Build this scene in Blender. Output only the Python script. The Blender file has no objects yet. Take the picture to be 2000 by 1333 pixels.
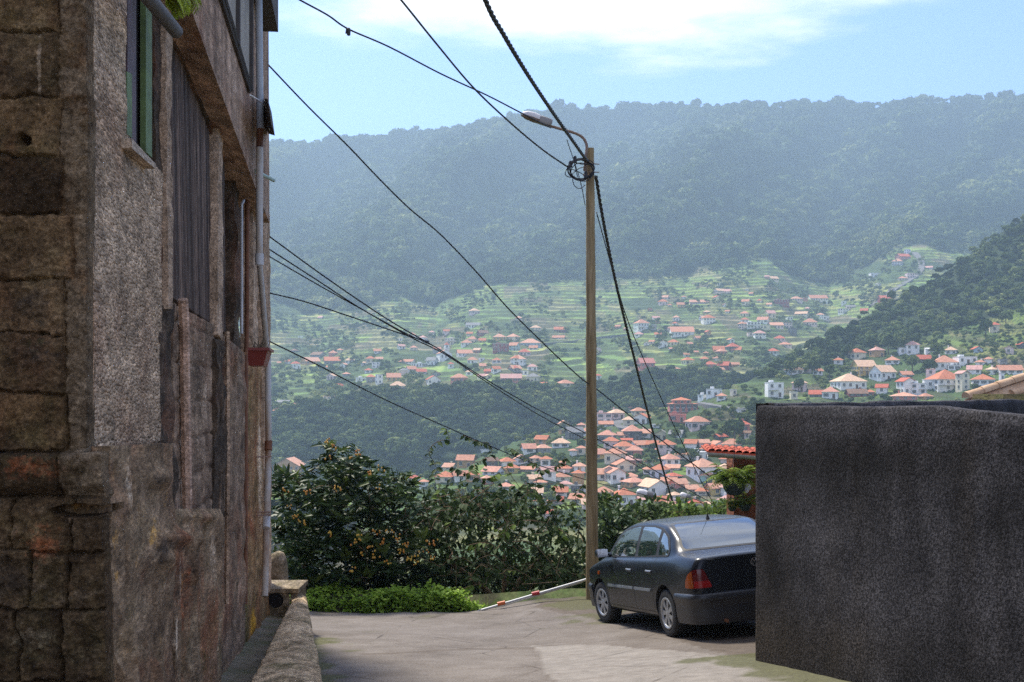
import bpy, bmesh, math, random
import numpy as np
from mathutils import Vector, Matrix
from mathutils.bvhtree import BVHTree
from mathutils.geometry import tessellate_polygon

# The camera stands at the origin, +Y looks along the lane, +X is to the right, z = 0 is eye height.
F, HX, HY = 2400.0, 1000.0, 770.0          # focal length and horizon in photograph pixels (2000 x 1333)
SC = bpy.context.scene
COL = SC.collection
rnd = random.Random(7)
RNG = np.random.default_rng(11)

def P(x, y, d):
    """the point at depth d seen at photograph pixel x, y"""
    return Vector(((x - HX) / F * d, d, (HY - y) / F * d))

# ------------------------------------------------------------------ noise
def _h(i, j, k, s):
    n = (i * 374761393 + j * 668265263 + k * 2147483647 + s * 1274126177) & 0xFFFFFFFF
    n = ((n ^ (n >> 13)) * 1274126177) & 0xFFFFFFFF
    n = (n ^ (n >> 16)) & 0xFFFF
    return n / 65535.0

def vnoise(p, s=0):
    p = np.asarray(p, float)
    f = np.floor(p).astype(np.int64)
    t = p - f
    t = t * t * (3 - 2 * t)
    x, y, z = f[..., 0], f[..., 1], f[..., 2]
    tx, ty, tz = t[..., 0], t[..., 1], t[..., 2]
    r = 0
    for a in (0, 1):
        for b in (0, 1):
            for c in (0, 1):
                w = (tx if a else 1 - tx) * (ty if b else 1 - ty) * (tz if c else 1 - tz)
                r = r + w * _h(x + a, y + b, z + c, s)
    return r * 2 - 1

def fbm(p, o=4, s=0):
    p = np.asarray(p, float)
    r, a, tot = 0, 1.0, 0
    for k in range(o):
        r = r + a * vnoise(p, s + k * 17)
        tot += a
        a *= .5
        p = p * 2.03
    return r / tot

def smooth(a, b, x):
    t = np.clip((x - a) / (b - a), 0, 1)
    return t * t * (3 - 2 * t)

def V3(*c):
    return np.stack(np.broadcast_arrays(*c), -1)

# ------------------------------------------------------------------ objects
def mesh_np(name, v, faces, mat=None, parent=None, smooth_=False, cols=None, attr=None, mats=None, fmat=None):
    """one mesh object from arrays; faces is (n, 3) or (n, 4) or a list of index lists"""
    me = bpy.data.meshes.new(name)
    v = np.asarray(v, np.float32)
    if isinstance(faces, np.ndarray):
        n, k = faces.shape
        me.vertices.add(len(v)); me.vertices.foreach_set('co', v.ravel())
        me.loops.add(n * k); me.loops.foreach_set('vertex_index', faces.astype(np.int32).ravel())
        me.polygons.add(n); me.polygons.foreach_set('loop_start', np.arange(0, n * k, k, dtype=np.int32))
        me.update(calc_edges=True)
    else:
        me.from_pydata([tuple(map(float, q)) for q in v], [], [list(f) for f in faces])
    if cols is not None:
        a = me.color_attributes.new('col', 'FLOAT_COLOR', 'POINT')
        c = np.ones((len(v), 4), np.float32); c[:, :cols.shape[1]] = cols
        a.data.foreach_set('color', c.ravel())
    if attr is not None:
        for k_, val in attr.items():
            a = me.attributes.new(k_, 'FLOAT', 'POINT')
            a.data.foreach_set('value', np.asarray(val, np.float32))
    for m in (mats or ([mat] if mat else [])):
        me.materials.append(m)
    if fmat is not None:
        me.polygons.foreach_set('material_index', np.asarray(fmat, np.int32))
    if smooth_:
        me.polygons.foreach_set('use_smooth', np.ones(len(me.polygons), bool))
    me.update()
    o = bpy.data.objects.new(name, me)
    COL.objects.link(o)
    if parent is not None:
        o.parent = parent
    return o

def tag(o, label=None, cat=None, group=None, kind=None):
    for k, v in (('label', label), ('category', cat), ('group', group), ('kind', kind)):
        if v:
            o[k] = v
    return o

def thing(name, label, cat, loc=(0, 0, 0), rot=(0, 0, 0), group=None):
    o = bpy.data.objects.new(name, None)
    o.empty_display_size = .3
    COL.objects.link(o)
    o.location = loc
    o.rotation_euler = rot
    return tag(o, label, cat, group)

class MB:
    """collects boxes, tubes, plates ... into one mesh object"""
    def __init__(s):
        s.v = []; s.f = []; s.m = []
    def add(s, vs, fs, mi=0):
        n = len(s.v)
        s.v += [tuple(map(float, q)) for q in vs]
        s.f += [[i + n for i in f] for f in fs]
        s.m += [mi] * len(fs)
        return s
    def box(s, a, b, mi=0, M=None):
        x0, y0, z0 = a; x1, y1, z1 = b
        vs = [(x0, y0, z0), (x1, y0, z0), (x1, y1, z0), (x0, y1, z0), (x0, y0, z1), (x1, y0, z1), (x1, y1, z1), (x0, y1, z1)]
        if M is not None:
            vs = [M @ Vector(q) for q in vs]
        return s.add(vs, [(0, 3, 2, 1), (4, 5, 6, 7), (0, 1, 5, 4), (1, 2, 6, 5), (2, 3, 7, 6), (3, 0, 4, 7)], mi)
    def prism(s, poly, vec, mi=0):
        """poly: 3-D points of a planar outline, extruded along vec"""
        n = len(poly); vec = Vector(vec)
        a = [Vector(q) for q in poly]; b = [q + vec for q in a]
        tr = tessellate_polygon([a])
        fs = [tuple(t) for t in tr] + [tuple(i + n for i in reversed(t)) for t in tr]
        fs += [(i, (i + 1) % n, (i + 1) % n + n, i + n) for i in range(n)]
        return s.add(a + b, fs, mi)
    def tube(s, pts, r, n=8, mi=0, cap=True):
        pts = [Vector(p) for p in pts]
        rs = r if isinstance(r, (list, tuple)) else [r] * len(pts)
        vs, fs = [], []
        up = None
        for i, p in enumerate(pts):
            t = (pts[min(i + 1, len(pts) - 1)] - pts[max(i - 1, 0)])
            if t.length < 1e-9: t = Vector((0, 0, 1))
            t.normalize()
            if up is None:
                up = Vector((0, 0, 1)) if abs(t.z) < .9 else Vector((1, 0, 0))
            u = t.cross(up)
            if u.length < 1e-6: u = t.orthogonal()
            u.normalize(); w = u.cross(t).normalized(); up = w
            for k in range(n):
                a = 2 * math.pi * k / n
                vs.append(p + (u * math.cos(a) + w * math.sin(a)) * rs[i])
        for i in range(len(pts) - 1):
            for k in range(n):
                k2 = (k + 1) % n
                fs.append((i * n + k, i * n + k2, (i + 1) * n + k2, (i + 1) * n + k))
        if cap:
            fs.append(tuple(range(n))[::-1]); fs.append(tuple((len(pts) - 1) * n + k for k in range(n)))
        return s.add(vs, fs, mi)
    def lathe(s, prof, M=None, n=16, mi=0, arc=2 * math.pi):
        """prof: (radius, height) list about +Z of matrix M"""
        vs, fs = [], []
        full = arc > 6.28
        cols = n if full else n + 1
        for r, h in prof:
            for k in range(cols):
                a = arc * k / n
                q = Vector((r * math.cos(a), r * math.sin(a), h))
                vs.append(M @ q if M is not None else q)
        for i in range(len(prof) - 1):
            for k in range(n):
                k2 = (k + 1) % cols
                fs.append((i * cols + k, i * cols + k2, (i + 1) * cols + k2, (i + 1) * cols + k))
        return s.add(vs, fs, mi)
    def build(s, name, mat, parent=None, smooth_=False, bevel=0):
        mats = mat if isinstance(mat, list) else [mat]
        o = mesh_np(name, np.array(s.v), s.f, None, parent, False, mats=mats, fmat=s.m)
        if smooth_ or bevel:
            bm = bmesh.new(); bm.from_mesh(o.data)
            if bevel:
                es = [e for e in bm.edges if len(e.link_faces) == 2 and e.calc_face_angle(0) > .5]
                bmesh.ops.bevel(bm, geom=es, offset=bevel, segments=1, affect='EDGES', clamp_overlap=True)
            if smooth_:
                for f_ in bm.faces: f_.smooth = True
                for e in bm.edges:
                    if len(e.link_faces) == 2 and e.calc_face_angle(0) > .7: e.smooth = False
            bm.to_mesh(o.data); bm.free()
        return o

def copy_tree(o, parent=None):
    c = o.copy(); COL.objects.link(c)
    if parent is not None: c.parent = parent
    for ch in list(o.children): copy_tree(ch, c)
    return c

def spline(pts, n):
    """Catmull-Rom through pts (list of Vectors), n samples"""
    p = [Vector(q) for q in pts]
    p = [p[0] * 2 - p[1]] + p + [p[-1] * 2 - p[-2]]
    m = len(p) - 3
    out = []
    for i in range(n):
        u = i / (n - 1) * m
        k = min(int(u), m - 1); t = u - k
        a, b, c, d = p[k:k + 4]
        out.append(.5 * ((2 * b) + (c - a) * t + (2 * a - 5 * b + 4 * c - d) * t * t + (3 * b - a - 3 * c + d) * t ** 3))
    return out

# ------------------------------------------------------------------ materials
class NT:
    def __init__(s, name):
        s.m = bpy.data.materials.new(name); s.m.use_nodes = True
        s.t = s.m.node_tree; s.n = s.t.nodes; s.n.clear()
        s.out = s.n.new('ShaderNodeOutputMaterial')
        s.b = s.n.new('ShaderNodeBsdfPrincipled')
        s.link(s.b, 0, s.out, 'Surface')
        s.pos = None
    def link(s, a, i, b, j):
        s.t.links.new(a.outputs[i], b.inputs[j])
    def put(s, v, b, j):
        if isinstance(v, tuple) and len(v) == 2 and hasattr(v[0], 'outputs'): s.link(v[0], v[1], b, j)
        elif hasattr(v, 'outputs'): s.link(v, 0, b, j)
        else: b.inputs[j].default_value = (tuple(v) + (1,) if isinstance(v, (tuple, list)) and len(v) == 3 and len(b.inputs[j].default_value) == 4 else v)
    def coord(s, scale=(1, 1, 1), obj=False):
        if obj:
            n = s.n.new('ShaderNodeTexCoord'); o = 3
        else:
            n = s.n.new('ShaderNodeNewGeometry'); o = 0
        m = s.n.new('ShaderNodeMapping'); m.inputs['Scale'].default_value = scale
        s.link(n, o, m, 0)
        return m
    def noise(s, sc, det=4, rough=.55, stretch=(1, 1, 1), dist=0, obj=False):
        n = s.n.new('ShaderNodeTexNoise')
        n.inputs['Scale'].default_value = sc; n.inputs['Detail'].default_value = det
        n.inputs['Roughness'].default_value = rough; n.inputs['Distortion'].default_value = dist
        s.link(s.coord(stretch, obj), 0, n, 'Vector')
        return n
    def voro(s, sc, feat='F1', stretch=(1, 1, 1), obj=False, rnd_=1):
        n = s.n.new('ShaderNodeTexVoronoi'); n.feature = feat
        n.inputs['Scale'].default_value = sc
        n.inputs['Randomness'].default_value = rnd_
        s.link(s.coord(stretch, obj), 0, n, 'Vector')
        return n
    def ramp(s, src, stops, interp='LINEAR'):
        r = s.n.new('ShaderNodeValToRGB'); r.color_ramp.interpolation = interp
        e = r.color_ramp.elements
        while len(e) < len(stops): e.new(.5)
        for k, (p, c) in enumerate(stops):
            e[k].position = p
            e[k].color = (tuple(c) + (1,)) if isinstance(c, (tuple, list)) else (c, c, c, 1)
        s.put(src, r, 0)
        return r
    def mix(s, fac, a, b, mode='MIX'):
        m = s.n.new('ShaderNodeMix'); m.data_type = 'RGBA'; m.blend_type = mode
        s.put(fac, m, 0); s.put(a, m, 6); s.put(b, m, 7)
        return (m, 2)
    def math(s, op, a, b=0.0, c=0.0):
        m = s.n.new('ShaderNodeMath'); m.operation = op
        s.put(a, m, 0); s.put(b, m, 1); s.put(c, m, 2)
        return m
    def axis(s, k):
        g = s.n.new('ShaderNodeNewGeometry'); x = s.n.new('ShaderNodeSeparateXYZ')
        s.link(g, 0, x, 0)
        return (x, k)
    def attr(s, name, out='Color'):
        a = s.n.new('ShaderNodeAttribute'); a.attribute_name = name
        return (a, out)
    def bump(s, h, strength=.5, dist=.02, prev=None):
        b = s.n.new('ShaderNodeBump'); b.inputs['Strength'].default_value = strength; b.inputs['Distance'].default_value = dist
        s.put(h, b, 'Height')
        if prev: s.link(prev, 0, b, 'Normal')
        return b
    def done(s, col=None, rough=None, bump=None, metal=None, spec=None, **kw):
        if col is not None: s.put(col, s.b, 'Base Color')
        if rough is not None: s.put(rough, s.b, 'Roughness')
        if metal is not None: s.put(metal, s.b, 'Metallic')
        if spec is not None: s.put(spec, s.b, 'Specular IOR Level')
        if bump is not None: s.link(bump, 0, s.b, 'Normal')
        for k, v in kw.items(): s.put(v, s.b, k.replace('_', ' '))
        return s.m

def plain(name, col, rough=.6, metal=0, spec=.5, var=.12, sc=6):
    """a plain material with a little unevenness of its own"""
    t = NT(name)
    n = t.noise(sc, 5, .6, obj=True)
    c = t.mix(1.0, col, t.ramp(n, [(.25, 1 - var), (.75, 1 + var)]), 'MULTIPLY')
    return t.done(c, rough, None, metal, spec)
# ------------------------------------------------------------------ camera, sun, sky, haze
cam = bpy.data.cameras.new('camera'); cam_o = bpy.data.objects.new('camera', cam); COL.objects.link(cam_o)
cam_o.rotation_euler = (math.radians(90), 0, 0)
cam.sensor_width = 36; cam.lens = F / 2000 * 36
cam.shift_y = (HY - 666.5) / 2000
cam.clip_start = .1; cam.clip_end = 20000
SC.camera = cam_o

SUN_EL, SUN_AZ = math.radians(56), math.radians(-33)        # azimuth from +Y towards +X
sun = bpy.data.lights.new('sun', 'SUN'); sun_o = bpy.data.objects.new('sun', sun); COL.objects.link(sun_o)
sd = Vector((math.sin(SUN_AZ) * math.cos(SUN_EL), math.cos(SUN_AZ) * math.cos(SUN_EL), math.sin(SUN_EL)))
sun_o.rotation_euler = sd.to_track_quat('Z', 'Y').to_euler()
sun.energy = 3.4; sun.angle = math.radians(9); sun.color = (1, .93, .81)

w = bpy.data.worlds.new('World'); SC.world = w; w.use_nodes = True
nt = w.node_tree; nt.nodes.clear()
def WN(t, **k):
    n = nt.nodes.new(t)
    for a, b in k.items(): setattr(n, a, b)
    return n
def wmath(op, a, b=0.0):
    m = WN('ShaderNodeMath', operation=op)
    for i, q in enumerate((a, b)):
        if hasattr(q, 'is_linked') or hasattr(q, 'links'): nt.links.new(q, m.inputs[i])
        else: m.inputs[i].default_value = q
    return m.outputs[0]
sky = WN('ShaderNodeTexSky', sky_type='NISHITA', sun_disc=False)
sky.sun_elevation = SUN_EL; sky.sun_rotation = SUN_AZ
sky.air_density = 1.15; sky.dust_density = .7; sky.ozone_density = 3.5
bg = WN('ShaderNodeBackground'); bg.inputs[1].default_value = .125
wo = WN('ShaderNodeOutputWorld')
tc = WN('ShaderNodeTexCoord')
sep = WN('ShaderNodeSeparateXYZ'); nt.links.new(tc.outputs['Generated'], sep.inputs[0])
# clouds live on a flat layer high above the valley: direction / height
zz = wmath('MAXIMUM', sep.outputs[2], .03)
cu = wmath('DIVIDE', sep.outputs[0], zz); cv = wmath('DIVIDE', sep.outputs[1], zz)
cmb = WN('ShaderNodeCombineXYZ'); nt.links.new(cu, cmb.inputs[0]); nt.links.new(cv, cmb.inputs[1])
nz = WN('ShaderNodeTexNoise'); nz.inputs['Scale'].default_value = 1.5; nz.inputs['Detail'].default_value = 9; nz.inputs['Roughness'].default_value = .58
nt.links.new(cmb.outputs[0], nz.inputs['Vector'])
# one cloud bank over the ridge: an ellipse on that layer
ex = wmath('DIVIDE', wmath('ADD', cu, -.2), 1.0)
ey = wmath('DIVIDE', wmath('ADD', cv, -2.75), 1.0)
rr = wmath('SQRT', wmath('ADD', wmath('MULTIPLY', ex, ex), wmath('MULTIPLY', ey, ey)))
bank = wmath('SUBTRACT', 1.05, rr)
bank = wmath('MINIMUM', wmath('MAXIMUM', bank, -.5), .55)
cf = wmath('ADD', wmath('MULTIPLY', wmath('ADD', nz.outputs[0], -.5), 2.2), wmath('MULTIPLY', bank, 1.45))
back = wmath('MULTIPLY', wmath('MINIMUM', wmath('MAXIMUM', wmath('MAXIMUM', wmath('SUBTRACT', .25, sep.outputs[1]), wmath('MULTIPLY', wmath('SUBTRACT', sep.outputs[2], .42), 3.2)), 0.0), 1.0), 1.15)  # unseen cloud behind and overhead, added to whiten and brighten the shade light
cf = wmath('ADD', cf, back)
mr = WN('ShaderNodeMapRange', interpolation_type='SMOOTHSTEP')
mr.inputs[1].default_value = -.02; mr.inputs[2].default_value = 1.05
nt.links.new(cf, mr.inputs[0])
cm = WN('ShaderNodeMix', data_type='RGBA'); nt.links.new(mr.outputs[0], cm.inputs[0])
tn = WN('ShaderNodeMix', data_type='RGBA', blend_type='MULTIPLY'); tn.inputs[0].default_value = 1; nt.links.new(sky.outputs[0], tn.inputs[6]); tn.inputs[7].default_value = (.44, .52, .80, 1)
nt.links.new(tn.outputs[2], cm.inputs[6]); cm.inputs[7].default_value = (6.2, 6.05, 5.9, 1)
nt.links.new(cm.outputs[2], bg.inputs[0]); nt.links.new(bg.outputs[0], wo.inputs[0])

SC.view_settings.view_transform = 'Standard'; SC.view_settings.look = 'None'
SC.view_settings.exposure = 1.28; SC.view_settings.gamma = 1
SC.cycles.use_denoising = False
SC.cycles.max_bounces = 5; SC.cycles.diffuse_bounces = 3; SC.cycles.glossy_bounces = 3; SC.cycles.transmission_bounces = 4; SC.cycles.volume_bounces = 0
SC.cycles.use_adaptive_sampling = True; SC.cycles.adaptive_threshold = .006
SC.cycles.sample_clamp_indirect = 5

HAZE_DENSITY = 0.00026
hm = bpy.data.materials.new('haze_air'); hm.use_nodes = True; hm.node_tree.nodes.clear(); hm.cycles.homogeneous_volume = True; hm.cycles.volume_sampling = 'DISTANCE'
pv = hm.node_tree.nodes.new('ShaderNodeVolumePrincipled'); ho = hm.node_tree.nodes.new('ShaderNodeOutputMaterial')
pv.inputs['Color'].default_value = (.56, .79, .97, 1); pv.inputs['Density'].default_value = HAZE_DENSITY; pv.inputs['Anisotropy'].default_value = .3
hm.node_tree.links.new(pv.outputs[0], ho.inputs['Volume'])
hz = MB().box((-1900, -40, -140), (2200, 2950, 680)).build('haze', hm)
tag(hz, kind='stuff', label='pale blue haze filling the valley')

# ------------------------------------------------------------------ far valley: two sheets of land
CREST = ([-900, -300, 0, 300, 525, 600, 680, 740, 800, 860, 900, 960, 1040, 1120, 1200, 1280, 1350, 1420, 1480, 1560, 1640, 1700, 1780, 1860, 1920, 2000, 2300, 2900],
         [420, 380, 350, 318, 290, 290, 278, 275, 270, 262, 262, 244, 230, 223, 219, 214, 216, 216, 211, 210, 214, 212, 206, 202, 200, 195, 170, 160])
TERR = ([-900, 400, 525, 600, 700, 780, 850, 900, 960, 1050, 1140, 1250, 1340, 1400, 1500, 1560, 1620, 1690, 1740, 1800, 1900, 2900],
        [600, 600, 590, 612, 600, 586, 600, 575, 556, 548, 550, 545, 540, 518, 512, 545, 560, 522, 490, 484, 500, 520])
GORGE = ([-900, 400, 530, 600, 650, 720, 800, 900, 980, 1060, 1140, 1200, 1260, 1350, 1420, 1480, 1540, 2900],
         [830, 815, 800, 790, 782, 768, 766, 757, 747, 757, 762, 744, 728, 725, 737, 736, 742, 760])
NEAR_C = ([-900, 300, 500, 700, 780, 840, 900, 960, 1000, 1060, 1120, 1200, 1260, 1300, 1340, 1400, 1440, 1480, 1540, 1590, 1650, 1700, 1740, 1800, 1860, 1920, 1960, 2000, 2200, 2900],
          [990, 965, 945, 975, 950, 925, 903, 882, 864, 847, 832, 807, 802, 792, 787, 766, 748, 736, 706, 672, 640, 614, 590, 562, 524, 480, 452, 428, 310, 120])
def crest(x): return np.interp(x, *CREST)
def terr(x): return np.interp(x, *TERR)
def gorge(x): return np.interp(x, *GORGE)
def nearc(x): return np.interp(x, *NEAR_C)

def far_depth(x, y):
    """distance of the far valley side seen at a pixel"""
    yc, yt, yg = crest(x), terr(x), gorge(x)
    ym = yc + (yt - yc) * .5
    d = np.where(y < ym, 2450 + (y - yc) / (ym - yc) * (1950 - 2450),
        np.where(y < yt, 1950 + (y - ym) / (yt - ym) * (1500 - 1950),
        np.where(y < yg, 1500 + (y - yt) / (yg - yt) * (840 - 1500),
        np.where(y < yg + 160, 840 + (y - yg) / 160 * (730 - 840), 730 - (y - yg - 160) / 200 * 150))))
    up = smooth(0, 90, yt - y) * smooth(-40, 60, y - yc)
    n = fbm(V3(x / 230 + (y - 300) / 260, y / 420, 3.3), 4, 5)
    n2 = fbm(V3(x / 75, y / 95, 7.7), 3, 9)
    return d * (1 + up * (.33 * n + .05 * n2))

def near_depth(x, y):
    """distance of the nearer slope (village below, wooded hill at the right)"""
    yc = nearc(x)
    dc = np.interp(x, [-900, 620, 840, 1000, 1340, 1480, 1560, 1700, 2000, 2900], [320, 330, 560, 590, 610, 640, 700, 790, 860, 980])
    y2 = np.maximum(yc + 30, 800.0); y2 = np.where(x < 1300, np.maximum(yc + 20, 880), y2)
    d2 = np.minimum(np.interp(y2, [800, 880, 985, 1060], [520, 480, 405, 330]), dc - 25)
    d = np.where(y < y2, dc + (y - yc) / (y2 - yc) * (d2 - dc),
        np.where(y < 1010, d2 + (y - y2) / np.maximum(1010 - y2, 20) * (385 - d2),
        np.where(y < 1100, 385 - (y - 1010) / 90 * 85, 300 - (y - 1100) / 300 * 180)))
    d = np.minimum(d, dc - (y - yc) * .25)
    n = fbm(V3(x / 150, y / 120, 1.3), 3, 21)
    return d * (1 + .03 * n * smooth(0, 60, y - yc))

def cells(p, s):
    """random value of the nearest cell point: (value, distance)"""
    f = np.floor(p).astype(np.int64)
    best = np.full(p.shape[:-1], 9.0); val = np.zeros(p.shape[:-1])
    for a in (-1, 0, 1):
        for b in (-1, 0, 1):
            i, j = f[..., 0] + a, f[..., 1] + b
            dx = i + _h(i, j, 0 * i, s) - p[..., 0]; dy = j + _h(i, j, 0 * i, s + 3) - p[..., 1]
            d = dx * dx + dy * dy
            k = d < best
            best = np.where(k, d, best); val = np.where(k, _h(i, j, 0 * i, s + 7), val)
    return val, best

PAL = np.array([(.13, .20, .045), (.17, .24, .06), (.21, .23, .075), (.085, .14, .04), (.15, .13, .085), (.15, .21, .055), (.10, .16, .05), (.20, .20, .09)])
def land_colour(X, Y, Z, x, y, forest, step, seed, gain=1.0):
    """albedo of the land: woodland floor, terraced fields with stone risers"""
    q = Z + 6.0 * fbm(V3(X / 80, Y / 80, 0 * X), 4, seed + 4)
    fr = q / step - np.floor(q / step)
    riser = smooth(.56, .66, fr) * (1 - smooth(.96, 1.0, fr))
    val, _ = cells(V3(X / 26 + 3 * np.floor(q / (2 * step)), np.floor(q / (2 * step)) * 1.0), seed)
    fields = PAL[(val * 7.99).astype(int)]
    fields = fields * (1 + .22 * fbm(V3(X / 6, Y / 6, Z / 3), 3, seed + 8))[..., None]
    wild = np.array((.045, .075, .025)) * (1 + .5 * fbm(V3(X / 12, Y / 12, Z / 8), 4, seed + 2))[..., None]
    wm = smooth(.10, .28, fbm(V3(X / 70, Y / 110, Z / 50), 4, seed + 30))[..., None]
    fields = fields * np.array((1.22, 1.22, 1.1)) * gain
    c = fields * (1 - wm) + wild * wm
    rc = np.array((.040, .050, .026))
    c = c * (1 - .78 * riser[..., None] * (1 - .6 * wm)) + rc * .78 * riser[..., None] * (1 - .6 * wm)
    fl = np.array((.022, .036, .014)) * (1 + .4 * fbm(V3(X / 20, Y / 20, Z / 20), 3, seed + 3))[..., None]
    return c * (1 - forest[..., None]) + fl * forest[..., None], fr, wm[..., 0]

def sheet(name, xs, rows, depth, forest_f, step, seed, back):
    x = np.broadcast_to(xs[None, :], rows.shape)
    d = depth(x, rows)
    X, Y, Z = (x - HX) / F * d, d, (HY - rows) / F * d
    fo = forest_f(x, rows)
    c, fr, wm = land_colour(X, Y, Z, x, rows, fo, step, seed, .62 if seed == 200 else 1.1)
    lift = step * (smooth(.56, .98, fr) - fr)
    Z = Z + lift * (1 - fo) * .8
    V = V3(X, Y, Z)
    # behind the crest the land falls away again
    b1 = V[0] + np.stack([V[0][:, 0] * 0, 0 * V[0][:, 0] + back, 0 * V[0][:, 0] - back * .25], -1)
    b2 = V[0] + np.stack([V[0][:, 0] * 0, 0 * V[0][:, 0] + back * 2.2, 0 * V[0][:, 0] - back * 1.1], -1)
    V = np.concatenate([b2[None], b1[None], V]); c = np.concatenate([c[:1], c[:1], c])
    h, wd = V.shape[:2]
    idx = np.arange(h * wd).reshape(h, wd)
    fs = np.stack([idx[1:, :-1], idx[1:, 1:], idx[:-1, 1:], idx[:-1, :-1]], -1).reshape(-1, 4)
    o = mesh_np(name, V.reshape(-1, 3), fs, LAND, None, True, cols=c.reshape(-1, 3))
    tag(o, kind='structure')
    return o

t = NT('land')
n1 = t.noise(.35, 6, .6)
LAND = t.done(t.mix(1.0, t.attr('col'), t.ramp(n1, [(.3, .72), (.7, 1.3)]), 'MULTIPLY'), .95, None, 0, .1)

def far_forest(x, y):
    yt, yg = terr(x), gorge(x)
    up = smooth(-6, 6, yt - y + 12 * fbm(V3(x / 40, y / 40, .1), 3, 40))
    lo = smooth(-4, 4, y - yg)
    return np.maximum(up, lo)
def near_forest(x, y):
    yc = nearc(x)
    low = np.interp(x, [1400, 1500, 1560, 1640, 1700, 1780, 1830, 1880, 1940, 2000, 2300], [735, 742, 730, 706, 690, 672, 656, 640, 622, 596, 520])
    return smooth(-5, 5, low - y + 8 * fbm(V3(x / 30, y / 30, .4), 3, 41)) * smooth(1440, 1500, x)

xs = np.concatenate([np.linspace(-900, 380, 60), np.arange(400, 2101, 3.2), np.linspace(2125, 2900, 40)])
tt = np.concatenate([np.linspace(0, 1, 90)[:-1], 1 + np.linspace(0, 1, 200)[:-1], 2 + np.linspace(0, 1, 50)])
def far_rows(x):
    a, b, c = crest(x), terr(x), gorge(x)
    return np.where(tt[:, None] < 1, a + (b - a) * tt[:, None], np.where(tt[:, None] < 2, b + (c - b) * (tt[:, None] - 1), c + 300 * (tt[:, None] - 2)))
hill_far = sheet('terrain', xs, far_rows(xs[None, :]), far_depth, far_forest, 5.0, 100, 110)
t2 = np.concatenate([np.linspace(0, 1, 170)[:-1], 1 + np.linspace(0, 1, 60)])
def near_rows(x):
    a = nearc(x)
    return np.where(t2[:, None] < 1, a + (1030 - a) * t2[:, None], 1030 + 370 * (t2[:, None] - 1))
hill_near = sheet('hill', xs, near_rows(xs[None, :]), near_depth, near_forest, 2.8, 200, 55)

def bvh_of(o):
    me = o.data
    n = len(me.vertices); co = np.empty(n * 3, np.float32); me.vertices.foreach_get('co', co)
    fi = np.empty(len(me.loops), np.int32); me.loops.foreach_get('vertex_index', fi)
    return BVHTree.FromPolygons(co.reshape(-1, 3).tolist(), fi.reshape(-1, 4).tolist())
BV_FAR, BV_NEAR = bvh_of(hill_far), bvh_of(hill_near)
def land(x, y, which=None):
    """where the ray through pixel x, y meets the valley land"""
    d = P(x, y, 1).normalized()
    best = None
    for b in ((BV_FAR, BV_NEAR) if which is None else (which,)):
        h = b.ray_cast(Vector((0, 0, 0)), d, 6000)
        if h[0] is not None and (best is None or h[3] < best[3]): best = h
    return None if best is None else best[0]

# ------------------------------------------------------------------ woods
def crown_proto(n, seed, lobes=5, size=.34, flat=.8):
    """leaf clumps spread through a lobed crown of radius about 1: triangles (n, 3, 3) and a 0..1 shade of green per clump"""
    r = np.random.default_rng(seed)
    cs = np.concatenate([[(0, 0, .15)], np.stack([np.cos(np.arange(lobes) * 2.4 + r.random()) * r.uniform(.3, .55, lobes),
                         np.sin(np.arange(lobes) * 2.4) * r.uniform(.3, .55, lobes), r.uniform(-.25, .4, lobes)], 1)])
    cr = np.concatenate([[.62], r.uniform(.36, .52, lobes)])
    k = r.integers(0, lobes + 1, n)
    dirs = r.normal(size=(n, 3)); dirs[:, 2] = np.where(dirs[:, 2] < -.5, -dirs[:, 2], dirs[:, 2])
    dirs /= np.linalg.norm(dirs, axis=1)[:, None]
    c = cs[k] + dirs * (cr[k] * r.uniform(.7, 1.08, n))[:, None]
    nr = dirs + r.normal(size=(n, 3)) * .45; nr /= np.linalg.norm(nr, axis=1)[:, None]
    u = np.cross(nr, r.normal(size=(n, 3))); u /= np.linalg.norm(u, axis=1)[:, None]
    v = np.cross(nr, u)
    s = size * r.uniform(.6, 1.3, n)[:, None]
    a = r.uniform(0, 6.28, n)
    tri = [c + s * (u * np.cos(a + q)[:, None] + v * np.sin(a + q)[:, None]) for q in (0, 2.1 + .3, 4.2)]
    T = np.stack(tri, 1); T[..., 2] = T[..., 2] * flat
    return T, np.repeat(np.clip((.5 + r.normal(size=n) * .28), 0, 1)[:, None], 3, 1)

def wood(name, pts, rad, hue, protos, mat, seed, kind='stuff', label=None, parent=None):
    r = np.random.default_rng(seed)
    vs, at, hu = [], [], []
    pick = r.integers(0, len(protos), len(pts))
    for k, (T, sh) in enumerate(protos):
        ii = np.nonzero(pick == k)[0]
        if not len(ii): continue
        a = r.uniform(0, 6.28, len(ii)); ca, sa = np.cos(a), np.sin(a)
        sx = rad[ii] * r.uniform(.85, 1.15, len(ii)); sz = rad[ii] * r.uniform(.85, 1.3, len(ii))
        q = T.reshape(-1, 3)
        x = (q[None, :, 0] * ca[:, None] - q[None, :, 1] * sa[:, None]) * sx[:, None] + pts[ii, 0][:, None]
        y = (q[None, :, 0] * sa[:, None] + q[None, :, 1] * ca[:, None]) * sx[:, None] + pts[ii, 1][:, None]
        z = q[None, :, 2] * sz[:, None] + pts[ii, 2][:, None] + .55 * rad[ii][:, None]
        vs.append(np.stack([x, y, z], -1).reshape(-1, 3))
        at.append(np.broadcast_to(sh.reshape(-1)[None], x.shape).reshape(-1))
        hu.append(np.repeat(hue[ii], q.shape[0]))
    v = np.concatenate(vs)
    o = mesh_np(name, v, np.arange(len(v)).reshape(-1, 3), mat, parent, False, attr={'shade': np.concatenate(at), 'hue': np.concatenate(hu)})
    if kind: tag(o, kind=kind, label=label)
    return o

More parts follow.
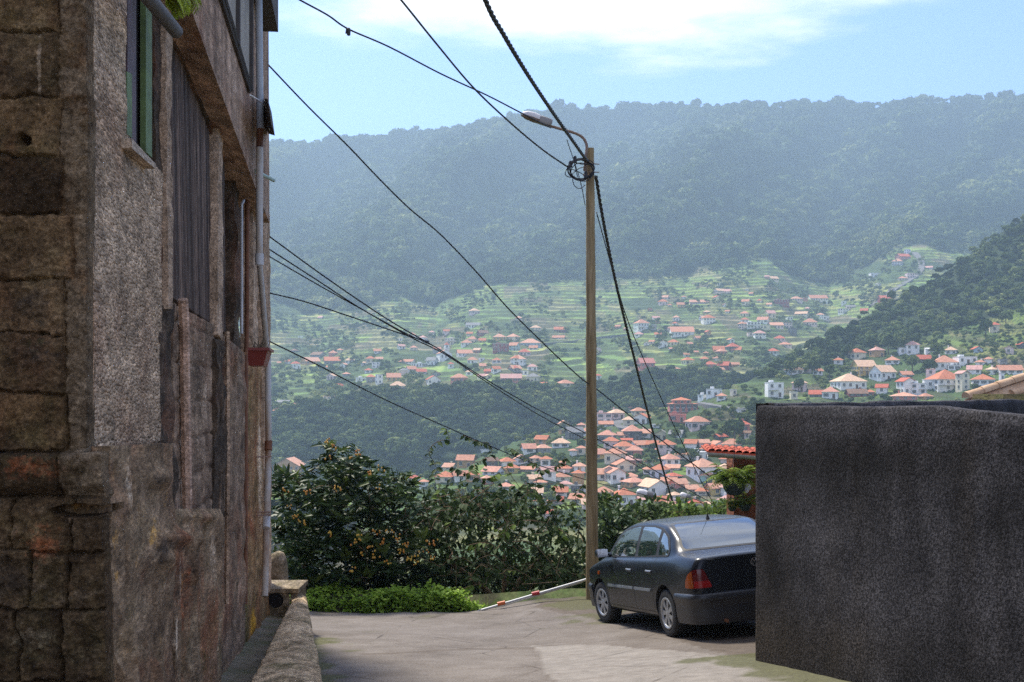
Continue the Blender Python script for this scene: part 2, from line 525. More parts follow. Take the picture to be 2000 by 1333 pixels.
def leaf_mat(name, lo, mid, hi, trans=.25, rough=.55, spec=.14):
    t = NT(name)
    h = t.math('ADD', t.math('MULTIPLY', t.attr('hue', 'Fac'), .75), t.math('MULTIPLY', t.attr('shade', 'Fac'), .25))
    c = t.ramp(h, [(.1, lo), (.5, mid), (.92, hi)])
    t.done(c, rough, None, 0, spec)
    tr = t.n.new('ShaderNodeBsdfTranslucent'); t.link(c, 0, tr, 'Color')
    mx = t.n.new('ShaderNodeMixShader'); mx.inputs[0].default_value = trans
    t.link(t.b, 0, mx, 1); t.link(tr, 0, mx, 2); t.link(mx, 0, t.out, 'Surface')
    return t.m
WOODS = leaf_mat('woodland_leaves', (.022, .038, .016), (.095, .135, .042), (.27, .29, .095), .16, .8, .03)

def scatter(x0, x1, sx, sy, yfun, keep, depth, seed):
    """jittered points over a region of land, evenly spread as seen from the lane"""
    r = np.random.default_rng(seed)
    out = []
    for x in np.arange(x0, x1, sx):
        a, b = yfun(x)
        ys = np.arange(a, b, sy)
        if len(ys):
            out.append(np.stack([x + r.uniform(-.6, .6, len(ys)) * sx, ys + r.uniform(-.6, .6, len(ys)) * sy], 1))
    q = np.concatenate(out)
    q = q[keep(q[:, 0], q[:, 1])]
    d = depth(q[:, 0], q[:, 1])
    return q, np.stack([(q[:, 0] - HX) / F * d, d, (HY - q[:, 1]) / F * d], 1)
# ------------------------------------------------------------------ far woods (each a mass nobody could count)
PR_FAR = [crown_proto(110, 100 + k, 4, .30) for k in range(5)]
PR_MID = [crown_proto(230, 200 + k, 7, .27) for k in range(5)]

q, p3 = scatter(-60, 2120, 9.6, 6.6, lambda x: (crest(x) + 1, terr(x) + 14),
                lambda x, y: (far_forest(x, y) > .5) & ~((x > 1560) & (y > nearc(x) + 6)), far_depth, 1)
hue = np.clip(.42 + .85 * fbm(V3(q[:, 0] / 90 + q[:, 1] / 80, q[:, 1] / 60, .5), 5, 51) + RNG.normal(size=len(q)) * .15 + .12 * smooth(380, 560, q[:, 1]), 0, 1)
rad = (q[:, 0] * 0 + 6.6) * np.exp(RNG.normal(size=len(q)) * .42) * np.interp(p3[:, 1], [1400, 2400], [.86, 1.15])
wood('mountain_forest', p3, rad, hue, PR_FAR, WOODS, 5, label='dense evergreen forest covering the mountainside')

q2, p32 = scatter(-60, 2120, 4.6, 4, lambda x: (crest(x) - 3, crest(x) + 9), lambda x, y: fbm(V3(x / 40, y / 40, 3.1), 2, 88) > -.35, far_depth, 12)
wood('ridge_trees', p32, 6.0 * np.exp(RNG.normal(size=len(q2)) * .35), np.clip(.34 + .14 * RNG.normal(size=len(q2)), 0, 1), PR_FAR, WOODS, 15, label='line of forest trees along the mountain ridge')

q, p3 = scatter(120, 1600, 10.5, 8.5, lambda x: (gorge(x) - 2, gorge(x) + 190),
                lambda x, y: (far_forest(x, y) > .4) & (y < nearc(x) + 8) & ~((y > 880) & (fbm(V3(x / 30, y / 14, 0), 2, 77) > .1)), far_depth, 2)
hue = np.clip(.24 + .6 * fbm(V3(q[:, 0] / 50, q[:, 1] / 30, .9), 3, 52) + RNG.normal(size=len(q)) * .12 + .16 * smooth(30, 0, q[:, 1] - gorge(q[:, 0])), 0, 1)
wood('gorge_forest', p3, RNG.uniform(2.6, 5.2, len(q)), hue, PR_MID, WOODS, 6, label='dark wooded gorge below the village terraces')

q, p3 = scatter(1450, 2090, 15, 9.5, lambda x: (nearc(x) + 1, 760), lambda x, y: near_forest(x, y) > .5, near_depth, 3)
hue = np.clip(.36 + .75 * fbm(V3(q[:, 0] / 45, q[:, 1] / 45, .2), 4, 53) + RNG.normal(size=len(q)) * .15, 0, 1)
wood('hillside_forest', p3, RNG.uniform(2.2, 4.4, len(q)), hue, PR_MID, WOODS, 7, label='dense green wood on the nearer hill at the valley side')

# scrub and garden bushes over the terraces and between the houses
HOUSE_BOXES = []
def clear_of_houses(x, y):
    ok = np.ones(len(x), bool)
    for (a, b, c_, d_) in HOUSE_BOXES:
        ok &= ~((x > a) & (x < b) & (y > c_) & (y < d_))
    return ok
def scrub():
    q, p3 = scatter(60, 1800, 9, 6, lambda x: (terr(x) + 4, gorge(x) - 2),
        lambda x, y: (far_forest(x, y) < .5) & (y < nearc(x)) & (fbm(V3(x / 34, y / 16, .3), 3, 61) + .22 * smooth(800, 600, x) >   .10) & clear_of_houses(x, y), far_depth, 4)
    hue = np.clip(.58 + .4 * fbm(V3(q[:, 0] / 30, q[:, 1] / 20, .9), 3, 54) + RNG.normal(size=len(q)) * .15, 0, 1)
    wood('terrace_shrubbery', p3, RNG.uniform(1.6, 4.0, len(q)), hue, PR_FAR, WOODS, 8, label='bushes and small trees scattered over the far terraces')
    q, p3 = scatter(820, 2080, 11, 8, lambda x: (nearc(x) + 2, 1030),
        lambda x, y: (near_forest(x, y) < .5) & (fbm(V3(x / 30, y / 18, .3), 3, 62) > -.04) & clear_of_houses(x, y), near_depth, 5)
    hue = np.clip(.55 + .4 * fbm(V3(q[:, 0] / 30, q[:, 1] / 20, .4), 3, 55) + RNG.normal(size=len(q)) * .15, 0, 1)
    wood('village_shrubbery', p3, RNG.uniform(.8, 2.0, len(q)), hue, PR_MID, WOODS, 9, label='garden bushes between the houses of the lower village')
# ------------------------------------------------------------------ the lane
def G(X, Y):
    """height of the lane surface"""
    X = np.asarray(X, float); Y = np.asarray(Y, float)
    sp = np.where(X > .6, X, np.where(X < -.6, 0, (X + .6) ** 2 / 2.4))
    return -1.8 - .089 * Y + .09 * np.minimum(sp, 6) + .12 * smooth(-.6, .6, X) * smooth(17.6, 19.5, Y)
def edge_y(X):
    X = np.asarray(X, float)
    return 20.25 + .16 * np.sin(X * 1.7) + .10 * np.sin(X * 4.1 + 1) + .25 * smooth(-1.2, -.2, X) + .3 * smooth(1.5, 4, X)
def Gp(x, y, n=60):
    """point of the lane seen at a pixel"""
    lo, hi = 2.0, 60.0
    for _ in range(n):
        m = (lo + hi) / 2; q = P(x, y, m)
        if q.z > G(q.x, q.y): lo = m
        else: hi = m
    return P(x, y, lo)
def inpoly(x, y, poly):
    c = np.zeros(x.shape, bool)
    n = len(poly)
    for i in range(n):
        (x0, y0), (x1, y1) = poly[i], poly[(i + 1) % n]
        k = ((y0 > y) != (y1 > y)) & (x < (x1 - x0) * (y - y0) / (y1 - y0 + 1e-12) + x0)
        c ^= k
    return c
def grid_faces(h, wd, flip=False):
    idx = np.arange(h * wd).reshape(h, wd)
    f = np.stack([idx[:-1, :-1], idx[:-1, 1:], idx[1:, 1:], idx[1:, :-1]], -1).reshape(-1, 4)
    return f[:, ::-1] if flip else f

def concrete(name, stops, grain=.35, sc=1.0, speck=.25):
    t = NT(name)
    a = t.noise(1.3 * sc, 7, .62); b = t.noise(38 * sc, 4, .7); v = t.voro(75 * sc)
    c = t.mix(1.0, t.ramp(a, stops), t.ramp(b, [(.2, 1 - speck), (.8, 1 + speck)]), 'MULTIPLY')
    h = t.math('ADD', t.math('MULTIPLY', b, .7), t.math('MULTIPLY', (v, 'Distance'), .5))
    return t, c, t.bump(h, grain, .012)

t, c, bp = concrete('lane_concrete', [(.3, (.105, .090, .077)), (.5, (.15, .131, .115)), (.72, (.195, .174, .156))], .6, 1.2, .5)
c = t.mix(t.attr('dirt', 'Fac'), c, t.mix(1.0, (.095, .076, .06), t.ramp(t.noise(9, 6, .7), [(.3, .65), (.75, 1.5)]), 'MULTIPLY'))
c = t.mix(t.attr('pale', 'Fac'), c, t.mix(1.0, (.225, .204, .182), t.ramp(t.noise(7, 6, .6), [(.3, .8), (.7, 1.15)]), 'MULTIPLY'))
ck = t.voro(.55, 'DISTANCE_TO_EDGE'); ckn = t.noise(1.1, 4, .6)
c = t.mix(t.math('MULTIPLY', t.ramp((ck, 'Distance'), [(.004, .75), (.012, 0)]), t.ramp(ckn, [(.48, 0), (.6, 1)])), c, (.05, .042, .035))
c = t.mix(t.ramp(t.noise(55, 2, .5), [(.66, 0), (.70, .75)]), c, (.06, .05, .042))
c = t.mix(t.math('MULTIPLY', t.ramp(t.noise(5.5, 5, .6, (.5, 1.6, 1)), [(.5, 0), (.66, 1)]), .35), c, (.13, .105, .085))
c = t.mix(t.attr('moss', 'Fac'), c, t.mix(1.0, (.075, .078, .03), t.ramp(t.noise(24, 5, .7), [(.3, .5), (.7, 1.5)]), 'MULTIPLY'))
LANE = t.done(c, .95, bp, 0, .2)

gx = np.arange(-7.5, 7.6, .055); gv = np.linspace(0, 1, 330) ** .8
XX = np.broadcast_to(gx[None], (330, len(gx))); EY = edge_y(gx)
YY = -8 + (EY[None] + 8) * gv[:, None]
ZZ = G(XX, YY) + .012 * fbm(V3(XX * 1.3, YY * 1.3, 0 * XX), 4, 3) + .05 * smooth(1.1, .2, EY[None] - YY) * (fbm(V3(XX * 1.1, YY * 0, 0 * XX), 3, 6) + .25)
ysafe = np.maximum(YY, .5)
px, py = HX + F * XX / ysafe, HY - F * ZZ / ysafe
wob = 26 * fbm(V3(XX * 1.1, YY * 1.1, 0 * XX), 4, 31)
front = YY > 6
pal = smooth(-10, 10, -np.abs(0) + np.where(inpoly(px + wob, py + wob * .3, [(1040, 1262), (1180, 1258), (1380, 1278), (1500, 1288), (1700, 1345), (1500, 1420), (1100, 1420), (1075, 1320)]), 11, -11)) * front
dirt = np.where(inpoly(px + wob * .5, py + wob * .15, [(1085, 1196), (1190, 1214), (1290, 1240), (1390, 1272), (1480, 1290), (1720, 1340), (1900, 1200), (1800, 1000), (1100, 1150), (1040, 1185)]), .85, 0.0) * front
dirt = np.maximum(dirt, .55 * smooth(-.05, .35, fbm(V3(XX * .8, YY * .35, 0 * XX + 3), 4, 32)) * smooth(12.5, 14.5, YY) * smooth(17, 15, YY) * .8)
dirt = np.where(pal > .5, 0, dirt)
dirt = np.maximum(dirt, .9 * np.exp(-((py - (1272 + 5 * np.sin(px / 90) + wob * .25)) / 1.6) ** 2) * inpoly(px, py, [(700, 1240), (1060, 1240), (1060, 1300), (700, 1300)]))
dirt = np.maximum(dirt, .5 * np.exp(-((px - 1076 + wob) / 4) ** 2) * (py > 1265))
fm = fbm(V3(XX * 2.2, YY * 2.2, 0 * XX + 1), 4, 33)
par_o = -1.81 - .18 * (YY - 11.2)
moss = smooth(.0, .5, 1.15 - (XX - par_o) / .38 + fm * 1.3) * (YY > 11) * (YY < 16.5) * (XX > par_o - .1) * .85
wallx = 2.45 + .265 * (12.35 - YY)
moss = np.maximum(moss, smooth(.0, .5, 1.1 - np.abs(XX - wallx) / .42 + fm * 1.5) * (YY < 12.9) * .8)
moss = np.maximum(moss, .7 * smooth(.1, .5, 1.0 - np.hypot(XX - 1.5, (YY - 19.3) * .7) / 1.1 + fm * 1.2))
moss = np.maximum(moss, .45 * smooth(.35, .7, fm) * smooth(15, 19.5, YY))
lane = mesh_np('road', V3(XX, YY, ZZ).reshape(-1, 3), grid_faces(*XX.shape), LANE, None, True,
               attr={'pale': pal.ravel(), 'dirt': dirt.ravel(), 'moss': moss.ravel()})
tag(lane, kind='structure')

# soil and slope under and beyond the lane, down to the valley floor
t = NT('soil')
n1 = t.noise(.8, 8, .65); n2 = t.noise(14, 5, .6)
SOIL = t.done(t.mix(1.0, t.ramp(n1, [(.3, (.05, .07, .025)), (.5, (.085, .075, .045)), (.7, (.06, .10, .03))]), t.ramp(n2, [(.25, .6), (.75, 1.4)]), 'MULTIPLY'), .95, t.bump(n2, .8, .05), 0, .1)
gx2 = np.concatenate([np.linspace(-120, -14, 22), np.arange(-12, 14, .5), np.linspace(16, 120, 24)])
gy2 = np.concatenate([np.linspace(-12, 19, 50), np.arange(19.5, 27, .25), np.linspace(28, 135, 40)])
X2, Y2 = np.meshgrid(gx2, gy2)
Z2 = np.where(Y2 < 20, G(X2, Y2) - .12 - .25 * smooth(5.5, 7.5, np.abs(X2)), 0)
zf = -4.02 + .12 * smooth(-1, 1, X2) + .06 * fbm(V3(X2 * .8, Y2 * .8, 0 * X2), 3, 4) - .265 * np.maximum(0, Y2 - 23.5) - .9 * smooth(2.6, 4.2, X2)
Z2 = np.where(Y2 < 20, Z2, Z2[np.argmin(np.abs(gy2 - 19.9))][None] * (1 - smooth(20.0, 21.0, Y2)) + zf * smooth(20.0, 21.0, Y2))
Z2 = np.where((Y2 < 20.6) & (np.abs(X2) < 7.5), np.minimum(Z2, G(X2, Y2) - .1), Z2)
soil = mesh_np('ground', V3(X2, Y2, Z2).reshape(-1, 3), grid_faces(*X2.shape), SOIL, None, True)
tag(soil, kind='structure')

# ------------------------------------------------------------------ the old house at the left: facade plane through (-1.107, 0), falling back to the left
NRM = Vector((.9918, .1279, 0)); ALONG = Vector((-.1279, .9918, 0))
def FW(x, y, off=0.0):
    """point of the facade plane (moved out by off) seen at a pixel"""
    rx, rz = (x - HX) / F, (HY - y) / F
    Y = (-1.098 + off) / (NRM.x * rx + NRM.y)
    return Vector((rx * Y, Y, rz * Y))
def FY(Y, Z, off=0.0):
    return Vector((-1.107 - .129 * Y, Y, Z)) + NRM * off

def slab_grid(name, quads, mat, parent, off=0.0, thick=.25, step=.03, relief=None, normal=NRM, P3=None, back=True, smooth_=False, att=None, cap=(260, 420)):
    """old wall surface: each quad (TL, TR, BR, BL pixels on the facade plane) becomes a fine grid with relief, with sides running back"""
    VS, FS, AT = [], [], {}
    n0 = 0
    for qd in quads:
        c = [np.array(FW(*q, off)) for q in qd] if P3 is None else [np.array(q) for q in qd]
        lu = max(np.linalg.norm(c[1] - c[0]), np.linalg.norm(c[2] - c[3])); lv = max(np.linalg.norm(c[3] - c[0]), np.linalg.norm(c[2] - c[1]))
        nu, nv = max(3, min(cap[0], int(lu / step) + 2)), max(3, min(cap[1], int(lv / step) + 2))
        u = np.linspace(0, 1, nu)[None, :, None]; v = np.linspace(0, 1, nv)[:, None, None]
        p = (c[0] * (1 - u) + c[1] * u) * (1 - v) + (c[3] * (1 - u) + c[2] * u) * v
        n = np.array(normal)
        if relief is not None:
            r = relief(p)
            p = p + n * r[..., None]
        if back:
            # ring running back into the wall
            top = p[:1] - n * thick; bot = p[-1:] - n * thick
            p = np.concatenate([top, p, bot], 0)
            l = p[:, :1].copy(); r_ = p[:, -1:].copy()
            l[1:-1] -= n * thick; r_[1:-1] -= n * thick
            p = np.concatenate([l, p, r_], 1)
        h, w_ = p.shape[:2]
        if att is not None:
            for k_, a_ in att(p).items(): AT.setdefault(k_, []).append(a_.reshape(-1))
        VS.append(p.reshape(-1, 3)); FS.append(grid_faces(h, w_, True) + n0); n0 += h * w_
    return mesh_np(name, np.concatenate(VS), np.concatenate(FS), mat, parent, smooth_, attr={k_: np.concatenate(v_) for k_, v_ in AT.items()} or None)

def oldwall(name, stops, streak=.6, fine=60, big=2.2, bump=.8, rust=0, moss=0, pale=0, pebble=0, dist=.012, zstretch=.4, lichen=0, stains=(), ys=.3):
    _n = NT.noise
    NT.noise = lambda self, sc, det=4, rough=.55, stretch=(1, 1, 1), dist=0, obj=False: _n(self, sc, det, rough, (stretch[0], stretch[1] * ys, stretch[2]), dist, obj)
    try:
        return oldwall_(name, stops, streak, fine, big, bump, rust, moss, pale, pebble, dist, zstretch, lichen, stains, ys)
    finally:
        NT.noise = _n
def oldwall_(name, stops, streak, fine, big, bump, rust, moss, pale, pebble, dist, zstretch, lichen, stains, ys):
    t = NT(name)
    a = t.noise(big, 8, .65)
    c = t.ramp(a, stops)
    st = t.noise(9, 5, .6, (1, 1, zstretch))
    c = t.mix(streak, c, t.mix(1.0, c, t.ramp(st, [(.3, .45), (.5, .95), (.7, 1.6)]), 'MULTIPLY'))
    if pale:
        st2 = t.noise(13, 4, .6, (1, 1, .06))
        c = t.mix(t.math('MULTIPLY', t.ramp(st2, [(.62, 0), (.74, 1)]), pale), c, (.40, .36, .31))
    if rust:
        r1 = t.noise(5, 5, .6, (1, 1, .3)); r2 = t.noise(1.1, 3, .5)
        m = t.math('MULTIPLY', t.ramp(r1, [(.46, 0), (.62, 1)]), t.ramp(r2, [(.42, 0), (.58, 1)]))
        c = t.mix(t.math('MULTIPLY', m, rust), c, (.20, .075, .04))
    if lichen:
        l1 = t.noise(26, 4, .7, (1, 1, .35)); l2 = t.noise(1.6, 3, .5, (1, 1, .8))
        m = t.math('MULTIPLY', t.ramp(l1, [(.58, 0), (.66, 1)]), t.ramp(l2, [(.52, 0), (.66, 1)]))
        c = t.mix(t.math('MULTIPLY', m, lichen), c, (.42, .24, .035))
    if moss:
        m1 = t.noise(3.1, 6, .7)
        c = t.mix(t.math('MULTIPLY', t.ramp(m1, [(.5, 0), (.68, 1)]), moss), c, (.045, .05, .018))
    if stains:
        for nm, cl in (('pale_stain', (.50, .45, .39)), ('rust_stain', (.24, .085, .04)), ('lichen_stain', (.52, .30, .035)), ('dark_stain', (.035, .03, .026)), ('mortar', (.155, .13, .10)), ('moss_stain', (.06, .065, .02))):
            if nm in stains:
                e_ = t.ramp(t.math('ADD', t.attr(nm, 'Fac'), t.math('MULTIPLY', t.math('SUBTRACT', t.noise(30, 5, .7), .5), .9)), [(.35, 0), (.65, 1)])
                c = t.mix(t.math('MULTIPLY', e_, .85), c, cl)
    if 'tone' in stains: c = t.mix(1.0, c, t.ramp(t.attr('tone', 'Fac'), [(0, (.52, .50, .48)), (.5, (1, 1, 1)), (1, (1.5, 1.46, 1.38))]), 'MULTIPLY')
    b = t.noise(fine, 5, .75); h = b
    sp = t.ramp(b, [(.30, .38), (.5, 1.0), (.70, 1.9)])
    c = t.mix(1.0, c, sp, 'MULTIPLY')
    if pebble:
        v = t.voro(pebble, stretch=(1, ys, 1)); h = t.math('ADD', t.math('MULTIPLY', b, .5), t.math('MULTIPLY', (v, 'Distance'), -1.2))
        c = t.mix(1.0, c, t.ramp((v, 'Color'), [(0, .55), (1, 1.45)]), 'MULTIPLY')
    c = t.mix(1.0, c, t.ramp(t.noise(14, 6, .7), [(.32, .55), (.5, 1.0), (.68, 1.5)]), 'MULTIPLY')
    c = t.mix(1.0, c, (1.55, 1.32, 1.03), 'MULTIPLY')
    b0 = t.bump(t.noise(9, 7, .7), .7, .05)
    return t.done(c, .93, t.bump(h, bump, dist, b0), 0, .15)

M_PLASTER = oldwall('pebbledash', [(.25, (.20, .155, .115)), (.5, (.325, .265, .21)), (.75, (.46, .40, .335))], .35, 90, 1.6, 1.0, rust=.25, pebble=60, dist=.02)
M_BLOCK = oldwall('old_block', [(.28, (.030, .021, .012)), (.5, (.078, .057, .035)), (.72, (.15, .117, .077))], .3, 62, 3.2, 1.0, rust=.2, moss=.35, dist=.02, ys=1, stains=('tone', 'mortar', 'rust_stain', 'pale_stain', 'dark_stain', 'moss_stain'))
M_RUBBLE = oldwall('rubble', [(.28, (.050, .036, .025)), (.5, (.155, .117, .082)), (.72, (.30, .24, .18))], .35, 55, 3.0, .9, rust=.7, moss=.35, lichen=.35, stains=('pale_stain', 'rust_stain', 'lichen_stain', 'dark_stain', 'moss_stain'))
M_INFILL = oldwall('infill', [(.28, (.065, .048, .038)), (.5, (.155, .12, .095)), (.72, (.27, .22, .185))], .8, 60, 3, .8, rust=.35, moss=.2, stains=('pale_stain', 'dark_stain'))
M_MOSSY = oldwall('mossy_wall', [(.25, (.10, .07, .04)), (.5, (.20, .135, .075)), (.75, (.30, .23, .16))], .9, 60, 2, .8, rust=.8, moss=.6, lichen=.3, stains=('pale_stain', 'rust_stain', 'lichen_stain', 'dark_stain', 'moss_stain'))
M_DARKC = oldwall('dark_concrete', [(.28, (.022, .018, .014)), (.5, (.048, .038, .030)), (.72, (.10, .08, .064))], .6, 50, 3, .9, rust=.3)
M_COL = oldwall('column_concrete', [(.25, (.17, .13, .10)), (.5, (.27, .215, .175)), (.75, (.38, .32, .275))], .6, 60, 2, .7)
M_UPPER = oldwall('upper_cladding', [(.25, (.16, .12, .10)), (.5, (.23, .18, .155)), (.75, (.31, .26, .23))], 1.0, 80, 1.2, .25, rust=.3, pale=.25, zstretch=.07)
M_INSIDE_SHADE = plain('painted_inside_shade', (.012, .010, .009), .9)  # near-black colour stands in for the shade inside window and drain

HB = thing('stone_house', 'old brown house of bare blocks and stained plaster with rusty pipes down its front', 'house', FY(5.1, -2.3))
def child(o, par=HB):
    """keep world coordinates under a moved parent"""
    o.parent = par; o.matrix_parent_inverse = Matrix.Translation(-Vector(par.location)) if par.rotation_euler[:] == (0, 0, 0) else par.matrix_basis.inverted()
    return o
# core of the building
core = MB()
def ring(Y0, Y1, off, w, z0, z1):
    a, b = FY(Y0, z0, off), FY(Y1, z0, off)
    return [a, b, Vector((b.x - w, b.y, z0)), Vector((a.x - w, a.y, z0))]
core.prism(ring(5.25, 16.2, -.42, 6.5, -4.0, 5.2), (0, 0, 9.2))
child(core.build('inner_wall', M_DARKC))

# side wall of rough blocks facing up the lane
COURSES = [-560, -436, -312, -182, -55, 64, 187, 304, 422, 545, 653, 768, 880, 968, 1075, 1190, 1330, 1480]
def rel_side(p):
    Y = p[..., 1]; x = HX + F * p[..., 0] / 5.1; y = HY - F * p[..., 2] / 5.1
    yy = y + 9 * fbm(V3(x / 60, y / 60, 0 * x), 3, 61) + 3 * fbm(V3(x / 14, y / 14, 0 * x), 2, 62)
    xx = x + 10 * fbm(V3(x / 50, y / 50, 0 * x + 5), 3, 63)
    cs = np.array(COURSES); k = np.clip(np.searchsorted(cs, yy) - 1, 0, len(cs) - 2)
    dy = np.minimum(yy - cs[k], cs[k + 1] - yy)
    jx = 118 + 34 * (_h(k, 0 * k, 0 * k, 5) - .5) + 14 * (k >= 8)
    dx = np.minimum(np.abs(xx - jx), np.abs(xx - (jx - 245 + 60 * _h(k, 0 * k, 0 * k, 9))))
    dx = np.where(yy > 968, np.minimum(dx, np.abs(xx - (20 + 90 * _h(k, 0 * k, 0 * k, 19)))), dx)
    g = smooth(.5, 4.5, np.minimum(dy, dx) + 3 * fbm(V3(x / 9, y / 9, 0 * x), 2, 69))
    r = -.030 + .034 * g + .024 * (_h(k, (xx > jx).astype(np.int64), 0 * k, 3) - .5)
    r = np.where((xx > jx) & (yy < 968), r - .028 * g, r)                       # mortar strip beside the corner
    r = r + .020 * fbm(V3(x / 13, y / 13, 0 * x), 5, 64) + .02 * fbm(V3(x / 60, y / 45, 0 * x + 2), 3, 65) * smooth(800, 1000, y)
    r = r + .055 * smooth(878, 892, yy) * smooth(966, 940, yy) * smooth(225, 200, xx)   # ledge stone
    r = r + .03 * smooth(968, 1000, yy)
    r = r - .20 * smooth(3, 6, 60 - np.hypot(x - 160, (y - 997) * 4.4)) - .12 * smooth(0, 5, 12 - np.hypot((x - 48) * .8, y - 272 + 3 * np.sin(x / 5)))
    return r
def SW(x, y): return P(x, y, 5.1)
def bl(px, py, x, y, rx, ry, k=1.0):
    return k * np.exp(-((px - x) / rx) ** 2 - ((py - y) / ry) ** 2)
def att_side(p):
    x = HX + F * p[..., 0] / 5.1; y = HY - F * p[..., 2] / 5.1
    n = fbm(V3(x / 40, y / 40, 0 * x), 4, 66)
    yy = y + 9 * fbm(V3(x / 60, y / 60, 0 * x), 3, 61); xx = x + 10 * fbm(V3(x / 50, y / 50, 0 * x + 5), 3, 63)
    cs = np.array(COURSES); k = np.clip(np.searchsorted(cs, yy) - 1, 0, len(cs) - 2)
    jx = 118 + 34 * (_h(k, 0 * k, 0 * k, 5) - .5) + 14 * (k >= 8)
    mort = np.where((yy < 968), smooth(-6, 8, xx - jx) * .62, .25) + .35 * n
    tone = np.where(xx > jx, .5, _h(k, (xx > jx - 150).astype(np.int64), 0 * k, 23))
    return {'tone': tone, 'mortar': mort, 'rust_stain': bl(x, y, 100, 915, 120, 34, .55) + bl(x, y, 90, 1060, 60, 60, .5) + .3 * n,
            'pale_stain': bl(x, y, 78, 130, 6, 120, .42) + bl(x, y, 150, 760, 26, 90, .35) + bl(x, y, 60, 1240, 90, 60, .38) + .25 * n,
            'dark_stain': bl(x, y, 60, 600, 70, 70, .55) + bl(x, y, 70, 700, 80, 40, .42) + bl(x, y, 30, 1130, 60, 50, .6) + .2 * n,
            'moss_stain': bl(x, y, 60, 1260, 160, 90, .36) + bl(x, y, 60, 650, 60, 60, .3) + .25 * n}
child(slab_grid('block_wall', [[SW(-420, -520), SW(165, -520), SW(165, 884), SW(-420, 884)], [SW(-420, 884), SW(202, 884), SW(216, 1480), SW(-420, 1480)]], M_BLOCK, None,
      step=.0055, thick=.1, cap=(320, 760), att=att_side, relief=rel_side, normal=Vector((0, -1, 0)), P3=True))

def fpx(p):
    Y = np.maximum(p[..., 1], .5)
    return HX + F * p[..., 0] / Y, HY - F * p[..., 2] / Y
def rocks(p):
    x, y = fpx(p); n = fbm(p * 9, 3, 68)
    return (bl(x, y, 312, 936, 18, 20, .06) + bl(x, y, 345, 1052, 30, 18, .08) + bl(x, y, 318, 1092, 26, 22, .06) + bl(x, y, 300, 848, 14, 16, .07) + bl(x, y, 392, 1010, 30, 10, .05)) * (1 + .7 * n)
def att_low(p):
    x, y = fpx(p); n = fbm(V3(p[..., 1] * 5, p[..., 2] * 1.6, p[..., 0] * 5), 4, 67)
    return {'lichen_stain': bl(x, y, 300, 1050, 22, 40, .38) + bl(x, y, 325, 960, 16, 50, .33) + bl(x, y, 345, 1130, 34, 40, .28) + bl(x, y, 494, 1225, 8, 40, .75) + bl(x, y, 378, 1010, 6, 40, .3) + .3 * n,
            'rust_stain': bl(x, y, 345, 1180, 50, 90, .34) + bl(x, y, 372, 1050, 12, 140, .32) + bl(x, y, 460, 900, 26, 160, .45) + bl(x, y, 470, 1060, 22, 160, .4) + .35 * n,
            'pale_stain': bl(x, y, 345, 1240, 3.2, 60, .75) + bl(x, y, 352, 1130, 3, 70, .5) + bl(x, y, 262, 960, 40, 60, .36) + bl(x, y, 395, 760, 26, 90, .36) + bl(x, y, 418, 1080, 12, 90, .4) + bl(x, y, 508, 900, 8, 200, .5) + bl(x, y, 246, 1250, 14, 120, .3) + .3 * n,
            'dark_stain': bl(x, y, 312, 936, 20, 18, .55) + bl(x, y, 340, 1060, 36, 22, .6) + bl(x, y, 318, 1092, 28, 24, .5) + bl(x, y, 432, 830, 8, 150, .7) + bl(x, y, 350, 905, 8, 120, .4) + bl(x, y, 300, 850, 16, 20, .4) + .3 * n,
            'moss_stain': bl(x, y, 475, 1180, 26, 110, .5) + bl(x, y, 440, 930, 14, 40, .5) + bl(x, y, 425, 1300, 60, 60, .4) + bl(x, y, 488, 800, 8, 90, .5) + .3 * n}
def rl(amp, sc, seed, extra=None):
    def f(p):
        r = amp * fbm(p * np.array((sc, sc * .5, sc)), 5, seed)
        return r + (extra(p) if extra else 0)
    return f
EDGE = lambda p: 0
child(slab_grid('plaster_wall', [[(180, -520), (247, -520), (247, 881), (180, 884)], [(247, 262), (318, 340), (312, 866), (247, 881)]],
      M_PLASTER, None, 0, .06, .022, rl(.016, 5, 71)))
child(slab_grid('window_jamb', [[(303, -300), (327, -300), (327, 604), (303, 604)]], M_DARKC, None, -.03, .03, .02, rl(.03, 6, 70)))
child(slab_grid('pilaster', [[(325, -300), (337, -300), (337, 604), (325, 604)]], M_COL, None, -.0, .05, .03, rl(.03, 5, 72)))
CORR = NT('corrugated_metal')
_n = CORR.noise(5, 5, .6, (1, 1, .1)); _n2 = CORR.noise(40, 3, .6, (1, 1, .15))
CORR = CORR.done(CORR.mix(1.0, CORR.mix(1.0, CORR.ramp(CORR.attr('stripe', 'Fac'), [(0, .35), (.5, .9), (1, 2.0)]), CORR.ramp(_n, [(.3, (.045, .028, .020)), (.5, (.095, .064, .046)), (.7, (.165, .112, .08))]), 'MULTIPLY'), CORR.ramp(_n2, [(.3, .6), (.7, 1.4)]), 'MULTIPLY'), .75, None, 0, .25)
def corr(p):
    s = p[..., 1] * 1.008 + .16 * (p[..., 2] - .4)
    k = np.floor(s / .088).astype(np.int64)
    return .028 * np.abs(np.sin(s * math.pi / .088)) ** .8 + .014 * (_h(k, 0 * k, 0 * k, 4) - .5)
def corr_att(p):
    s = p[..., 1] * 1.008 + .16 * (p[..., 2] - .4); k = np.floor(s / .088).astype(np.int64)
    return {'stripe': .75 * _h(k, 0 * k, 0 * k, 14) + .25 * np.abs(np.sin(s * math.pi / .088))}
child(slab_grid('corrugated_panel', [[(326, -40), (432, -40), (436, 652), (330, 582)]], CORR, None, -.1, .03, .0085, corr, att=corr_att))
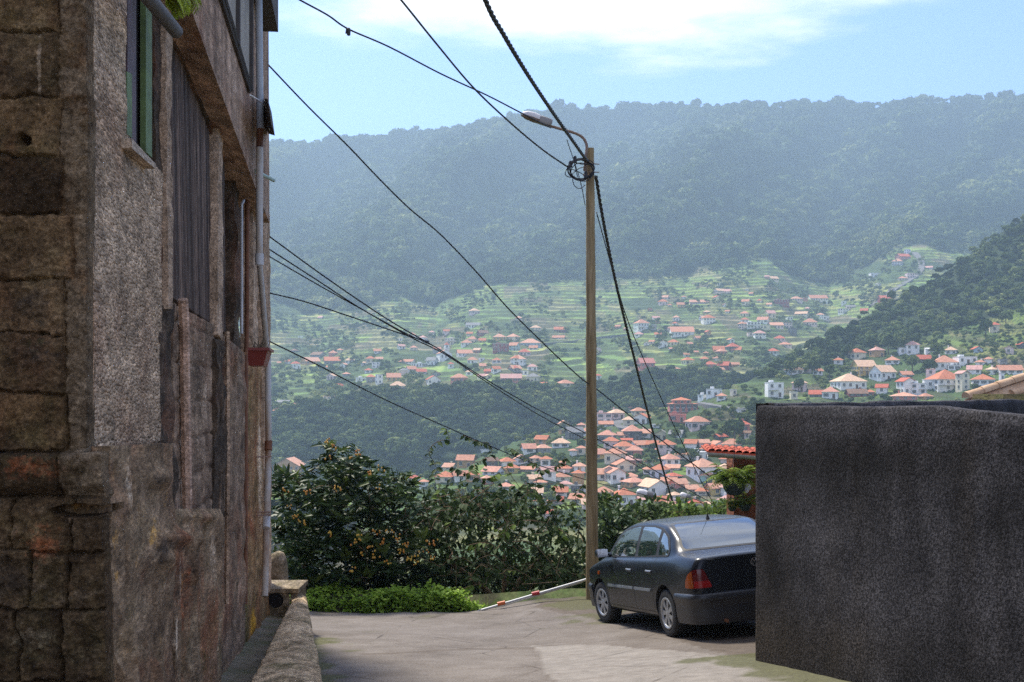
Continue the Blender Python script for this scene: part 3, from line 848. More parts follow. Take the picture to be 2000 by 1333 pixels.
child(slab_grid('column', [[(426, 150), (436, 150), (434, 668), (425, 655)]], M_COL, None, -.01, .1, .03, rl(.02, 6, 73)))
child(slab_grid('column', [[(460, 270), (471, 270), (470, 705), (459, 700)]], M_DARKC, None, -.05, .18, .035, rl(.05, 4, 74)))
child(slab_grid('column', [[(494, 340), (503, 340), (503, 700), (494, 696)]], M_COL, None, -.01, .1, .04, rl(.02, 6, 75)))
def blocks(p):
    z = p[..., 2]; y = p[..., 1] + .012 * fbm(p * 9, 2, 5)
    zz = z + .02 * fbm(p * 4, 3, 6)
    k = np.floor((zz + .05) / .262); u = y / .5 + .5 * (k % 2)
    dz = np.abs((zz + .05) / .262 - k - .5); du = np.abs(u - np.floor(u) - .5)
    return -.022 * smooth(.43, .49, dz) - .018 * smooth(.46, .495, du) + .016 * fbm(p * 6, 4, 76)
child(slab_grid('block_infill', [[(338, 592), (430, 642), (432, 1000), (338, 1000)]], M_INFILL, None, -.035, .3, .024, blocks, att=att_low))
child(slab_grid('rubble_strip', [[(300, 598), (340, 594), (340, 1000), (298, 880)]], M_DARKC, None, -.02, .3, .02, rl(.05, 6, 77)))
LOW = lambda p: rocks(p) + .06 * smooth(.35, .6, fbm(p * np.array((2.2, 2.2, 2.6)), 4, 78)) * smooth(9.5, 7.5, p[..., 1]) - .02 * smooth(.1, .4, fbm(p * np.array((5, 5, 1.2)), 4, 79))
child(slab_grid('rubble_wall', [[(214, 872), (340, 866), (340, 1480), (226, 1480)]], M_RUBBLE, None, .075, .35, .02, rl(.035, 4, 80, LOW), att=att_low))
child(slab_grid('rubble_wall', [[(338, 994), (433, 994), (433, 1480), (338, 1480)]], M_RUBBLE, None, .035, .35, .024, rl(.045, 3.4, 81, LOW), att=att_low))
child(slab_grid('rubble_strip', [[(423, 662), (440, 668), (440, 1010), (423, 1000)]], M_DARKC, None, .0, .3, .02, rl(.06, 5, 86)))  # rough mossy strip; dark colour put in as the shaded gap by the infill
child(slab_grid('lower_wall', [[(430, 648), (480, 690), (480, 1400), (430, 1420)]], M_INFILL, None, -.01, .3, .03, rl(.045, 3, 82), att=att_low))
child(slab_grid('lower_wall', [[(478, 688), (527, 712), (530, 1380), (478, 1400)]], M_MOSSY, None, -.03, .3, .04, rl(.05, 3, 83), att=att_low))
child(slab_grid('end_wall', [[(515, 420), (527, 420), (531, 1160), (518, 1160)]], M_COL, None, .0, .3, .05, rl(.03, 3, 84)))

# upper storey: stained cladding proud of the wall, its underside is the soffit
pts = [(526.5, 436), (499, 367), (369, 7), (312, -150), (312, -700), (521, -700)]
up = MB().prism([FW(x, y, .12) for x, y in pts], -NRM * .62)
child(up.build('upper_wall', M_UPPER))
child(slab_grid('soffit_beam', [[(336, 60), (352, 60), (416, 214), (416, 262)]], M_DARKC, None, -.05, .25, .03, rl(.02, 6, 85)))
M_FRAME = plain('weathered_frame', (.045, .036, .030), .8, var=.4)
M_PALEW = plain('stained_curtain', (.30, .26, .20), .8, var=.3, sc=3)
wn = MB()
for a, b in (((439, 0), (490, 176)), ((431, 0), (487, 178))):
    wn.tube([FW(a[0] - 34, a[1] - 116, .135), FW(*b, .135)], .022, 6)
wn.tube([FW(463, -60, .135), FW(463, 88, .135)], .03, 6); wn.tube([FW(489, -60, .135), FW(489, 176, .135)], .03, 6)
wf = child(wn.build('window_frame', M_FRAME))
pn = MB().prism([FW(441, -80, .128), FW(488, -80, .128), FW(488, 172, .128), FW(441, 10, .128)], -NRM * .004)
child(pn.build('window_pane', M_PALEW))
# eave and small awning at the far top corner
ev = MB().prism([FY(10.6, 3.87, -.5), FY(13.1, 3.87, -.5), FY(13.1, 3.87, .3), FY(10.6, 3.87, .3)], (0, 0, .5))
child(ev.build('roof_eave', M_FRAME))
aw = MB().prism([FW(517, 192, .13), FW(523, 194, .36), FW(530, 243, .36), FW(518, 243, .13)], ALONG * .5)
child(aw.build('awning', M_FRAME))

# window in the plaster: dark sheet painted as the unlit inside, green post, sill
M_GREEN = plain('green_paint', (.10, .15, .045), .7, var=.5, sc=9)
M_PURPLE = plain('faded_purple_paint', (.085, .05, .055), .7, var=.5, sc=9)
M_SILL = oldwall('sill_stone', [(.3, (.22, .20, .18)), (.7, (.36, .33, .31))], .3, 60, 4, .5)
wi = MB().prism([FW(240, -300, -.055), FW(312, -300, -.055), FW(312, 330, -.055), FW(240, 262, -.055)], -NRM * .05)
wo_ = child(wi.build('window', M_INSIDE_SHADE))
ps = MB().prism([FW(285, -60, -.01), FW(297, -60, -.01), FW(297, 308, -.01), FW(285, 297, -.01)], -NRM * .03)
ps.build('post', M_GREEN, None); bpy.data.objects['post'].parent = wo_; bpy.data.objects['post'].matrix_parent_inverse = Matrix.Identity(4)
ps = MB().prism([FW(249, -60, -.03), FW(266, -60, -.03), FW(266, 280, -.03), FW(249, 272, -.03)], -NRM * .015)
o = ps.build('shutter', M_PURPLE, None); o.parent = wo_
ps = MB().prism([FW(248, 140, -.02), FW(258, 145, -.02), FW(258, 270, -.02), FW(248, 262, -.02)], -NRM * .008)
o = ps.build('shutter_board', M_GREEN, None); o.parent = wo_
sl = MB().prism([FW(257, 271, .05), FW(304, 321, .05), FW(303, 330, .05), FW(258, 290, .05)], -NRM * .3)
o = sl.build('sill', M_SILL, None, bevel=.006); o.parent = wo_
# pipes and cables fixed to the front
M_PIPE = plain('grey_blue_pipe', (.36, .40, .44), .45, var=.2, sc=3)
t = NT('stained_pipe')
M_PIPE2 = t.done(t.ramp(t.noise(2.6, 6, .65, (1, 1, .25)), [(.35, (.24, .12, .05)), (.47, (.42, .35, .27)), (.6, (.52, .52, .50))]), .5, None, 0, .4)
M_RUST = plain('rust', (.17, .07, .032), .85, var=.4, sc=8)
M_WHITEP = plain('white_pipe', (.50, .49, .47), .5, var=.25, sc=5)
M_PINKP = oldwall('pinkish_render', [(.3, (.23, .165, .14)), (.7, (.36, .28, .245))], .6, 60, 3, .5)
def pipe(name, pts, r, mat, offs=.1, n=10):
    return child(MB().tube([FW(x, y, offs) if not isinstance(x, Vector) else x for x, y in pts], r, n).build(name, mat, None, True))
dp = pipe('drainpipe', [(503, -220), (508, 252)], .035, M_PIPE, .19)
pipe('drainpipe', [(508, 252), (507, 288)], .034, M_RUST, .19)
pipe('drainpipe', [(507, 288), (506.5, 515)], .035, M_PIPE2, .19)
pipe('pipe_collar', [(506.5, 496), (506.5, 518)], .042, M_WHITEP, .19)
pipe('drainpipe', [(506.5, 515), (511, 560), (519, 660), (523, 700)], .030, M_WHITEP, .14)
pipe('drainpipe', [(523, 700), (524.5, 870), (521, 1000), (517, 1165)], .038, M_PIPE2, .10)
pipe('pipe_collar', [(524.5, 862), (524, 880)], .045, M_RUST, .10)
pipe('pipe_collar', [(520.6, 1010), (519.6, 1032)], .045, M_WHITEP, .10)
for yy in (892, 1000, 1006):
    pipe('pipe_bracket', [(501, yy + 1), (529, yy)], .008, M_RUST, .14, 6)
pipe('rusty_pipe', [(483, 318), (482, 660), (480, 700), (479, 1180)], .024, M_RUST, -.02)
pipe('thin_pipe', [(476, 392), (472, 400), (472, 652)], .014, M_WHITEP, .0)
pipe('render_strip', [(357, 585), (360, 640), (362, 800), (366, 1022)], .034, M_PINKP, .0, 7)
pipe('grey_batten', [(444, 648), (445, 900), (443, 1180)], .022, M_COL, .02, 5)
pipe('drain_spout', [(268, -30), (344, 62)], .036, plain('grey_spout', (.085, .075, .066), .75, var=.3), .17, 12)
pipe('copper_wire', [(411, 225), (398, 268), (399, 330), (405, 372), (412, 470), (419, 640), (421, 660)], .006, plain('orange_wire', (.30, .09, .03), .6), -.1, 5)
a = FW(497, 334, .12); b = P(535, 353, a.y + .35)
child(MB().tube([a, b], .02, 8).build('outlet_tube', plain('pale_green_tube', (.32, .42, .35), .5), None, True))
pipe('looped_cable', [(488, 186), (505, 196), (519, 208), (526, 222), (530, 244), (528, 254), (525, 250)], .007, M_WHITEP, .26, 5)

# ------------------------------------------------------------------ gutter, parapet, drain block
def fx(Y): return -1.107 - .129 * Y
M_PARA = oldwall('parapet_mortar', [(.32, (.11, .09, .062)), (.46, (.29, .245, .185)), (.68, (.44, .385, .305))], .2, 60, 5, 1.0, moss=.8, ys=.6)
t, c, bp = concrete('gutter_floor', [(.3, (.07, .06, .035)), (.55, (.14, .115, .08)), (.75, (.2, .18, .14))], .6, 2)
c = t.mix(t.ramp(t.noise(2.5, 6, .7), [(.45, 0), (.62, .8)]), c, (.06, .07, .02))
M_GUT = t.done(c, .85, bp, 0, .3)
yy = np.linspace(4.0, 17.4, 200); cross = np.linspace(0, 1, 44)
xi = fx(yy) + .36 - .012 * (yy - 11); xo = -1.81 - .18 * (yy - 11.2)
ztop = -1.2 - .094 * yy
prof = []
for k, (yv, a, b, zt) in enumerate(zip(yy, xi, xo, ztop)):
    zf = zt - .22; zr = G(b, yv) - .08
    pr = []
    for s in cross:
        if s < .2: q = (a - .01 + .01 * s * 5, zf - .05 + (zt - zf + .02) * s * 5)
        elif s < .72: q = (a + (b - a) * (s - .2) / .52, zt + .035 * math.sin((s - .2) / .52 * math.pi))
        else: q = (b + .10 * (s - .72) / .28, zt + (zr - zt) * (s - .72) / .28)
        pr.append((q[0], yv, q[1]))
    prof.append(pr)
pv_ = np.array(prof)
nn = fbm(pv_ * 3.2, 4, 91); n3 = fbm(pv_ * 11, 3, 92)
pv_[..., 2] += .035 * nn * (pv_[..., 2] > ztop[:, None] - .12) + .012 * n3
pv_[..., 0] += .035 * fbm(pv_ * 2.4 + 7, 4, 93) + .008 * n3
PARA = mesh_np('parapet', pv_.reshape(-1, 3), grid_faces(*pv_.shape[:2], True), M_PARA, None, True)
tag(PARA, 'low rough tan mortar kerb along the gutter of the old house', 'kerb wall')
gy_ = np.linspace(4, 17.3, 120); gu = np.linspace(0, 1, 14)
gp = V3(fx(gy_)[:, None] - .03 + (.42) * gu[None], gy_[:, None] + 0 * gu[None], (-1.2 - .094 * gy_)[:, None] - .2 - .03 * np.sin(gu * 3.14)[None] + 0 * gy_[:, None])
gp[..., 2] += .02 * fbm(gp * 4, 4, 94)
tag(mesh_np('gutter', gp.reshape(-1, 3), grid_faces(*gp.shape[:2], True), M_GUT, None, True), 'shallow mossy drain channel between the old house and its kerb', 'gutter')

db = thing('drain_block', 'concrete drain block with a round dark pipe hole at the foot of the pipe', 'drain', P(538, 1190, 16.4))
M_DBLK = oldwall('drain_concrete', [(.3, (.06, .055, .04)), (.5, (.12, .11, .09)), (.75, (.22, .21, .195))], .2, 60, 4, .7, moss=.7)
d0 = 16.4
bm = MB()
c0 = P(538, 1173, d0)
rim = [Vector((c0.x + .105 * math.cos(a), d0, c0.z + .105 * math.sin(a))) for a in np.linspace(0, 2 * math.pi, 21)[:-1]]
x0, x1, z0, z1 = P(510, 0, d0).x, P(566, 0, d0).x, P(0, 1215, d0).z, P(0, 1157, d0).z
out = []
for q in rim:
    dx, dz = q.x - c0.x, q.z - c0.z
    s = min(((x1 - c0.x) if dx > 0 else (c0.x - x0)) / max(abs(dx), 1e-6), ((z1 - c0.z) if dz > 0 else (c0.z - z0)) / max(abs(dz), 1e-6))
    out.append(Vector((c0.x + dx * s, d0, c0.z + dz * s)))
n_ = len(rim)
inn = [q + Vector((0, .35, 0)) for q in rim]
bm.add(rim + out + inn, [(i, n_ + i, n_ + (i + 1) % n_, (i + 1) % n_) for i in range(n_)] + [(i, (i + 1) % n_, 2 * n_ + (i + 1) % n_, 2 * n_ + i) for i in range(n_)] + [tuple(range(2 * n_, 3 * n_))])
bm.box((x0 - .02, d0 - .02, z1 - .01), (x1 + .12, d0 + .75, z1 + .05))
bm.box((x1, d0 + .03, z0), (x1 + .1, d0 + .7, z1 - .01))
bo = child(bm.build('block', M_DBLK, None, bevel=.012), db)
bo2 = child(MB().tube([c0 + Vector((0, .02, 0)), c0 + Vector((0, .33, 0))], .1, 20).build('hole_shade_plug', M_INSIDE_SHADE, None), db)  # dark plug fills the bore, giving the hole its shade as colour
stn = MB()
sv = np.array([(math.cos(a) * r, math.sin(a) * r, z) for z, r in ((-.4, .24), (0, .27), (.3, .27), (.5, .24), (.62, .17), (.66, .06)) for a in np.linspace(0, 2 * math.pi, 17)[:-1]])
sv += .04 * np.stack([fbm(sv * 3 + k, 3, 95) for k in (0, 9, 18)], 1)
sb = P(543, 1142, 18.4)
fs = [(i * 16 + k, i * 16 + (k + 1) % 16, (i + 1) * 16 + (k + 1) % 16, (i + 1) * 16 + k) for i in range(5) for k in range(16)] + [tuple(80 + k for k in range(16))]
tag(mesh_np('stone_post', sv * np.array((.55, .6, .75)) + np.array(sb), fs, M_DBLK, None, True), 'rounded grey stone standing at the far corner of the old house', 'stone')

# red planter hanging on the front
pl = thing('planter', 'small red plastic planter hanging on the old house', 'planter', FW(501, 700, .2))
M_RED = plain('red_plastic', (.20, .035, .025), .45, var=.1)
pb = MB()
ca = FW(484, 714, .12); ln = .62
def tr(z, hw, dp): return [ca + ALONG * (ln / 2 - hw) + NRM * 0 + Vector((0, 0, z)), ca + ALONG * (ln / 2 + hw) + Vector((0, 0, z)), ca + ALONG * (ln / 2 + hw) + NRM * dp + Vector((0, 0, z)), ca + ALONG * (ln / 2 - hw) + NRM * dp + Vector((0, 0, z))]
a, b, c1, d1 = tr(0, .26, .14), tr(.14, .31, .18), tr(.14, .33, .2), tr(.165, .33, .2)
pb.add(a + b + c1 + d1, [(3, 2, 1, 0)] + [(i + k, i + (k + 1) % 4, i + 4 + (k + 1) % 4, i + 4 + k) for i in (0, 4, 8) for k in range(4)] + [(12, 13, 14, 15)])
child(pb.build('trough', M_RED, None), pl)
pt = MB(); r3 = random.Random(3)
for k in range(26):
    s = ca + ALONG * r3.uniform(.05, .55) + NRM * r3.uniform(.03, .15) + Vector((0, 0, .16))
    pt.tube([s, s + Vector((r3.uniform(-.05, .05), r3.uniform(-.05, .05), r3.uniform(.03, .12)))], [.004, .002], 4)
child(pt.build('dry_stems', plain('dry_stems', (.12, .09, .05), .9)), pl)

# ------------------------------------------------------------------ dark wall at the right
t = NT('charcoal_render')
a = t.noise(1.6, 7, .65, (1, 1, .8)); g1 = t.noise(46, 3, .75); g2 = t.noise(110, 2, .6); st = t.noise(5, 5, .6, (1, 1, .22))
c = t.mix(1.0, t.ramp(a, [(.30, (.016, .0157, .0178)), (.5, (.031, .0303, .034)), (.70, (.057, .0555, .061))]), t.ramp(st, [(.3, .65), (.55, 1), (.75, 1.35)]), 'MULTIPLY')
c = t.mix(t.math('MULTIPLY', t.attr('pale', 'Fac'), .75), c, (.090, .088, .098)); c = t.mix(t.math('MULTIPLY', t.attr('dark', 'Fac'), .8), c, (.010, .0095, .0095)); c = t.mix(t.math('MULTIPLY', t.attr('brown', 'Fac'), .6), c, (.055, .044, .033))
c = t.mix(1.0, c, t.ramp(g1, [(.36, .3), (.5, .9), (.62, 2.0)]), 'MULTIPLY')
h = t.math('ADD', g1, t.math('MULTIPLY', g2, .4))
M_CHAR = t.done(c, .9, t.bump(h, .8, .02), 0, .08)
def wall_strip(name, A, B, top, thick, label, bot=None, n=(0, 0), seed=1, step=.03):
    A, B = Vector(A), Vector(B); d = (B - A); L = d.length; d.normalize()
    nr = Vector((d.y, -d.x, 0))
    if nr.dot(-A) < 0: nr = -nr
    nu = int(L / step); nv = int(3.0 / step)
    u = np.linspace(0, 1, nu); v = np.linspace(0, 1, nv)
    ax = A.x + (B.x - A.x) * u; ay = A.y + (B.y - A.y) * u
    zb = (G(ax, ay) - .15) if bot is None else 0 * u + bot
    zt = top(u) + .018 * fbm(V3(u * L * 1.6, 0 * u + seed, 0 * u), 4, 97)
    prof = [(None, 0)]
    p = V3(ax[None] + 0 * v[:, None], ay[None] + 0 * v[:, None], zb[None] + (zt - zb)[None] * v[:, None])
    r = .018 * fbm(p * 2.2 + seed, 4, 98) - .025 * smooth(.965, 1, v)[:, None]
    p = p + np.array(nr) * r[..., None]
    tp = V3(ax, ay, zt - .004) - np.array(nr) * (thick * .5); tp[:, 2] += .012
    tb = V3(ax, ay, zt - .02) - np.array(nr) * thick
    bb = V3(ax, ay, zb) - np.array(nr) * thick
    p = np.concatenate([p, tp[None], tb[None], bb[None]])
    # close the ends
    e0 = p[:, :1].copy(); e1 = p[:, -1:].copy()
    e0[:-3] = e0[:-3] - np.array(nr) * thick; e1[:-3] = e1[:-3] - np.array(nr) * thick
    e0[-3:, 0] = bb[0]; e1[-3:, 0] = bb[-1]
    p = np.concatenate([e0, p, e1], 1)
    x, y = fpx(p); n = fbm(p * np.array((1.6, 1.6, 1.0)), 5, 99 + seed); n2 = fbm(p * np.array((5, 5, .6)), 4, 101)
    at = {'pale': np.clip(.75 * smooth(.06, .0, np.abs(zt[None] - np.concatenate([p[:, :1], p[:, 1:-1], p[:, -1:]], 1)[:, 1:-1, 2]))[:, np.r_[0, 0:p.shape[1] - 2, p.shape[1] - 3]] * (.6 + n2) + bl(x, y, 1620, 1055, 110, 60, .6) + bl(x, y, 1900, 1150, 90, 90, .5) + bl(x, y, 1700, 1180, 160, 70, .4) + bl(x, y, 1560, 830, 200, 28, .5) + bl(x, y, 1850, 850, 140, 26, .4) + .5 * n + .25 * n2 - .1, 0, 1),
          'dark': np.clip(bl(x, y, 1508, 1100, 20, 130, .8) + bl(x, y, 1590, 900, 100, 45, .65) + bl(x, y, 1780, 905, 150, 50, .5) + bl(x, y, 1860, 1230, 30, 160, .55) + bl(x, y, 1960, 1000, 60, 60, .5) + .5 * n2 - .25 * n - .05, 0, 1),
          'brown': np.clip(bl(x, y, 1560, 1270, 200, 70, .7) + bl(x, y, 1490, 1250, 30, 60, .6) + .4 * n2, 0, 1)}
    o = mesh_np(name, p.reshape(-1, 3), grid_faces(p.shape[0], p.shape[1]), M_CHAR, None, False, attr={k_: v_.ravel() for k_, v_ in at.items()})
    # a fine rough front deserves outward faces
    return tag(o, label, 'wall')
wall_strip('garden_wall', (2.45, 12.35, 0), (4.55, 4.5, 0), lambda u: np.interp(u, [0, .15, .35, .5, .7, 1], [-.125, -.118, -.10, -.155, -.20, -.23]), .2, 'rough charcoal rendered wall standing beside the lane, its corner next to the car', seed=1, step=.022)
wall_strip('yard_wall', (2.68, 12.48, 0), (22.0, 37.5, 0), lambda u: np.interp(u, [0, .3, 1], [-.10, -.098, -.12]), .2, 'dark back wall of the yard seen over the top of the charcoal wall', bot=-3.4, seed=5, step=.06)
# ------------------------------------------------------------------ the parked saloon car
def pchip(x, y, xq):
    x = np.asarray(x, float); y = np.asarray(y, float)
    h = np.diff(x); dl = np.diff(y, axis=0) / h[:, None]
    m = np.zeros_like(y)
    a, b = dl[:-1], dl[1:]
    m[1:-1] = np.where(a * b > 0, 2 * a * b / np.where(np.abs(a + b) < 1e-9, 1e-9, a + b), 0)
    m[0], m[-1] = dl[0], dl[-1]
    k = np.clip(np.searchsorted(x, xq) - 1, 0, len(x) - 2); t = ((xq - x[k]) / h[k])[:, None]; hh = h[k][:, None]
    return ((1 + 2 * t) * (1 - t) ** 2 * y[k] + t * (1 - t) ** 2 * hh * m[k] + t * t * (3 - 2 * t) * y[k + 1] + t * t * (t - 1) * hh * m[k + 1])
ST = np.array([  # x, widest y, underside z, shoulder z, shoulder y, then (y, z) up the side to the roof rail, top z
 (-.885, .64, .42, .885, .60, .56, .930, .40, .945, .24, .952, .955),
 (-.865, .72, .36, .900, .68, .63, .950, .45, .962, .27, .968, .970),
 (-.80, .775, .31, .908, .735, .675, .962, .49, .975, .29, .982, .985),
 (-.55, .808, .26, .915, .768, .70, .978, .52, .995, .30, 1.003, 1.006),
 (-.37, .815, .25, .918, .778, .71, .985, .60, 1.005, .42, 1.018, 1.022),
 (-.05, .820, .24, .918, .785, .735, .965, .672, 1.095, .575, 1.190, 1.205),
 (.27, .822, .23, .915, .785, .748, .948, .672, 1.160, .570, 1.328, 1.360),
 (.60, .822, .23, .910, .785, .750, .940, .670, 1.170, .568, 1.358, 1.402),
 (1.0, .822, .23, .905, .785, .752, .935, .670, 1.170, .568, 1.366, 1.414),
 (1.45, .822, .23, .900, .785, .752, .928, .672, 1.160, .570, 1.350, 1.398),
 (1.82, .822, .23, .895, .785, .752, .922, .676, 1.130, .580, 1.285, 1.330),
 (2.12, .820, .23, .880, .785, .748, .910, .685, 1.045, .620, 1.125, 1.150),
 (2.42, .818, .23, .850, .785, .735, .888, .650, .935, .48, .960, .970),
 (2.62, .815, .23, .815, .782, .720, .852, .600, .900, .40, .922, .932),
 (2.90, .800, .24, .765, .765, .690, .800, .560, .843, .35, .862, .870),
 (3.06, .750, .26, .705, .720, .640, .735, .510, .775, .32, .792, .800),
 (3.14, .680, .30, .640, .650, .570, .665, .450, .695, .28, .710, .716),
 (3.18, .560, .36, .580, .530, .470, .598, .360, .615, .22, .625, .630)])
def car_mesh():
    xq = np.concatenate([np.linspace(-.885, -.8, 8)[:-1], np.linspace(-.8, 3.06, 120)[:-1], np.linspace(3.06, 3.18, 10)])
    S = pchip(ST[:, 0], ST[:, 1:], xq)
    ym, zs, zsh, ysh, y7, z7, y8, z8, y9, z9, zt = S.T
    o = 0 * ym
    ctrl = [(o, zs), (ym * .55, zs), (ym - .07, zs), (ym - .022, zs + .06), (ym - .006, zs + .2), (ym, .58 + o), (ym - .006, .5 * (.58 + zsh) + .06), (ysh, zsh), (y7, z7), (y8, z8), (y9, z9), (y9 * .84, z9 + (zt - z9) * .52), (y9 * .45, z9 + (zt - z9) * .88), (o, zt)]
    ctrl = np.array(ctrl)                                   # (k, 2, nx)
    k = ctrl.shape[0]
    # parametrise by length so that creases stay put
    q = np.linspace(0, k - 1, 58)
    prof = pchip(np.arange(k), ctrl.reshape(k, -1), q).reshape(len(q), 2, -1)
    Y, Z = prof[:, 0].T, prof[:, 1].T                       # (nx, nv)
    X = np.broadcast_to(xq[:, None], Y.shape)
    h = V3(X, Y, Z)
    full = np.concatenate([h, h[:, -2:0:-1] * np.array((1, -1, 1))], 1)   # closed loop
    nx, nl = full.shape[:2]
    idx = np.arange(nx * nl).reshape(nx, nl)
    f = np.stack([idx[:-1], np.roll(idx[:-1], -1, 1), np.roll(idx[1:], -1, 1), idx[1:]], -1).reshape(-1, 4).tolist()
    f += [idx[0].tolist()[::-1], idx[-1].tolist()]
    return full.reshape(-1, 3), f
t = NT('car_paint')
_c = t.mix(t.ramp(t.noise(3, 4, .6, obj=True), [(.45, 0), (.7, .5)]), (.006, .009, .014), (.014, .016, .020))
CARP = t.done(_c, .34, None, .05, .25, Coat_Weight=.22, Coat_Roughness=.07)
t = NT('car_glass')
GLASS = t.done((.014, .026, .028), .03, None, 0, 1.0, Coat_Weight=1.0, Coat_Roughness=.02, Coat_IOR=2.0)
M_BLK = plain('black_rubber', (.012, .012, .013), .6)
M_PLB = plain('bumper_plastic', (.018, .020, .025), .38, var=.3)
M_TYRE = plain('tyre', (.018, .018, .018), .85, var=.3)
M_RIM = plain('silver_hubcap', (.36, .37, .38), .38, .6, var=.1)
M_CHR = plain('chrome', (.55, .56, .58), .2, 1)
M_RLENS = NT('red_lens').done((.26, .006, .008), .15, None, 0, .6)
M_DLENS = NT('dark_red_lens').done((.10, .004, .006), .15, None, 0, .6)
M_ALENS = NT('amber_lens').done((.28, .055, .005), .15, None, 0, .6)
M_MOULD = plain('grey_moulding', (.22, .25, .29), .3, .3)

CAR = thing('parked_car', 'dark slate saloon car parked on the sloping lane edge, facing downhill', 'car')
cv, cf = car_mesh()
body = mesh_np('body', cv, cf, None, None, True, mats=[CARP, M_BLK])
# wheel openings
cut = MB()
for ax in (0, 2.443):
    for s in (1, -1):
        cut.tube([(ax, s * .5, .30), (ax, s * .95, .30)], .335, 40)
cutter = cut.build('wheel_cut', [M_BLK])
for p_ in cutter.data.polygons: p_.material_index = 0
for o_ in (body, cutter):
    b_ = bmesh.new(); b_.from_mesh(o_.data); bmesh.ops.recalc_face_normals(b_, faces=b_.faces[:]); b_.to_mesh(o_.data); b_.free()
md = body.modifiers.new('cut', 'BOOLEAN'); md.operation = 'DIFFERENCE'; md.solver = 'EXACT'; md.object = cutter
dg = bpy.context.evaluated_depsgraph_get()
me2 = bpy.data.meshes.new_from_object(body.evaluated_get(dg))
body.modifiers.clear(); body.data = me2
bpy.data.objects.remove(cutter)
body.parent = CAR
# shade: sharp only at the openings
bm_ = bmesh.new(); bm_.from_mesh(me2)
for f_ in bm_.faces: f_.smooth = True
for e_ in bm_.edges:
    if len(e_.link_faces) == 2 and e_.calc_face_angle(0) > .75: e_.smooth = False
bm_.to_mesh(me2); bm_.free()
CB = BVHTree.FromPolygons(cv.tolist(), cf)
def conform(name, poly, org, u, v, ray, off, mat, parent, dens=.035, thick=.004, mats=None):
    """a shell lying on the car body: outline poly in the (u, v) plane, projected along ray"""
    u, v, ray = Vector(u), Vector(v), Vector(ray).normalized(); org = Vector(org)
    bm = bmesh.new()
    vs = [bm.verts.new((a, b, 0)) for a, b in poly]
    bm.faces.new(vs)
    a0, a1 = min(p[0] for p in poly), max(p[0] for p in poly); b0, b1 = min(p[1] for p in poly), max(p[1] for p in poly)
    for ax, lo, hi in ((0, a0, a1), (1, b0, b1)):
        n = int((hi - lo) / dens)
        for i in range(1, n + 1):
            c = [0, 0, 0]; c[ax] = lo + (hi - lo) * i / (n + 1); nn = [0, 0, 0]; nn[ax] = 1
            bmesh.ops.bisect_plane(bm, geom=bm.verts[:] + bm.edges[:] + bm.faces[:], plane_co=c, plane_no=nn)
    ok = []
    bm.verts.ensure_lookup_table()
    for q in bm.verts:
        o_ = org + u * q.co.x + v * q.co.y
        h = CB.ray_cast(o_, ray, 10)
        if h[0] is None:
            h = CB.find_nearest(o_ + ray * 2.0)
        n = h[1] if h[1].dot(ray) < 0 else -h[1]
        q.co = h[0] + n * off
        ok.append(n)
    bm.normal_update()
    if bm.faces:
        bm.faces.ensure_lookup_table()
        avg = sum((f.normal for f in bm.faces), Vector())
        if avg.dot(ray) > 0: bmesh.ops.reverse_faces(bm, faces=bm.faces[:])
    base = bm.edges[:]
    ret = bmesh.ops.extrude_face_region(bm, geom=bm.faces[:])
    nv = [g for g in ret['geom'] if isinstance(g, bmesh.types.BMVert)]
    for g in nv: g.co -= ray * thick * -1 * -1 if False else Vector((0, 0, 0))
    for g in nv: g.co = g.co - ray * thick
    for f in bm.faces: f.smooth = True
    for e in bm.edges:
        if len(e.link_faces) == 2 and e.calc_face_angle(0) > .6: e.smooth = False
    me = bpy.data.meshes.new(name); bm.to_mesh(me); bm.free()
    me.materials.append(mat)
    o = bpy.data.objects.new(name, me); COL.objects.link(o); o.parent = parent
    return o
SIDE = dict(org=(0, 2, 0), u=(1, 0, 0), v=(0, 0, 1), ray=(0, -1, 0))
SIDR = dict(org=(0, -2, 0), u=(1, 0, 0), v=(0, 0, 1), ray=(0, 1, 0))
REAR = dict(org=(-3, 0, 0), u=(0, 1, 0), v=(0, 0, 1), ray=(1, 0, 0))
TOP = dict(org=(0, 0, 3), u=(1, 0, 0), v=(0, 1, 0), ray=(0, 0, -1))
def rounded(poly, r=.03, n=4):
    out = []
    m = len(poly)
    for i in range(m):
        p = Vector(poly[i]).to_2d() if len(poly[i]) == 2 else Vector(poly[i]); a = Vector(poly[i - 1]); b = Vector(poly[(i + 1) % m])
        da, db_ = (a - p), (b - p)
        ra = min(r, da.length * .45, db_.length * .45)
        s, e = p + da.normalized() * ra, p + db_.normalized() * ra
        for k in range(n + 1):
            t_ = k / n
            q = s * (1 - t_) ** 2 + p * 2 * t_ * (1 - t_) + e * t_ * t_
            out.append((q.x, q.y))
    return out
W1 = [(1.09, .952), (2.13, .942), (2.06, 1.005), (1.70, 1.265), (1.30, 1.318), (1.09, 1.325)]
W2 = [(.36, .972), (1.00, .956), (1.00, 1.325), (.62, 1.318), (.36, 1.285)]
W3 = [(-.02, .985), (.27, .976), (.27, 1.262), (.12, 1.19), (-.02, 1.04)]
def grow(poly, d):
    c = Vector((sum(p[0] for p in poly) / len(poly), sum(p[1] for p in poly) / len(poly)))
    return [tuple(c + (Vector(p) - c) * (1 + d / (Vector(p) - c).length)) for p in poly]
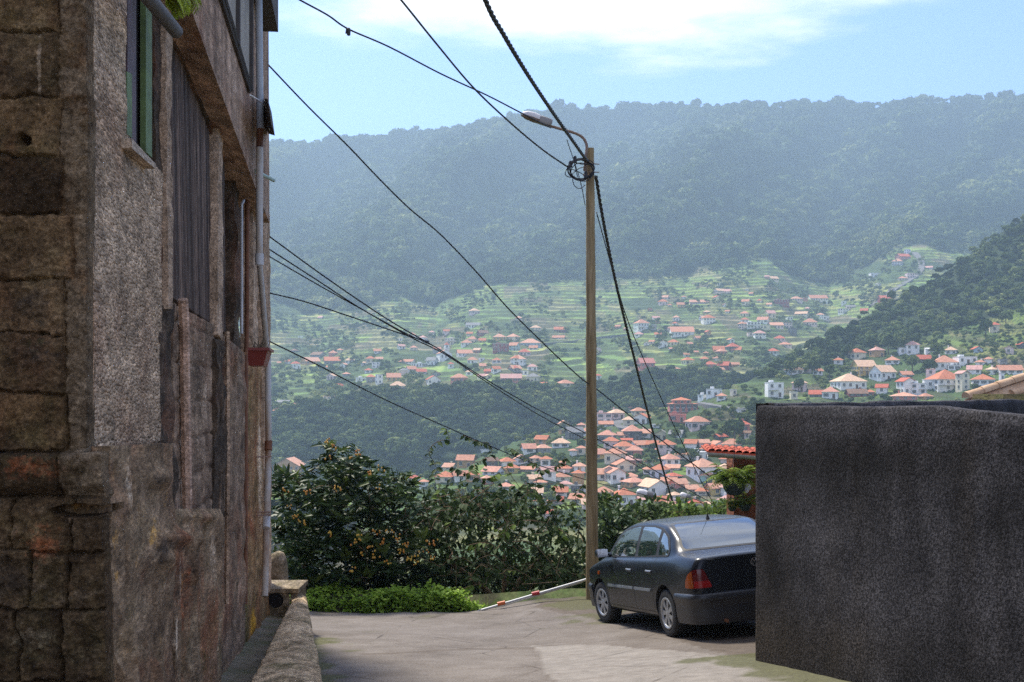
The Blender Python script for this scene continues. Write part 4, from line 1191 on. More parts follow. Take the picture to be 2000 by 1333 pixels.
for S_ in (SIDE, SIDR):
    conform('window_surround', rounded([(-.055, .968), (2.19, .925), (2.12, 1.01), (1.72, 1.295), (1.28, 1.343), (.60, 1.34), (.32, 1.305), (.10, 1.215), (-.055, 1.05)], .05), off=.0015, mat=M_BLK, parent=CAR, **S_)
    for W_ in (W1, W2, W3):
        conform('side_window', rounded(W_, .035), off=.004, mat=GLASS, parent=CAR, thick=.002, **S_)
conform('window_surround', rounded([(-.63, 1.030), (.63, 1.030), (.535, 1.352), (-.535, 1.352)], .05), off=.001, mat=M_BLK, parent=CAR, **REAR)
conform('rear_window', rounded([(-.60, 1.046), (.60, 1.046), (.512, 1.338), (-.512, 1.338)], .05), off=.004, mat=GLASS, parent=CAR, thick=.002, **REAR)
conform('windscreen', rounded([(-.66, .985), (.66, .985), (.53, 1.335), (-.53, 1.335)], .05), org=(5, 0, 0), u=(0, 1, 0), v=(0, 0, 1), ray=(-1, 0, 0), off=.004, mat=GLASS, parent=CAR)
def strip(pts, w_):
    """thin ribbon outline around a polyline"""
    a, b = [], []
    for i, p in enumerate(pts):
        p = Vector(p); t_ = (Vector(pts[min(i + 1, len(pts) - 1)]) - Vector(pts[max(i - 1, 0)])).normalized(); n = Vector((-t_.y, t_.x))
        a.append(tuple(p + n * w_ / 2)); b.append(tuple(p - n * w_ / 2))
    return a + b[::-1]
def seam(pts, S_, w_=.007):
    pp = [pts[0]]
    for q in pts[1:]: pp.append(q)
    return conform('door_seam', strip(pp, w_), off=.0008, mat=M_BLK, parent=CAR, dens=.06, thick=.0006, **S_)
for S_ in (SIDE, SIDR):
    seam([(1.045, .30), (1.045, .60), (1.05, .95)], S_)
    seam([(2.09, .34), (2.14, .6), (2.15, .90)], S_)
    seam([(.37, .33), (.38, .50), (.34, .62), (.29, .70), (.285, .97)], S_)
    seam([(.40, .285), (1.2, .283), (2.08, .29)], S_, .008)
    conform('side_moulding', rounded([(1.07, .535), (2.06, .535), (2.05, .568), (1.07, .568)], .012), off=.002, mat=M_MOULD, parent=CAR, thick=.012, **S_)
    conform('side_moulding', rounded([(.44, .535), (1.02, .535), (1.02, .568), (.42, .568)], .012), off=.002, mat=M_MOULD, parent=CAR, thick=.012, **S_)
    conform('indicator', rounded([(2.395, .685), (2.475, .685), (2.475, .73), (2.395, .73)], .015), off=.001, mat=M_ALENS, parent=CAR, thick=.008, **S_)
    for hx_ in (1.17, .45):
        sy = 1 if S_ is SIDE else -1
        hp = conform('door_handle', rounded([(hx_ - .09, .755), (hx_ + .09, .76), (hx_ + .09, .80), (hx_ - .09, .795)], .015), off=.001, mat=M_BLK, parent=CAR, thick=.006, **S_)
        hb = MB().tube([(hx_ - .085, sy * .825, .786), (hx_ - .05, sy * .842, .789), (hx_ + .05, sy * .842, .791), (hx_ + .085, sy * .825, .792)], .011, 8).build('handle_grip', M_MOULD, hp, True)
for S_ in (1, -1):
    sy = S_
    m_ = MB()
    sec = [(0, .0), (.045, -.01), (.075, .0)]
    mv = []
    for (xx_, s_) in ((1.93, .86), (1.965, 1.0), (2.01, 1.0), (2.055, .72)):
        for a in np.linspace(0, 2 * math.pi, 17)[:-1]:
            c_, d_ = math.cos(a), math.sin(a)
            k_ = (abs(c_) ** 4 + abs(d_) ** 4) ** .25
            mv.append((xx_, sy * (.905 + c_ / k_ * .085 * s_), .995 + d_ / k_ * .058 * s_))
    mf = [(i * 16 + k, i * 16 + (k + 1) % 16, (i + 1) * 16 + (k + 1) % 16, (i + 1) * 16 + k) for i in range(3) for k in range(16)] + [tuple(range(16)), tuple(48 + k for k in range(16))]
    m_.add(mv, mf)
    m_.tube([(1.99, sy * .76, .955), (1.99, sy * .84, .975)], .03, 8)
    mo = m_.build('wing_mirror', CARP, CAR, True)
    g_ = MB().box((1.922, sy * .905 - .075, .945), (1.929, sy * .905 + .075, 1.045)); g_.build('mirror_glass', M_CHR, mo, bevel=.002)
# bumpers
def bumper(name, path, prof, mat):
    n = len(path); vs = []
    P2 = [Vector(p) for p in path]
    for i, p in enumerate(P2):
        t_ = (P2[min(i + 1, n - 1)] - P2[max(i - 1, 0)]).normalized(); nn = Vector((-t_.y, t_.x))
        if nn.dot(p - Vector((1.2, 0))) < 0: nn = -nn
        for o_, z in prof: vs.append((p.x + nn.x * o_, p.y + nn.y * o_, z))
    m = len(prof)
    fs = [(i * m + k, i * m + (k + 1) % m, (i + 1) * m + (k + 1) % m, (i + 1) * m + k) for i in range(n - 1) for k in range(m)] + [tuple(range(m)), tuple((n - 1) * m + k for k in range(m))]
    b = MB(); b.add(vs, fs)
    o = b.build(name, mat, CAR, True)
    bm = bmesh.new(); bm.from_mesh(o.data); bmesh.ops.recalc_face_normals(bm, faces=bm.faces[:]); bm.to_mesh(o.data); bm.free()
    return o
def mirr(h): return h + [(a, -b) for a, b in h[::-1] if b > 1e-6]
rp = [(q.x, q.y) for q in spline([Vector((a, b, 0)) for a, b in [(-.345, .80), (-.55, .80), (-.74, .785), (-.84, .735), (-.895, .60), (-.925, .30), (-.932, 0)]], 26)]
rp[-1] = (rp[-1][0], 0)
BPROF = [(-.05, .19), (.0, .20), (.012, .27), (.018, .36), (.018, .455), (.03, .470), (.036, .50), (.030, .535), (.012, .552), (-.06, .565)]
rb = bumper('rear_bumper', mirr(rp), BPROF, M_PLB)
fp = [(q.x, q.y) for q in spline([Vector((a, b, 0)) for a, b in [(2.785, .80), (2.95, .79), (3.08, .735), (3.17, .60), (3.215, .30), (3.225, 0)]], 22)]
fp[-1] = (fp[-1][0], 0)
bumper('front_bumper', mirr(fp), [(-.05, .20), (.0, .21), (.015, .30), (.018, .42), (.03, .455), (.036, .49), (.028, .52), (.0, .54), (-.06, .55)], M_PLB)
lp = MB()
for sgn in (1, -1):
    lp.tube([Vector((a - .0, sgn * b, .572)) + Vector((-.02 if a < -.8 else 0, 0, 0)) for a, b in []] or [Vector((-.95, sgn * .05, .485)), Vector((-.945, sgn * .30, .485)), Vector((-.915, sgn * .60, .485))], .006, 6)
lp.build('bumper_trim', M_BLK, rb)
# tail lights wrap the rear corners
for sgn in (1, -1):
    K = dict(org=(-1.5, sgn * 1.5, 0), u=(.7071, sgn * .7071, 0), v=(0, 0, 1), ray=(.7071, -sgn * .7071, 0))
    lens = conform('tail_light', rounded([(.095, .615), (.085, .70), (.035, .785), (-.05, .83), (-.165, .838), (-.235, .615)], .03), off=.002, mat=M_DLENS, parent=CAR, thick=.012, **K) if sgn > 0 else conform('tail_light', rounded([(.095, .615), (.085, .70), (.035, .785), (-.05, .83), (-.165, .838), (-.235, .615)], .03), off=.002, mat=M_DLENS, parent=CAR, thick=.012, **K)
    conform('brake_lens', rounded([(-.055, .622), (-.225, .622), (-.207, .70), (-.055, .70)], .015), off=.014, mat=M_RLENS, parent=lens, thick=.003, **K)
    conform('indicator_lens', rounded([(.086, .621), (.077, .70), (.03, .776), (-.04, .82), (-.048, .621)], .02), off=.014, mat=M_ALENS, parent=lens, thick=.003, **K)
# boot: lid seams, badge, plate
conform('boot_seam', strip([(.585, .935), (.575, .80), (.52, .62), (.50, .575)], .007), off=.0008, mat=M_BLK, parent=CAR, dens=.05, thick=.0006, **REAR)
conform('boot_seam', strip([(-.585, .935), (-.575, .80), (-.52, .62), (-.50, .575)], .007), off=.0008, mat=M_BLK, parent=CAR, dens=.05, thick=.0006, **REAR)
conform('boot_spoiler', rounded([(-.60, .932), (.60, .932), (.585, .952), (-.585, .952)], .008), off=.002, mat=CARP, parent=CAR, thick=.012, **REAR)
h_ = CB.ray_cast(Vector((-3, 0, .858)), Vector((1, 0, 0)), 10)[0]
bx = h_.x - .006
em = MB()
em.tube([Vector((bx, .046 * math.cos(a), .858 + .046 * math.sin(a))) for a in np.linspace(0, 2 * math.pi, 25)], .0055, 6, cap=False)
def stroke(pts, r=.004): em.tube([Vector((bx, y_, .858 + z_)) for y_, z_ in pts], r, 5)
stroke([(.022, .036), (0, .004), (-.022, .036)]); stroke([(.037, .022), (.019, -.034), (0, .0), (-.019, -.034), (-.037, .022)])
em.build('badge', M_CHR, CAR, True)
# roof aerial
ab = MB().lathe([(.028, 0), (.024, .012), (.012, .045), (.008, .06)], Matrix.Translation((.33, 0, 1.368)), 12)
ao = ab.build('aerial_base', M_BLK, CAR, True)
MB().tube([(.33, 0, 1.42), (.315, 0, 1.50), (.28, 0, 1.66), (.24, 0, 1.84)], [.005, .004, .003, .002], 6).build('aerial_rod', M_BLK, ao)
# exhaust and underside
MB().tube([(-.80, .45, .24), (-.96, .45, .225)], .022, 10).build('exhaust', M_RUST, CAR, True)
MB().box((-.5, -.55, .16), (2.9, .55, .255)).build('underbody', M_BLK, CAR)
# wheels
def wheel(ax, sgn, steer=0):
    w_ = bpy.data.objects.new('wheel', None); COL.objects.link(w_); w_.parent = CAR
    w_.location = (ax, sgn * .715, .288); w_.rotation_euler = (math.radians(-90 * sgn), 0, 0)
    w_.rotation_euler = (Matrix.Rotation(steer, 4, 'Z') @ Matrix.Rotation(math.radians(-90 * sgn), 4, 'X')).to_euler()
    MB().lathe([(.185, -.085), (.235, -.095), (.272, -.088), (.286, -.065), (.2885, -.03), (.2885, .03), (.286, .065), (.272, .088), (.235, .096), (.19, .088), (.185, .07)], None, 40).build('tyre', M_TYRE, w_, True)
    r_ = MB().lathe([(.190, .06), (.196, .082), (.190, .090), (.178, .088), (.168, .070), (.15, .05), (.0, .045)], None, 36)
    r_.build('rim', M_BLK, w_, True)
    hc = MB().lathe([(.167, .064), (.194, .086), (.194, .094), (.180, .097), (.164, .088), (.160, .07)], None, 36)
    hc.lathe([(.0, .088), (.03, .088), (.05, .082), (.055, .066)], None, 20)
    for k in range(7):
        a = 2 * math.pi * k / 7
        pts = []
        for rr_, hw in ((.04, .022), (.10, .025), (.17, .038)):
            pts.append((rr_, hw))
        top = [(p[0], p[1]) for p in pts] + [(p[0], -p[1]) for p in pts[::-1]]
        hc.prism([Vector((x_ * math.cos(a) - y_ * math.sin(a), x_ * math.sin(a) + y_ * math.cos(a), .066)) for x_, y_ in top], (0, 0, .018))
    hc.build('hubcap', M_RIM, w_, True)
    return w_
wheel(0, 1); wheel(0, -1); wheel(2.443, 1, math.radians(6)); wheel(2.443, -1, math.radians(6))
# no cabin is built: the panes' opaque dark colour stands in for its shade
def car_matrix(yaw, pitch, roll, loc):
    return Matrix.Translation(loc) @ Matrix.Rotation(yaw, 4, 'Z') @ Matrix.Rotation(pitch, 4, 'Y') @ Matrix.Rotation(roll, 4, 'X')
CAR.matrix_basis = car_matrix(math.radians(104.8), math.radians(4.8), math.radians(-4.6), (2.69, 15.16, -2.90))
bpy.context.view_layer.update()
# let the wheels rest on the lane: best plane through the four contact points
def contacts():
    return [CAR.matrix_basis @ Vector((a, s * .72, 0)) for a in (0, 2.443) for s in (1, -1)]
for _ in range(6):
    c_ = contacts(); e_ = [float(G(q.x, q.y)) - q.z for q in c_]
    dz = sum(e_) / 4; dp = ((e_[2] + e_[3]) - (e_[0] + e_[1])) / 2 / 2.443; dr = ((e_[0] + e_[2]) - (e_[1] + e_[3])) / 2 / 1.44
    CAR.matrix_basis = CAR.matrix_basis @ Matrix.Translation((0, 0, 0)) @ Matrix.Rotation(-dp, 4, 'Y') @ Matrix.Rotation(dr, 4, 'X')
    CAR.matrix_basis = Matrix.Translation((0, 0, dz + .0)) @ CAR.matrix_basis
print('car rests', [round(float(G(q.x, q.y)) - q.z, 3) for q in contacts()], CAR.matrix_basis.to_euler(), CAR.location)
# ------------------------------------------------------------------ wooden street pole with its lamp
t = NT('pole_wood')
a = t.noise(3, 6, .6, (3, 3, .25)); b = t.noise(30, 4, .6, (1, 1, .08)); k = t.voro(1.0, 'F1', (2.2, 2.2, 1.1))
c = t.mix(1.0, t.ramp(a, [(.3, (.15, .105, .05)), (.5, (.24, .178, .09)), (.7, (.33, .255, .145))]), t.ramp(b, [(.3, .65), (.7, 1.3)]), 'MULTIPLY')
c = t.mix(t.ramp((k, 'Distance'), [(.02, 1), (.07, 0)]), c, (.05, .03, .018))
M_POLE = t.done(c, .85, t.bump(b, .5, .01), 0, .2)
DP = 20.0
PB = P(1157, 1172, DP); PB.z = float(G(PB.x, PB.y)) - .02
PT = P(1152.5, 290, DP)
pole = thing('street_pole', 'tall round wooden utility pole with a curved lamp arm at its top', 'utility pole', PB)
rr = np.random.default_rng(4)
pp = [PB.lerp(PT, s) for s in np.linspace(0, 1, 40)]
rad_ = [.104 - .038 * s + .003 * math.sin(s * 37) + (.006 if i % 9 == 4 else 0) for i, s in enumerate(np.linspace(0, 1, 40))]
child(MB().tube(pp, rad_, 18).build('shaft', M_POLE, None, True), pole)
M_ARM = plain('rusty_brown_tube', (.20, .13, .085), .6, .2, var=.3)
arm = MB().tube(spline([P(1144, 345, DP - .10), P(1143, 318, DP - .10), P(1146, 290, DP - .08), P(1143, 276, DP - .06), P(1134, 266, DP - .05), P(1115, 258, DP - .04), P(1076, 247, DP)], 26), .023, 8).build('lamp_arm', M_ARM, None, True)
child(arm, pole)
# lamp head: metal box and milky bowl along the arm's direction
A_, B_ = P(1077, 244, DP), P(1018, 224, DP)
ax = (B_ - A_).normalized(); upv = Vector((ax.z, 0, -ax.x)) if ax.x < 0 else Vector((-ax.z, 0, ax.x)); upv = Vector((0, 1, 0)).cross(ax).normalized()
if upv.z < 0: upv = -upv
LH = (B_ - A_).length
def loft(secs, n=14):
    vs, fs = [], []
    for s_, hw, up_, dn in secs:
        c_ = A_ + ax * (s_ * LH)
        for k_ in range(n):
            a_ = 2 * math.pi * k_ / n; ca, sa = math.cos(a_), math.sin(a_)
            e = .55
            ca_ = math.copysign(abs(ca) ** e, ca); sa_ = math.copysign(abs(sa) ** e, sa)
            vs.append(c_ + Vector((0, 1, 0)) * ca_ * hw + upv * (sa_ * (up_ if sa > 0 else dn)))
    m = len(secs)
    fs = [(i * n + k_, i * n + (k_ + 1) % n, (i + 1) * n + (k_ + 1) % n, (i + 1) * n + k_) for i in range(m - 1) for k_ in range(n)] + [tuple(range(n))[::-1], tuple((m - 1) * n + k_ for k_ in range(n))]
    return vs, fs
M_LBOX = plain('lamp_box_metal', (.20, .19, .175), .5, .4, var=.25)
M_LTOP = plain('lamp_cover', (.58, .55, .53), .45, var=.12)
M_LRIM = plain('lamp_underside', (.14, .085, .055), .6, var=.3)
m = MB(); m.add(*loft([(0, .075, .075, .045), (.06, .085, .085, .05), (.36, .095, .085, .05), (.40, .095, .07, .045)]))
lh = child(m.build('lamp_head', M_LBOX, None, True), pole)
m = MB(); m.add(*loft([(.40, .098, .085, .02), (.6, .11, .095, .02), (.82, .10, .085, .015), (.96, .06, .05, .012), (1.0, .02, .02, .01)]))
lc = m.build('lamp_cover', M_LTOP, None, True); lc.parent = lh
m = MB(); m.add(*loft([(.38, .10, -.012, .045), (.6, .112, -.012, .05), (.84, .10, -.01, .04), (1.0, .03, -.006, .02)]))
lb = m.build('lamp_bowl', M_LRIM, None, True); lb.parent = lh
bo = MB()
for yy_ in (321, 337):
    bo.tube([P(1148, yy_ - 1, DP - .14), P(1170, yy_, DP - .05)], .009, 6)
bo.tube([P(1140, 342, DP - .13), P(1150, 345, DP - .1)], .025, 8); bo.tube([P(1141, 334, DP - .13), P(1143, 322, DP - .13)], .02, 8)
child(bo.build('bracket', M_ARM, None, True), pole)

M_CABLE = plain('black_cable', (.016, .016, .018), .6)
coil = MB()
for i, (rx_, ry_, ox, oy) in enumerate(((25, 20, 0, 0), (24, 19, 1, 1), (22, 20, 3, -1), (20, 17, 2, 2), (26, 21, 1, 0))):
    pts = [P(1134 + ox + rx_ * math.cos(a_) + 2 * math.sin(3 * a_ + i), 332 + oy + ry_ * math.sin(a_) + 2.0 * math.cos(2 * a_ + i), DP - .16 - .012 * i) for a_ in np.linspace(.3 * i, .3 * i + 6.283 * (.78 if i % 2 else 1), 34)]
    coil.tube(pts, .013 if i < 3 else .008, 6)
for q in ([(1112, 322), (1122, 318), (1135, 321), (1150, 322)], [(1110, 330), (1126, 334), (1140, 342), (1150, 344)], [(1118, 340), (1130, 330), (1142, 326)], [(1107, 330), (1104, 341), (1110, 346), (1117, 347)], [(1118, 350), (1122, 363), (1132, 369), (1143, 362)], [(1122, 320), (1128, 345), (1134, 356)]):
    coil.tube(spline([P(x_, y_, DP - .2) for x_, y_ in q], 12), .007, 5)
for x_, y_ in ((1123, 312), (1114, 322), (1144, 342)):
    coil.lathe([(.0, -.05), (.03, -.045), (.034, -.01), (.024, .01), (.03, .03), (.016, .06), (0, .065)], Matrix.Translation(P(x_, y_, DP - .19)), 10)
child(coil.build('cable_coil', M_CABLE, None, True), pole)

def cable(label, px, d0, d1, r=.011, n=70, strands=0, name='cable', ext=()):
    L = [0.0]
    for a_, b_ in zip(px, px[1:]): L.append(L[-1] + math.hypot(b_[0] - a_[0], b_[1] - a_[1]))
    pts = [P(x_, y_, 1 / (1 / d0 + (1 / d1 - 1 / d0) * l / L[-1])) for (x_, y_), l in zip(px, L)]
    sp = spline(pts, n)
    m = MB()
    if strands:
        tot = sum((sp[i + 1] - sp[i]).length for i in range(n - 1))
        sp = spline(pts, int(tot / .045))
        for s_ in range(strands):
            q = []; ll = 0
            for i, p_ in enumerate(sp):
                if i: ll += (sp[i] - sp[i - 1]).length
                a_ = ll / .42 * 2 * math.pi + 2 * math.pi * s_ / strands
                q.append(p_ + Vector((math.cos(a_), 0.3 * math.sin(a_), math.sin(a_) * .8)) * r * .95)
            m.tube(q, r, 6)
    else:
        m.tube(sp, r, 6)
    o = m.build(name, M_CABLE, None, True)
    return tag(o, label, 'cable', 'overhead cables')
cable('thick twisted cable bundle coming down from above to the wooden pole top', [(850, -260), (948, 0), (985, 70), (1030, 145), (1075, 213), (1115, 270), (1149, 318)], 9, DP - .12, .0145, strands=3)
cable('thick twisted cable bundle running from the wooden pole down to the lower street lamp', [(1164, 345), (1180, 440), (1205, 562), (1240, 705), (1275, 843), (1308, 962), (1324, 1004)], DP, 36, .0155, strands=3)
cable('medium cable crossing the cloud and ending at the coil on the pole', [(690, -110), (783, 0), (850, 83), (925, 172), (1000, 243), (1060, 293), (1108, 326)], 13, DP - .15, .013)
cb = cable('thin cable with a dark splice, running from above to the lamp head', [(500, -48), (585, 0), (640, 30), (680, 57), (760, 92), (860, 144), (950, 186), (1020, 222), (1076, 250)], 14, DP - .11, .011)
sp_ = MB().lathe([(0, -.05), (.022, -.04), (.026, .02), (.02, .045), (0, .06)], Matrix.Translation(P(681, 63, 15.4)), 8)
sp_.tube([P(676, 66, 15.4), P(677, 58, 15.4), P(684, 57, 15.4)], .012, 6)
so = sp_.build('splice', M_CABLE, cb, True)
cable('long sagging cable from the upper house corner past the pole into the village', [(522, 125), (600, 207), (680, 286), (740, 349), (800, 408), (860, 458), (930, 531), (990, 600), (1050, 660), (1100, 708), (1142, 745), (1170, 764), (1252, 830), (1342, 898), (1396, 938)], 14.4, 23, .010)
cable('upper one of three wires leaving the house front and passing behind the pole', [(527, 463), (640, 545), (760, 626), (860, 684), (950, 742), (1050, 800), (1143, 846), (1250, 903), (1340, 955), (1425, 1002)], 15.8, 30, .0095)
cable('lower wire of the pair leaving the house front, crossing the village slope', [(527, 488), (620, 548), (700, 600), (800, 658), (870, 693), (960, 753), (1060, 815), (1143, 858), (1240, 908), (1325, 962)], 15.8, 34, .0095)
cable('short wire joining the pair of house wires from lower on the wall', [(527, 502), (620, 556), (720, 612), (790, 650), (842, 674)], 15.9, 20, .0085)
cable('slack wire from the middle of the house front meeting the pair of wires', [(528, 573), (600, 591), (700, 624), (790, 654), (838, 668)], 16, 20, .0095)
cable('lowest wire from the house by the planter over the bushes', [(528, 668), (620, 713), (700, 755), (780, 794), (860, 829), (940, 864), (1040, 905), (1143, 937), (1240, 962), (1326, 984)], 16, 35, .0095)
cable('thin wire running from the pole steeply down towards the porch', [(1165, 415), (1200, 541), (1230, 637), (1284, 762), (1330, 860), (1376, 953), (1402, 996)], DP, 27, .009)
cable('thin drop wire hanging beside the coil at the pole top', [(1107, 273), (1122, 318), (1134, 356), (1143, 402)], DP - .25, DP - .12, .007)

# white barrier tube lying against the pole
br = thing('barrier_tube', 'white metal tube with orange and red sleeves propped against the wooden pole', 'barrier', P(945, 1190, 20.2))
M_WHT = plain('white_enamel', (.42, .43, .43), .4, var=.12)
e0 = P(940, 1188, 20.1); e0.z = float(G(e0.x, e0.y)) + .05
e1 = P(1146, 1132, 20.15)
child(MB().tube([e0, e1], .021, 10).build('tube', M_WHT, None, True), br)
child(MB().tube([e0 + Vector((0, -.03, .02)), e0 + Vector((-.08, -.03, -.03)), e0 + Vector((-.20, -.02, -.10))], .012, 6).build('bent_end', M_WHT, None, True), br)
for f_, nm, mt in ((.19, 'orange_sleeve', plain('orange_plastic', (.50, .11, .02), .5)), (.515, 'red_sleeve', plain('red_sleeve', (.38, .02, .025), .5))):
    q = e0.lerp(e1, f_); dv = (e1 - e0).normalized()
    child(MB().tube([q - dv * .065 + Vector((0, 0, .02)), q + dv * .065 + Vector((0, 0, .012))], .034, 10).build(nm, mt, None, True), br)
dv = (e1 - e0).normalized()
child(MB().tube([e0 + dv * .35 + Vector((0, .02, -.035)), e0.lerp(e1, .96) + Vector((0, .02, -.03))], .009, 6).build('lower_rail', M_WHT, None, True), br)

# lower street lamps on the slope beyond the car
def slope_z(x_, y_):
    return float(-4.0 - .265 * max(0, y_ - 23.5))
def small_lamp(px_pole, py_top, head, d, label):
    p_ = P(px_pole, py_top, d)
    zb = slope_z(p_.x, d)
    t_ = thing('street_lamp', label, 'street lamp', (p_.x, d, zb), group='street lamps beyond the car')
    child(MB().tube([(p_.x, d, zb - .3), (p_.x, d, p_.z + .15)], [.10, .07], 10).build('pole', M_POLE, None, True), t_)
    (hx0, hy0), (hx1, hy1) = head
    a_, b_ = P(hx1, hy1, d), P(hx0, hy0, d)
    child(MB().tube(spline([p_, p_.lerp(a_, .4) + Vector((0, 0, .06)), a_], 10), .022, 6).build('lamp_arm', M_ARM, None, True), t_)
    q = (b_ - a_); l_ = q.length; q.normalize()
    M_ = Matrix.Translation(a_) @ q.to_track_quat('Z', 'Y').to_matrix().to_4x4()
    h_ = child(MB().lathe([(0, -.01), (.11, 0), (.12, .02), (.12, l_ * .38), (0, l_ * .40)], M_, 12).build('lamp_head', M_LBOX, None, True), t_)
    g_ = MB().lathe([(0, l_ * .39), (.11, l_ * .39), (.125, l_ * .6), (.115, l_ * .85), (.07, l_ * .97), (0, l_)], M_, 14).build('lamp_cover', M_LTOP, None, True)
    g_.parent = h_; g_.matrix_parent_inverse = Matrix.Translation(-Vector(t_.location)) if False else Matrix.Identity(4)
    return t_
small_lamp(1325, 990, ((1243, 961), (1275, 969)), 36, 'street lamp with pale bowl reaching left over the gardens behind the car roof')
small_lamp(1377, 988, ((1328, 966), (1347, 972)), 50, 'smaller street lamp with grey bowl, seen right behind the car aerial')

# brown garden railing behind the car bonnet
t = thing('garden_railing', 'brown metal railing with ball finials behind the front of the car', 'railing', (P(1190, 1040, 22.6).x, 22.6, -3.9))
M_RAIL = plain('brown_rail_paint', (.10, .055, .035), .6, var=.3)
for x_ in (1190, 1204):
    q = P(x_, 1042, 22.6)
    m = MB().box((q.x - .045, 22.56, -4.0), (q.x + .045, 22.64, q.z)); m.box((q.x - .06, 22.545, q.z), (q.x + .06, 22.655, q.z + .03))
    m.lathe([(0, 0), (.03, .01), (.02, .03), (.05, .06), (.055, .085), (.04, .12), (.01, .14), (0, .145)], Matrix.Translation((q.x, 22.6, q.z + .03)), 10)
    child(m.build('post', M_RAIL, None, True), t)
m = MB(); q0, q1 = P(1204, 1040, 22.6), P(1420, 1052, 22.9)
for dz_ in (0, -.28, -1.0): m.tube([q0 + Vector((0, 0, dz_)), q1 + Vector((0, 0, dz_))], .02, 6)
for f_ in np.linspace(.03, .97, 22):
    q = q0.lerp(q1, f_); m.tube([q, q + Vector((0, 0, -1.15))], .01, 5)
child(m.build('rails', M_RAIL, None), t)

# tiled porch with terracotta wall behind the charcoal wall
M_TERRA = oldwall('terracotta_wall', [(.3, (.085, .036, .024)), (.7, (.15, .064, .042))], .5, 60, 2, .4)
def tile_mat(name, lo, mid, hi, sc=2.5):
    t = NT(name)
    a = t.noise(sc, 6, .65); b = t.noise(sc * 9, 4, .7)
    return t.done(t.mix(1.0, t.ramp(a, [(.3, lo), (.5, mid), (.7, hi)]), t.ramp(b, [(.3, .75), (.7, 1.25)]), 'MULTIPLY'), .8, None, 0, .25)
M_TILE_R = tile_mat('red_porch_tiles', (.20, .035, .02), (.36, .065, .03), (.42, .12, .07))
M_TILE_B = tile_mat('beige_barrel_tiles', (.38, .23, .13), (.50, .33, .20), (.58, .42, .28))
DH = 22.0
e_l, e_r = P(1384, 884, DH), P(1560, 897, DH - .6)
ph = thing('tiled_porch', 'terracotta porch with a red tiled roof and grey gutter behind the charcoal wall', 'porch', (P(1424, 1000, 22.7).x, 22.7, -4.2))
wl = P(1432, 900, 22.6)
m = MB().box((wl.x, 22.55, -4.4), (wl.x + 3.0, 23.3, e_l.z - .02)); child(m.build('wall', M_TERRA, None), ph)
m = MB(); rise = .07
ed = (e_r - e_l); n_t = 13
for i in range(n_t):
    for j in range(3):
        s_ = e_l + ed * ((i + .5) / n_t) + Vector((0, .0 + j * .2, j * rise * .3 + .02))
        vs = []; 
        for kk, (yy_, zz_, rr_) in enumerate(((0, 0, .07), (.25, rise * .36, .06))):
            for a_ in np.linspace(0, math.pi, 7): vs.append(s_ + Vector((rr_ * math.cos(a_), yy_, zz_ + rr_ * .8 * math.sin(a_))))
        m.add(vs, [(k_, k_ + 1, 8 + k_, 7 + k_) for k_ in range(6)])
pl_ = [e_l + Vector((-.03, 0, 0)), e_r + Vector((.03, 0, 0)), e_r + Vector((.03, .7, rise)), e_l + Vector((-.03, .7, rise))]
m.prism(pl_, (0, 0, .03))
child(m.build('roof', M_TILE_R, None), ph)
g_ = MB()
for s_ in range(1):
    prof = [(math.cos(a_) * .075, math.sin(a_) * .075) for a_ in np.linspace(math.pi, 2 * math.pi, 9)]
    prof += [(p_[0] * .9, p_[1] * .9) for p_ in prof[::-1]]
    vs = [e + Vector((0, p_[0] - .07, p_[1] - .0)) for e in (e_l + Vector((-.03, 0, 0)), e_r + Vector((.05, 0, 0))) for p_ in prof]
    n_ = len(prof)
    g_.add(vs, [(k_, (k_ + 1) % n_, n_ + (k_ + 1) % n_, n_ + k_) for k_ in range(n_)] + [tuple(range(n_)), tuple(range(n_, 2 * n_))])
child(g_.build('gutter', plain('zinc_gutter', (.34, .33, .30), .5, .3, var=.2), None), ph)
# sign plate hanging on the porch
sg = P(1459, 951, 21.7)
m = MB().box((sg.x - .07, 21.7, sg.z - .05), (sg.x + .07, 21.72, sg.z + .06)); m.lathe([(0, 0), (.05, .0), (.02, -.06), (0, -.06)], Matrix.Translation((sg.x, 21.71, sg.z - .05)), 10)
m.tube([(sg.x, 21.72, sg.z), (sg.x + .1, 22.56, sg.z + .02)], .012, 6)
tag(m.build('sign_plate', plain('white_sign', (.60, .63, .66), .4)), 'small white sign plate under the porch beside the hanging fern', 'sign plate')

# beige barrel-tiled roof over the yard wall
rf = thing('tiled_roof_house', 'house roof of big beige barrel tiles rising above the yard wall', 'house', (P(1985, 800, 24.5).x, 24.5, -3.6))
h0, h1 = P(1886, 776, 24), P(2420, 598, 27.5)
m = MB()
def barrel(a_, b_, r0, r1, m):
    n_ = max(2, int((b_ - a_).length / .42)); d_ = (b_ - a_).normalized()
    side = d_.cross(Vector((0, 0, 1))).normalized(); up_ = side.cross(d_)
    for i in range(n_):
        p0 = a_.lerp(b_, i / n_); p1 = a_.lerp(b_, min(1.02, (i + 1.18) / n_))
        vs = []
        for p_, r_ in ((p0, r0), (p0 + d_ * .03, r0 * 1.0), (p1, r1)):
            for an in np.linspace(-.15, math.pi + .15, 11): vs.append(p_ + side * r_ * math.cos(an) + up_ * r_ * math.sin(an))
        m.add(vs, [(q_ * 11 + k_, q_ * 11 + k_ + 1, (q_ + 1) * 11 + k_ + 1, (q_ + 1) * 11 + k_) for q_ in range(2) for k_ in range(10)] + [tuple(range(11))])
barrel(h0, h1, .105, .09, m)
wv = Vector((.10, -.10, -.205))
for i in range(1, 9):
    a_ = h0.lerp(h1, .125 * i) + wv * i
    barrel(a_, h1 + wv * i, .098, .085, m)
child(m.build('ridge_tiles', M_TILE_B, None, True), rf)
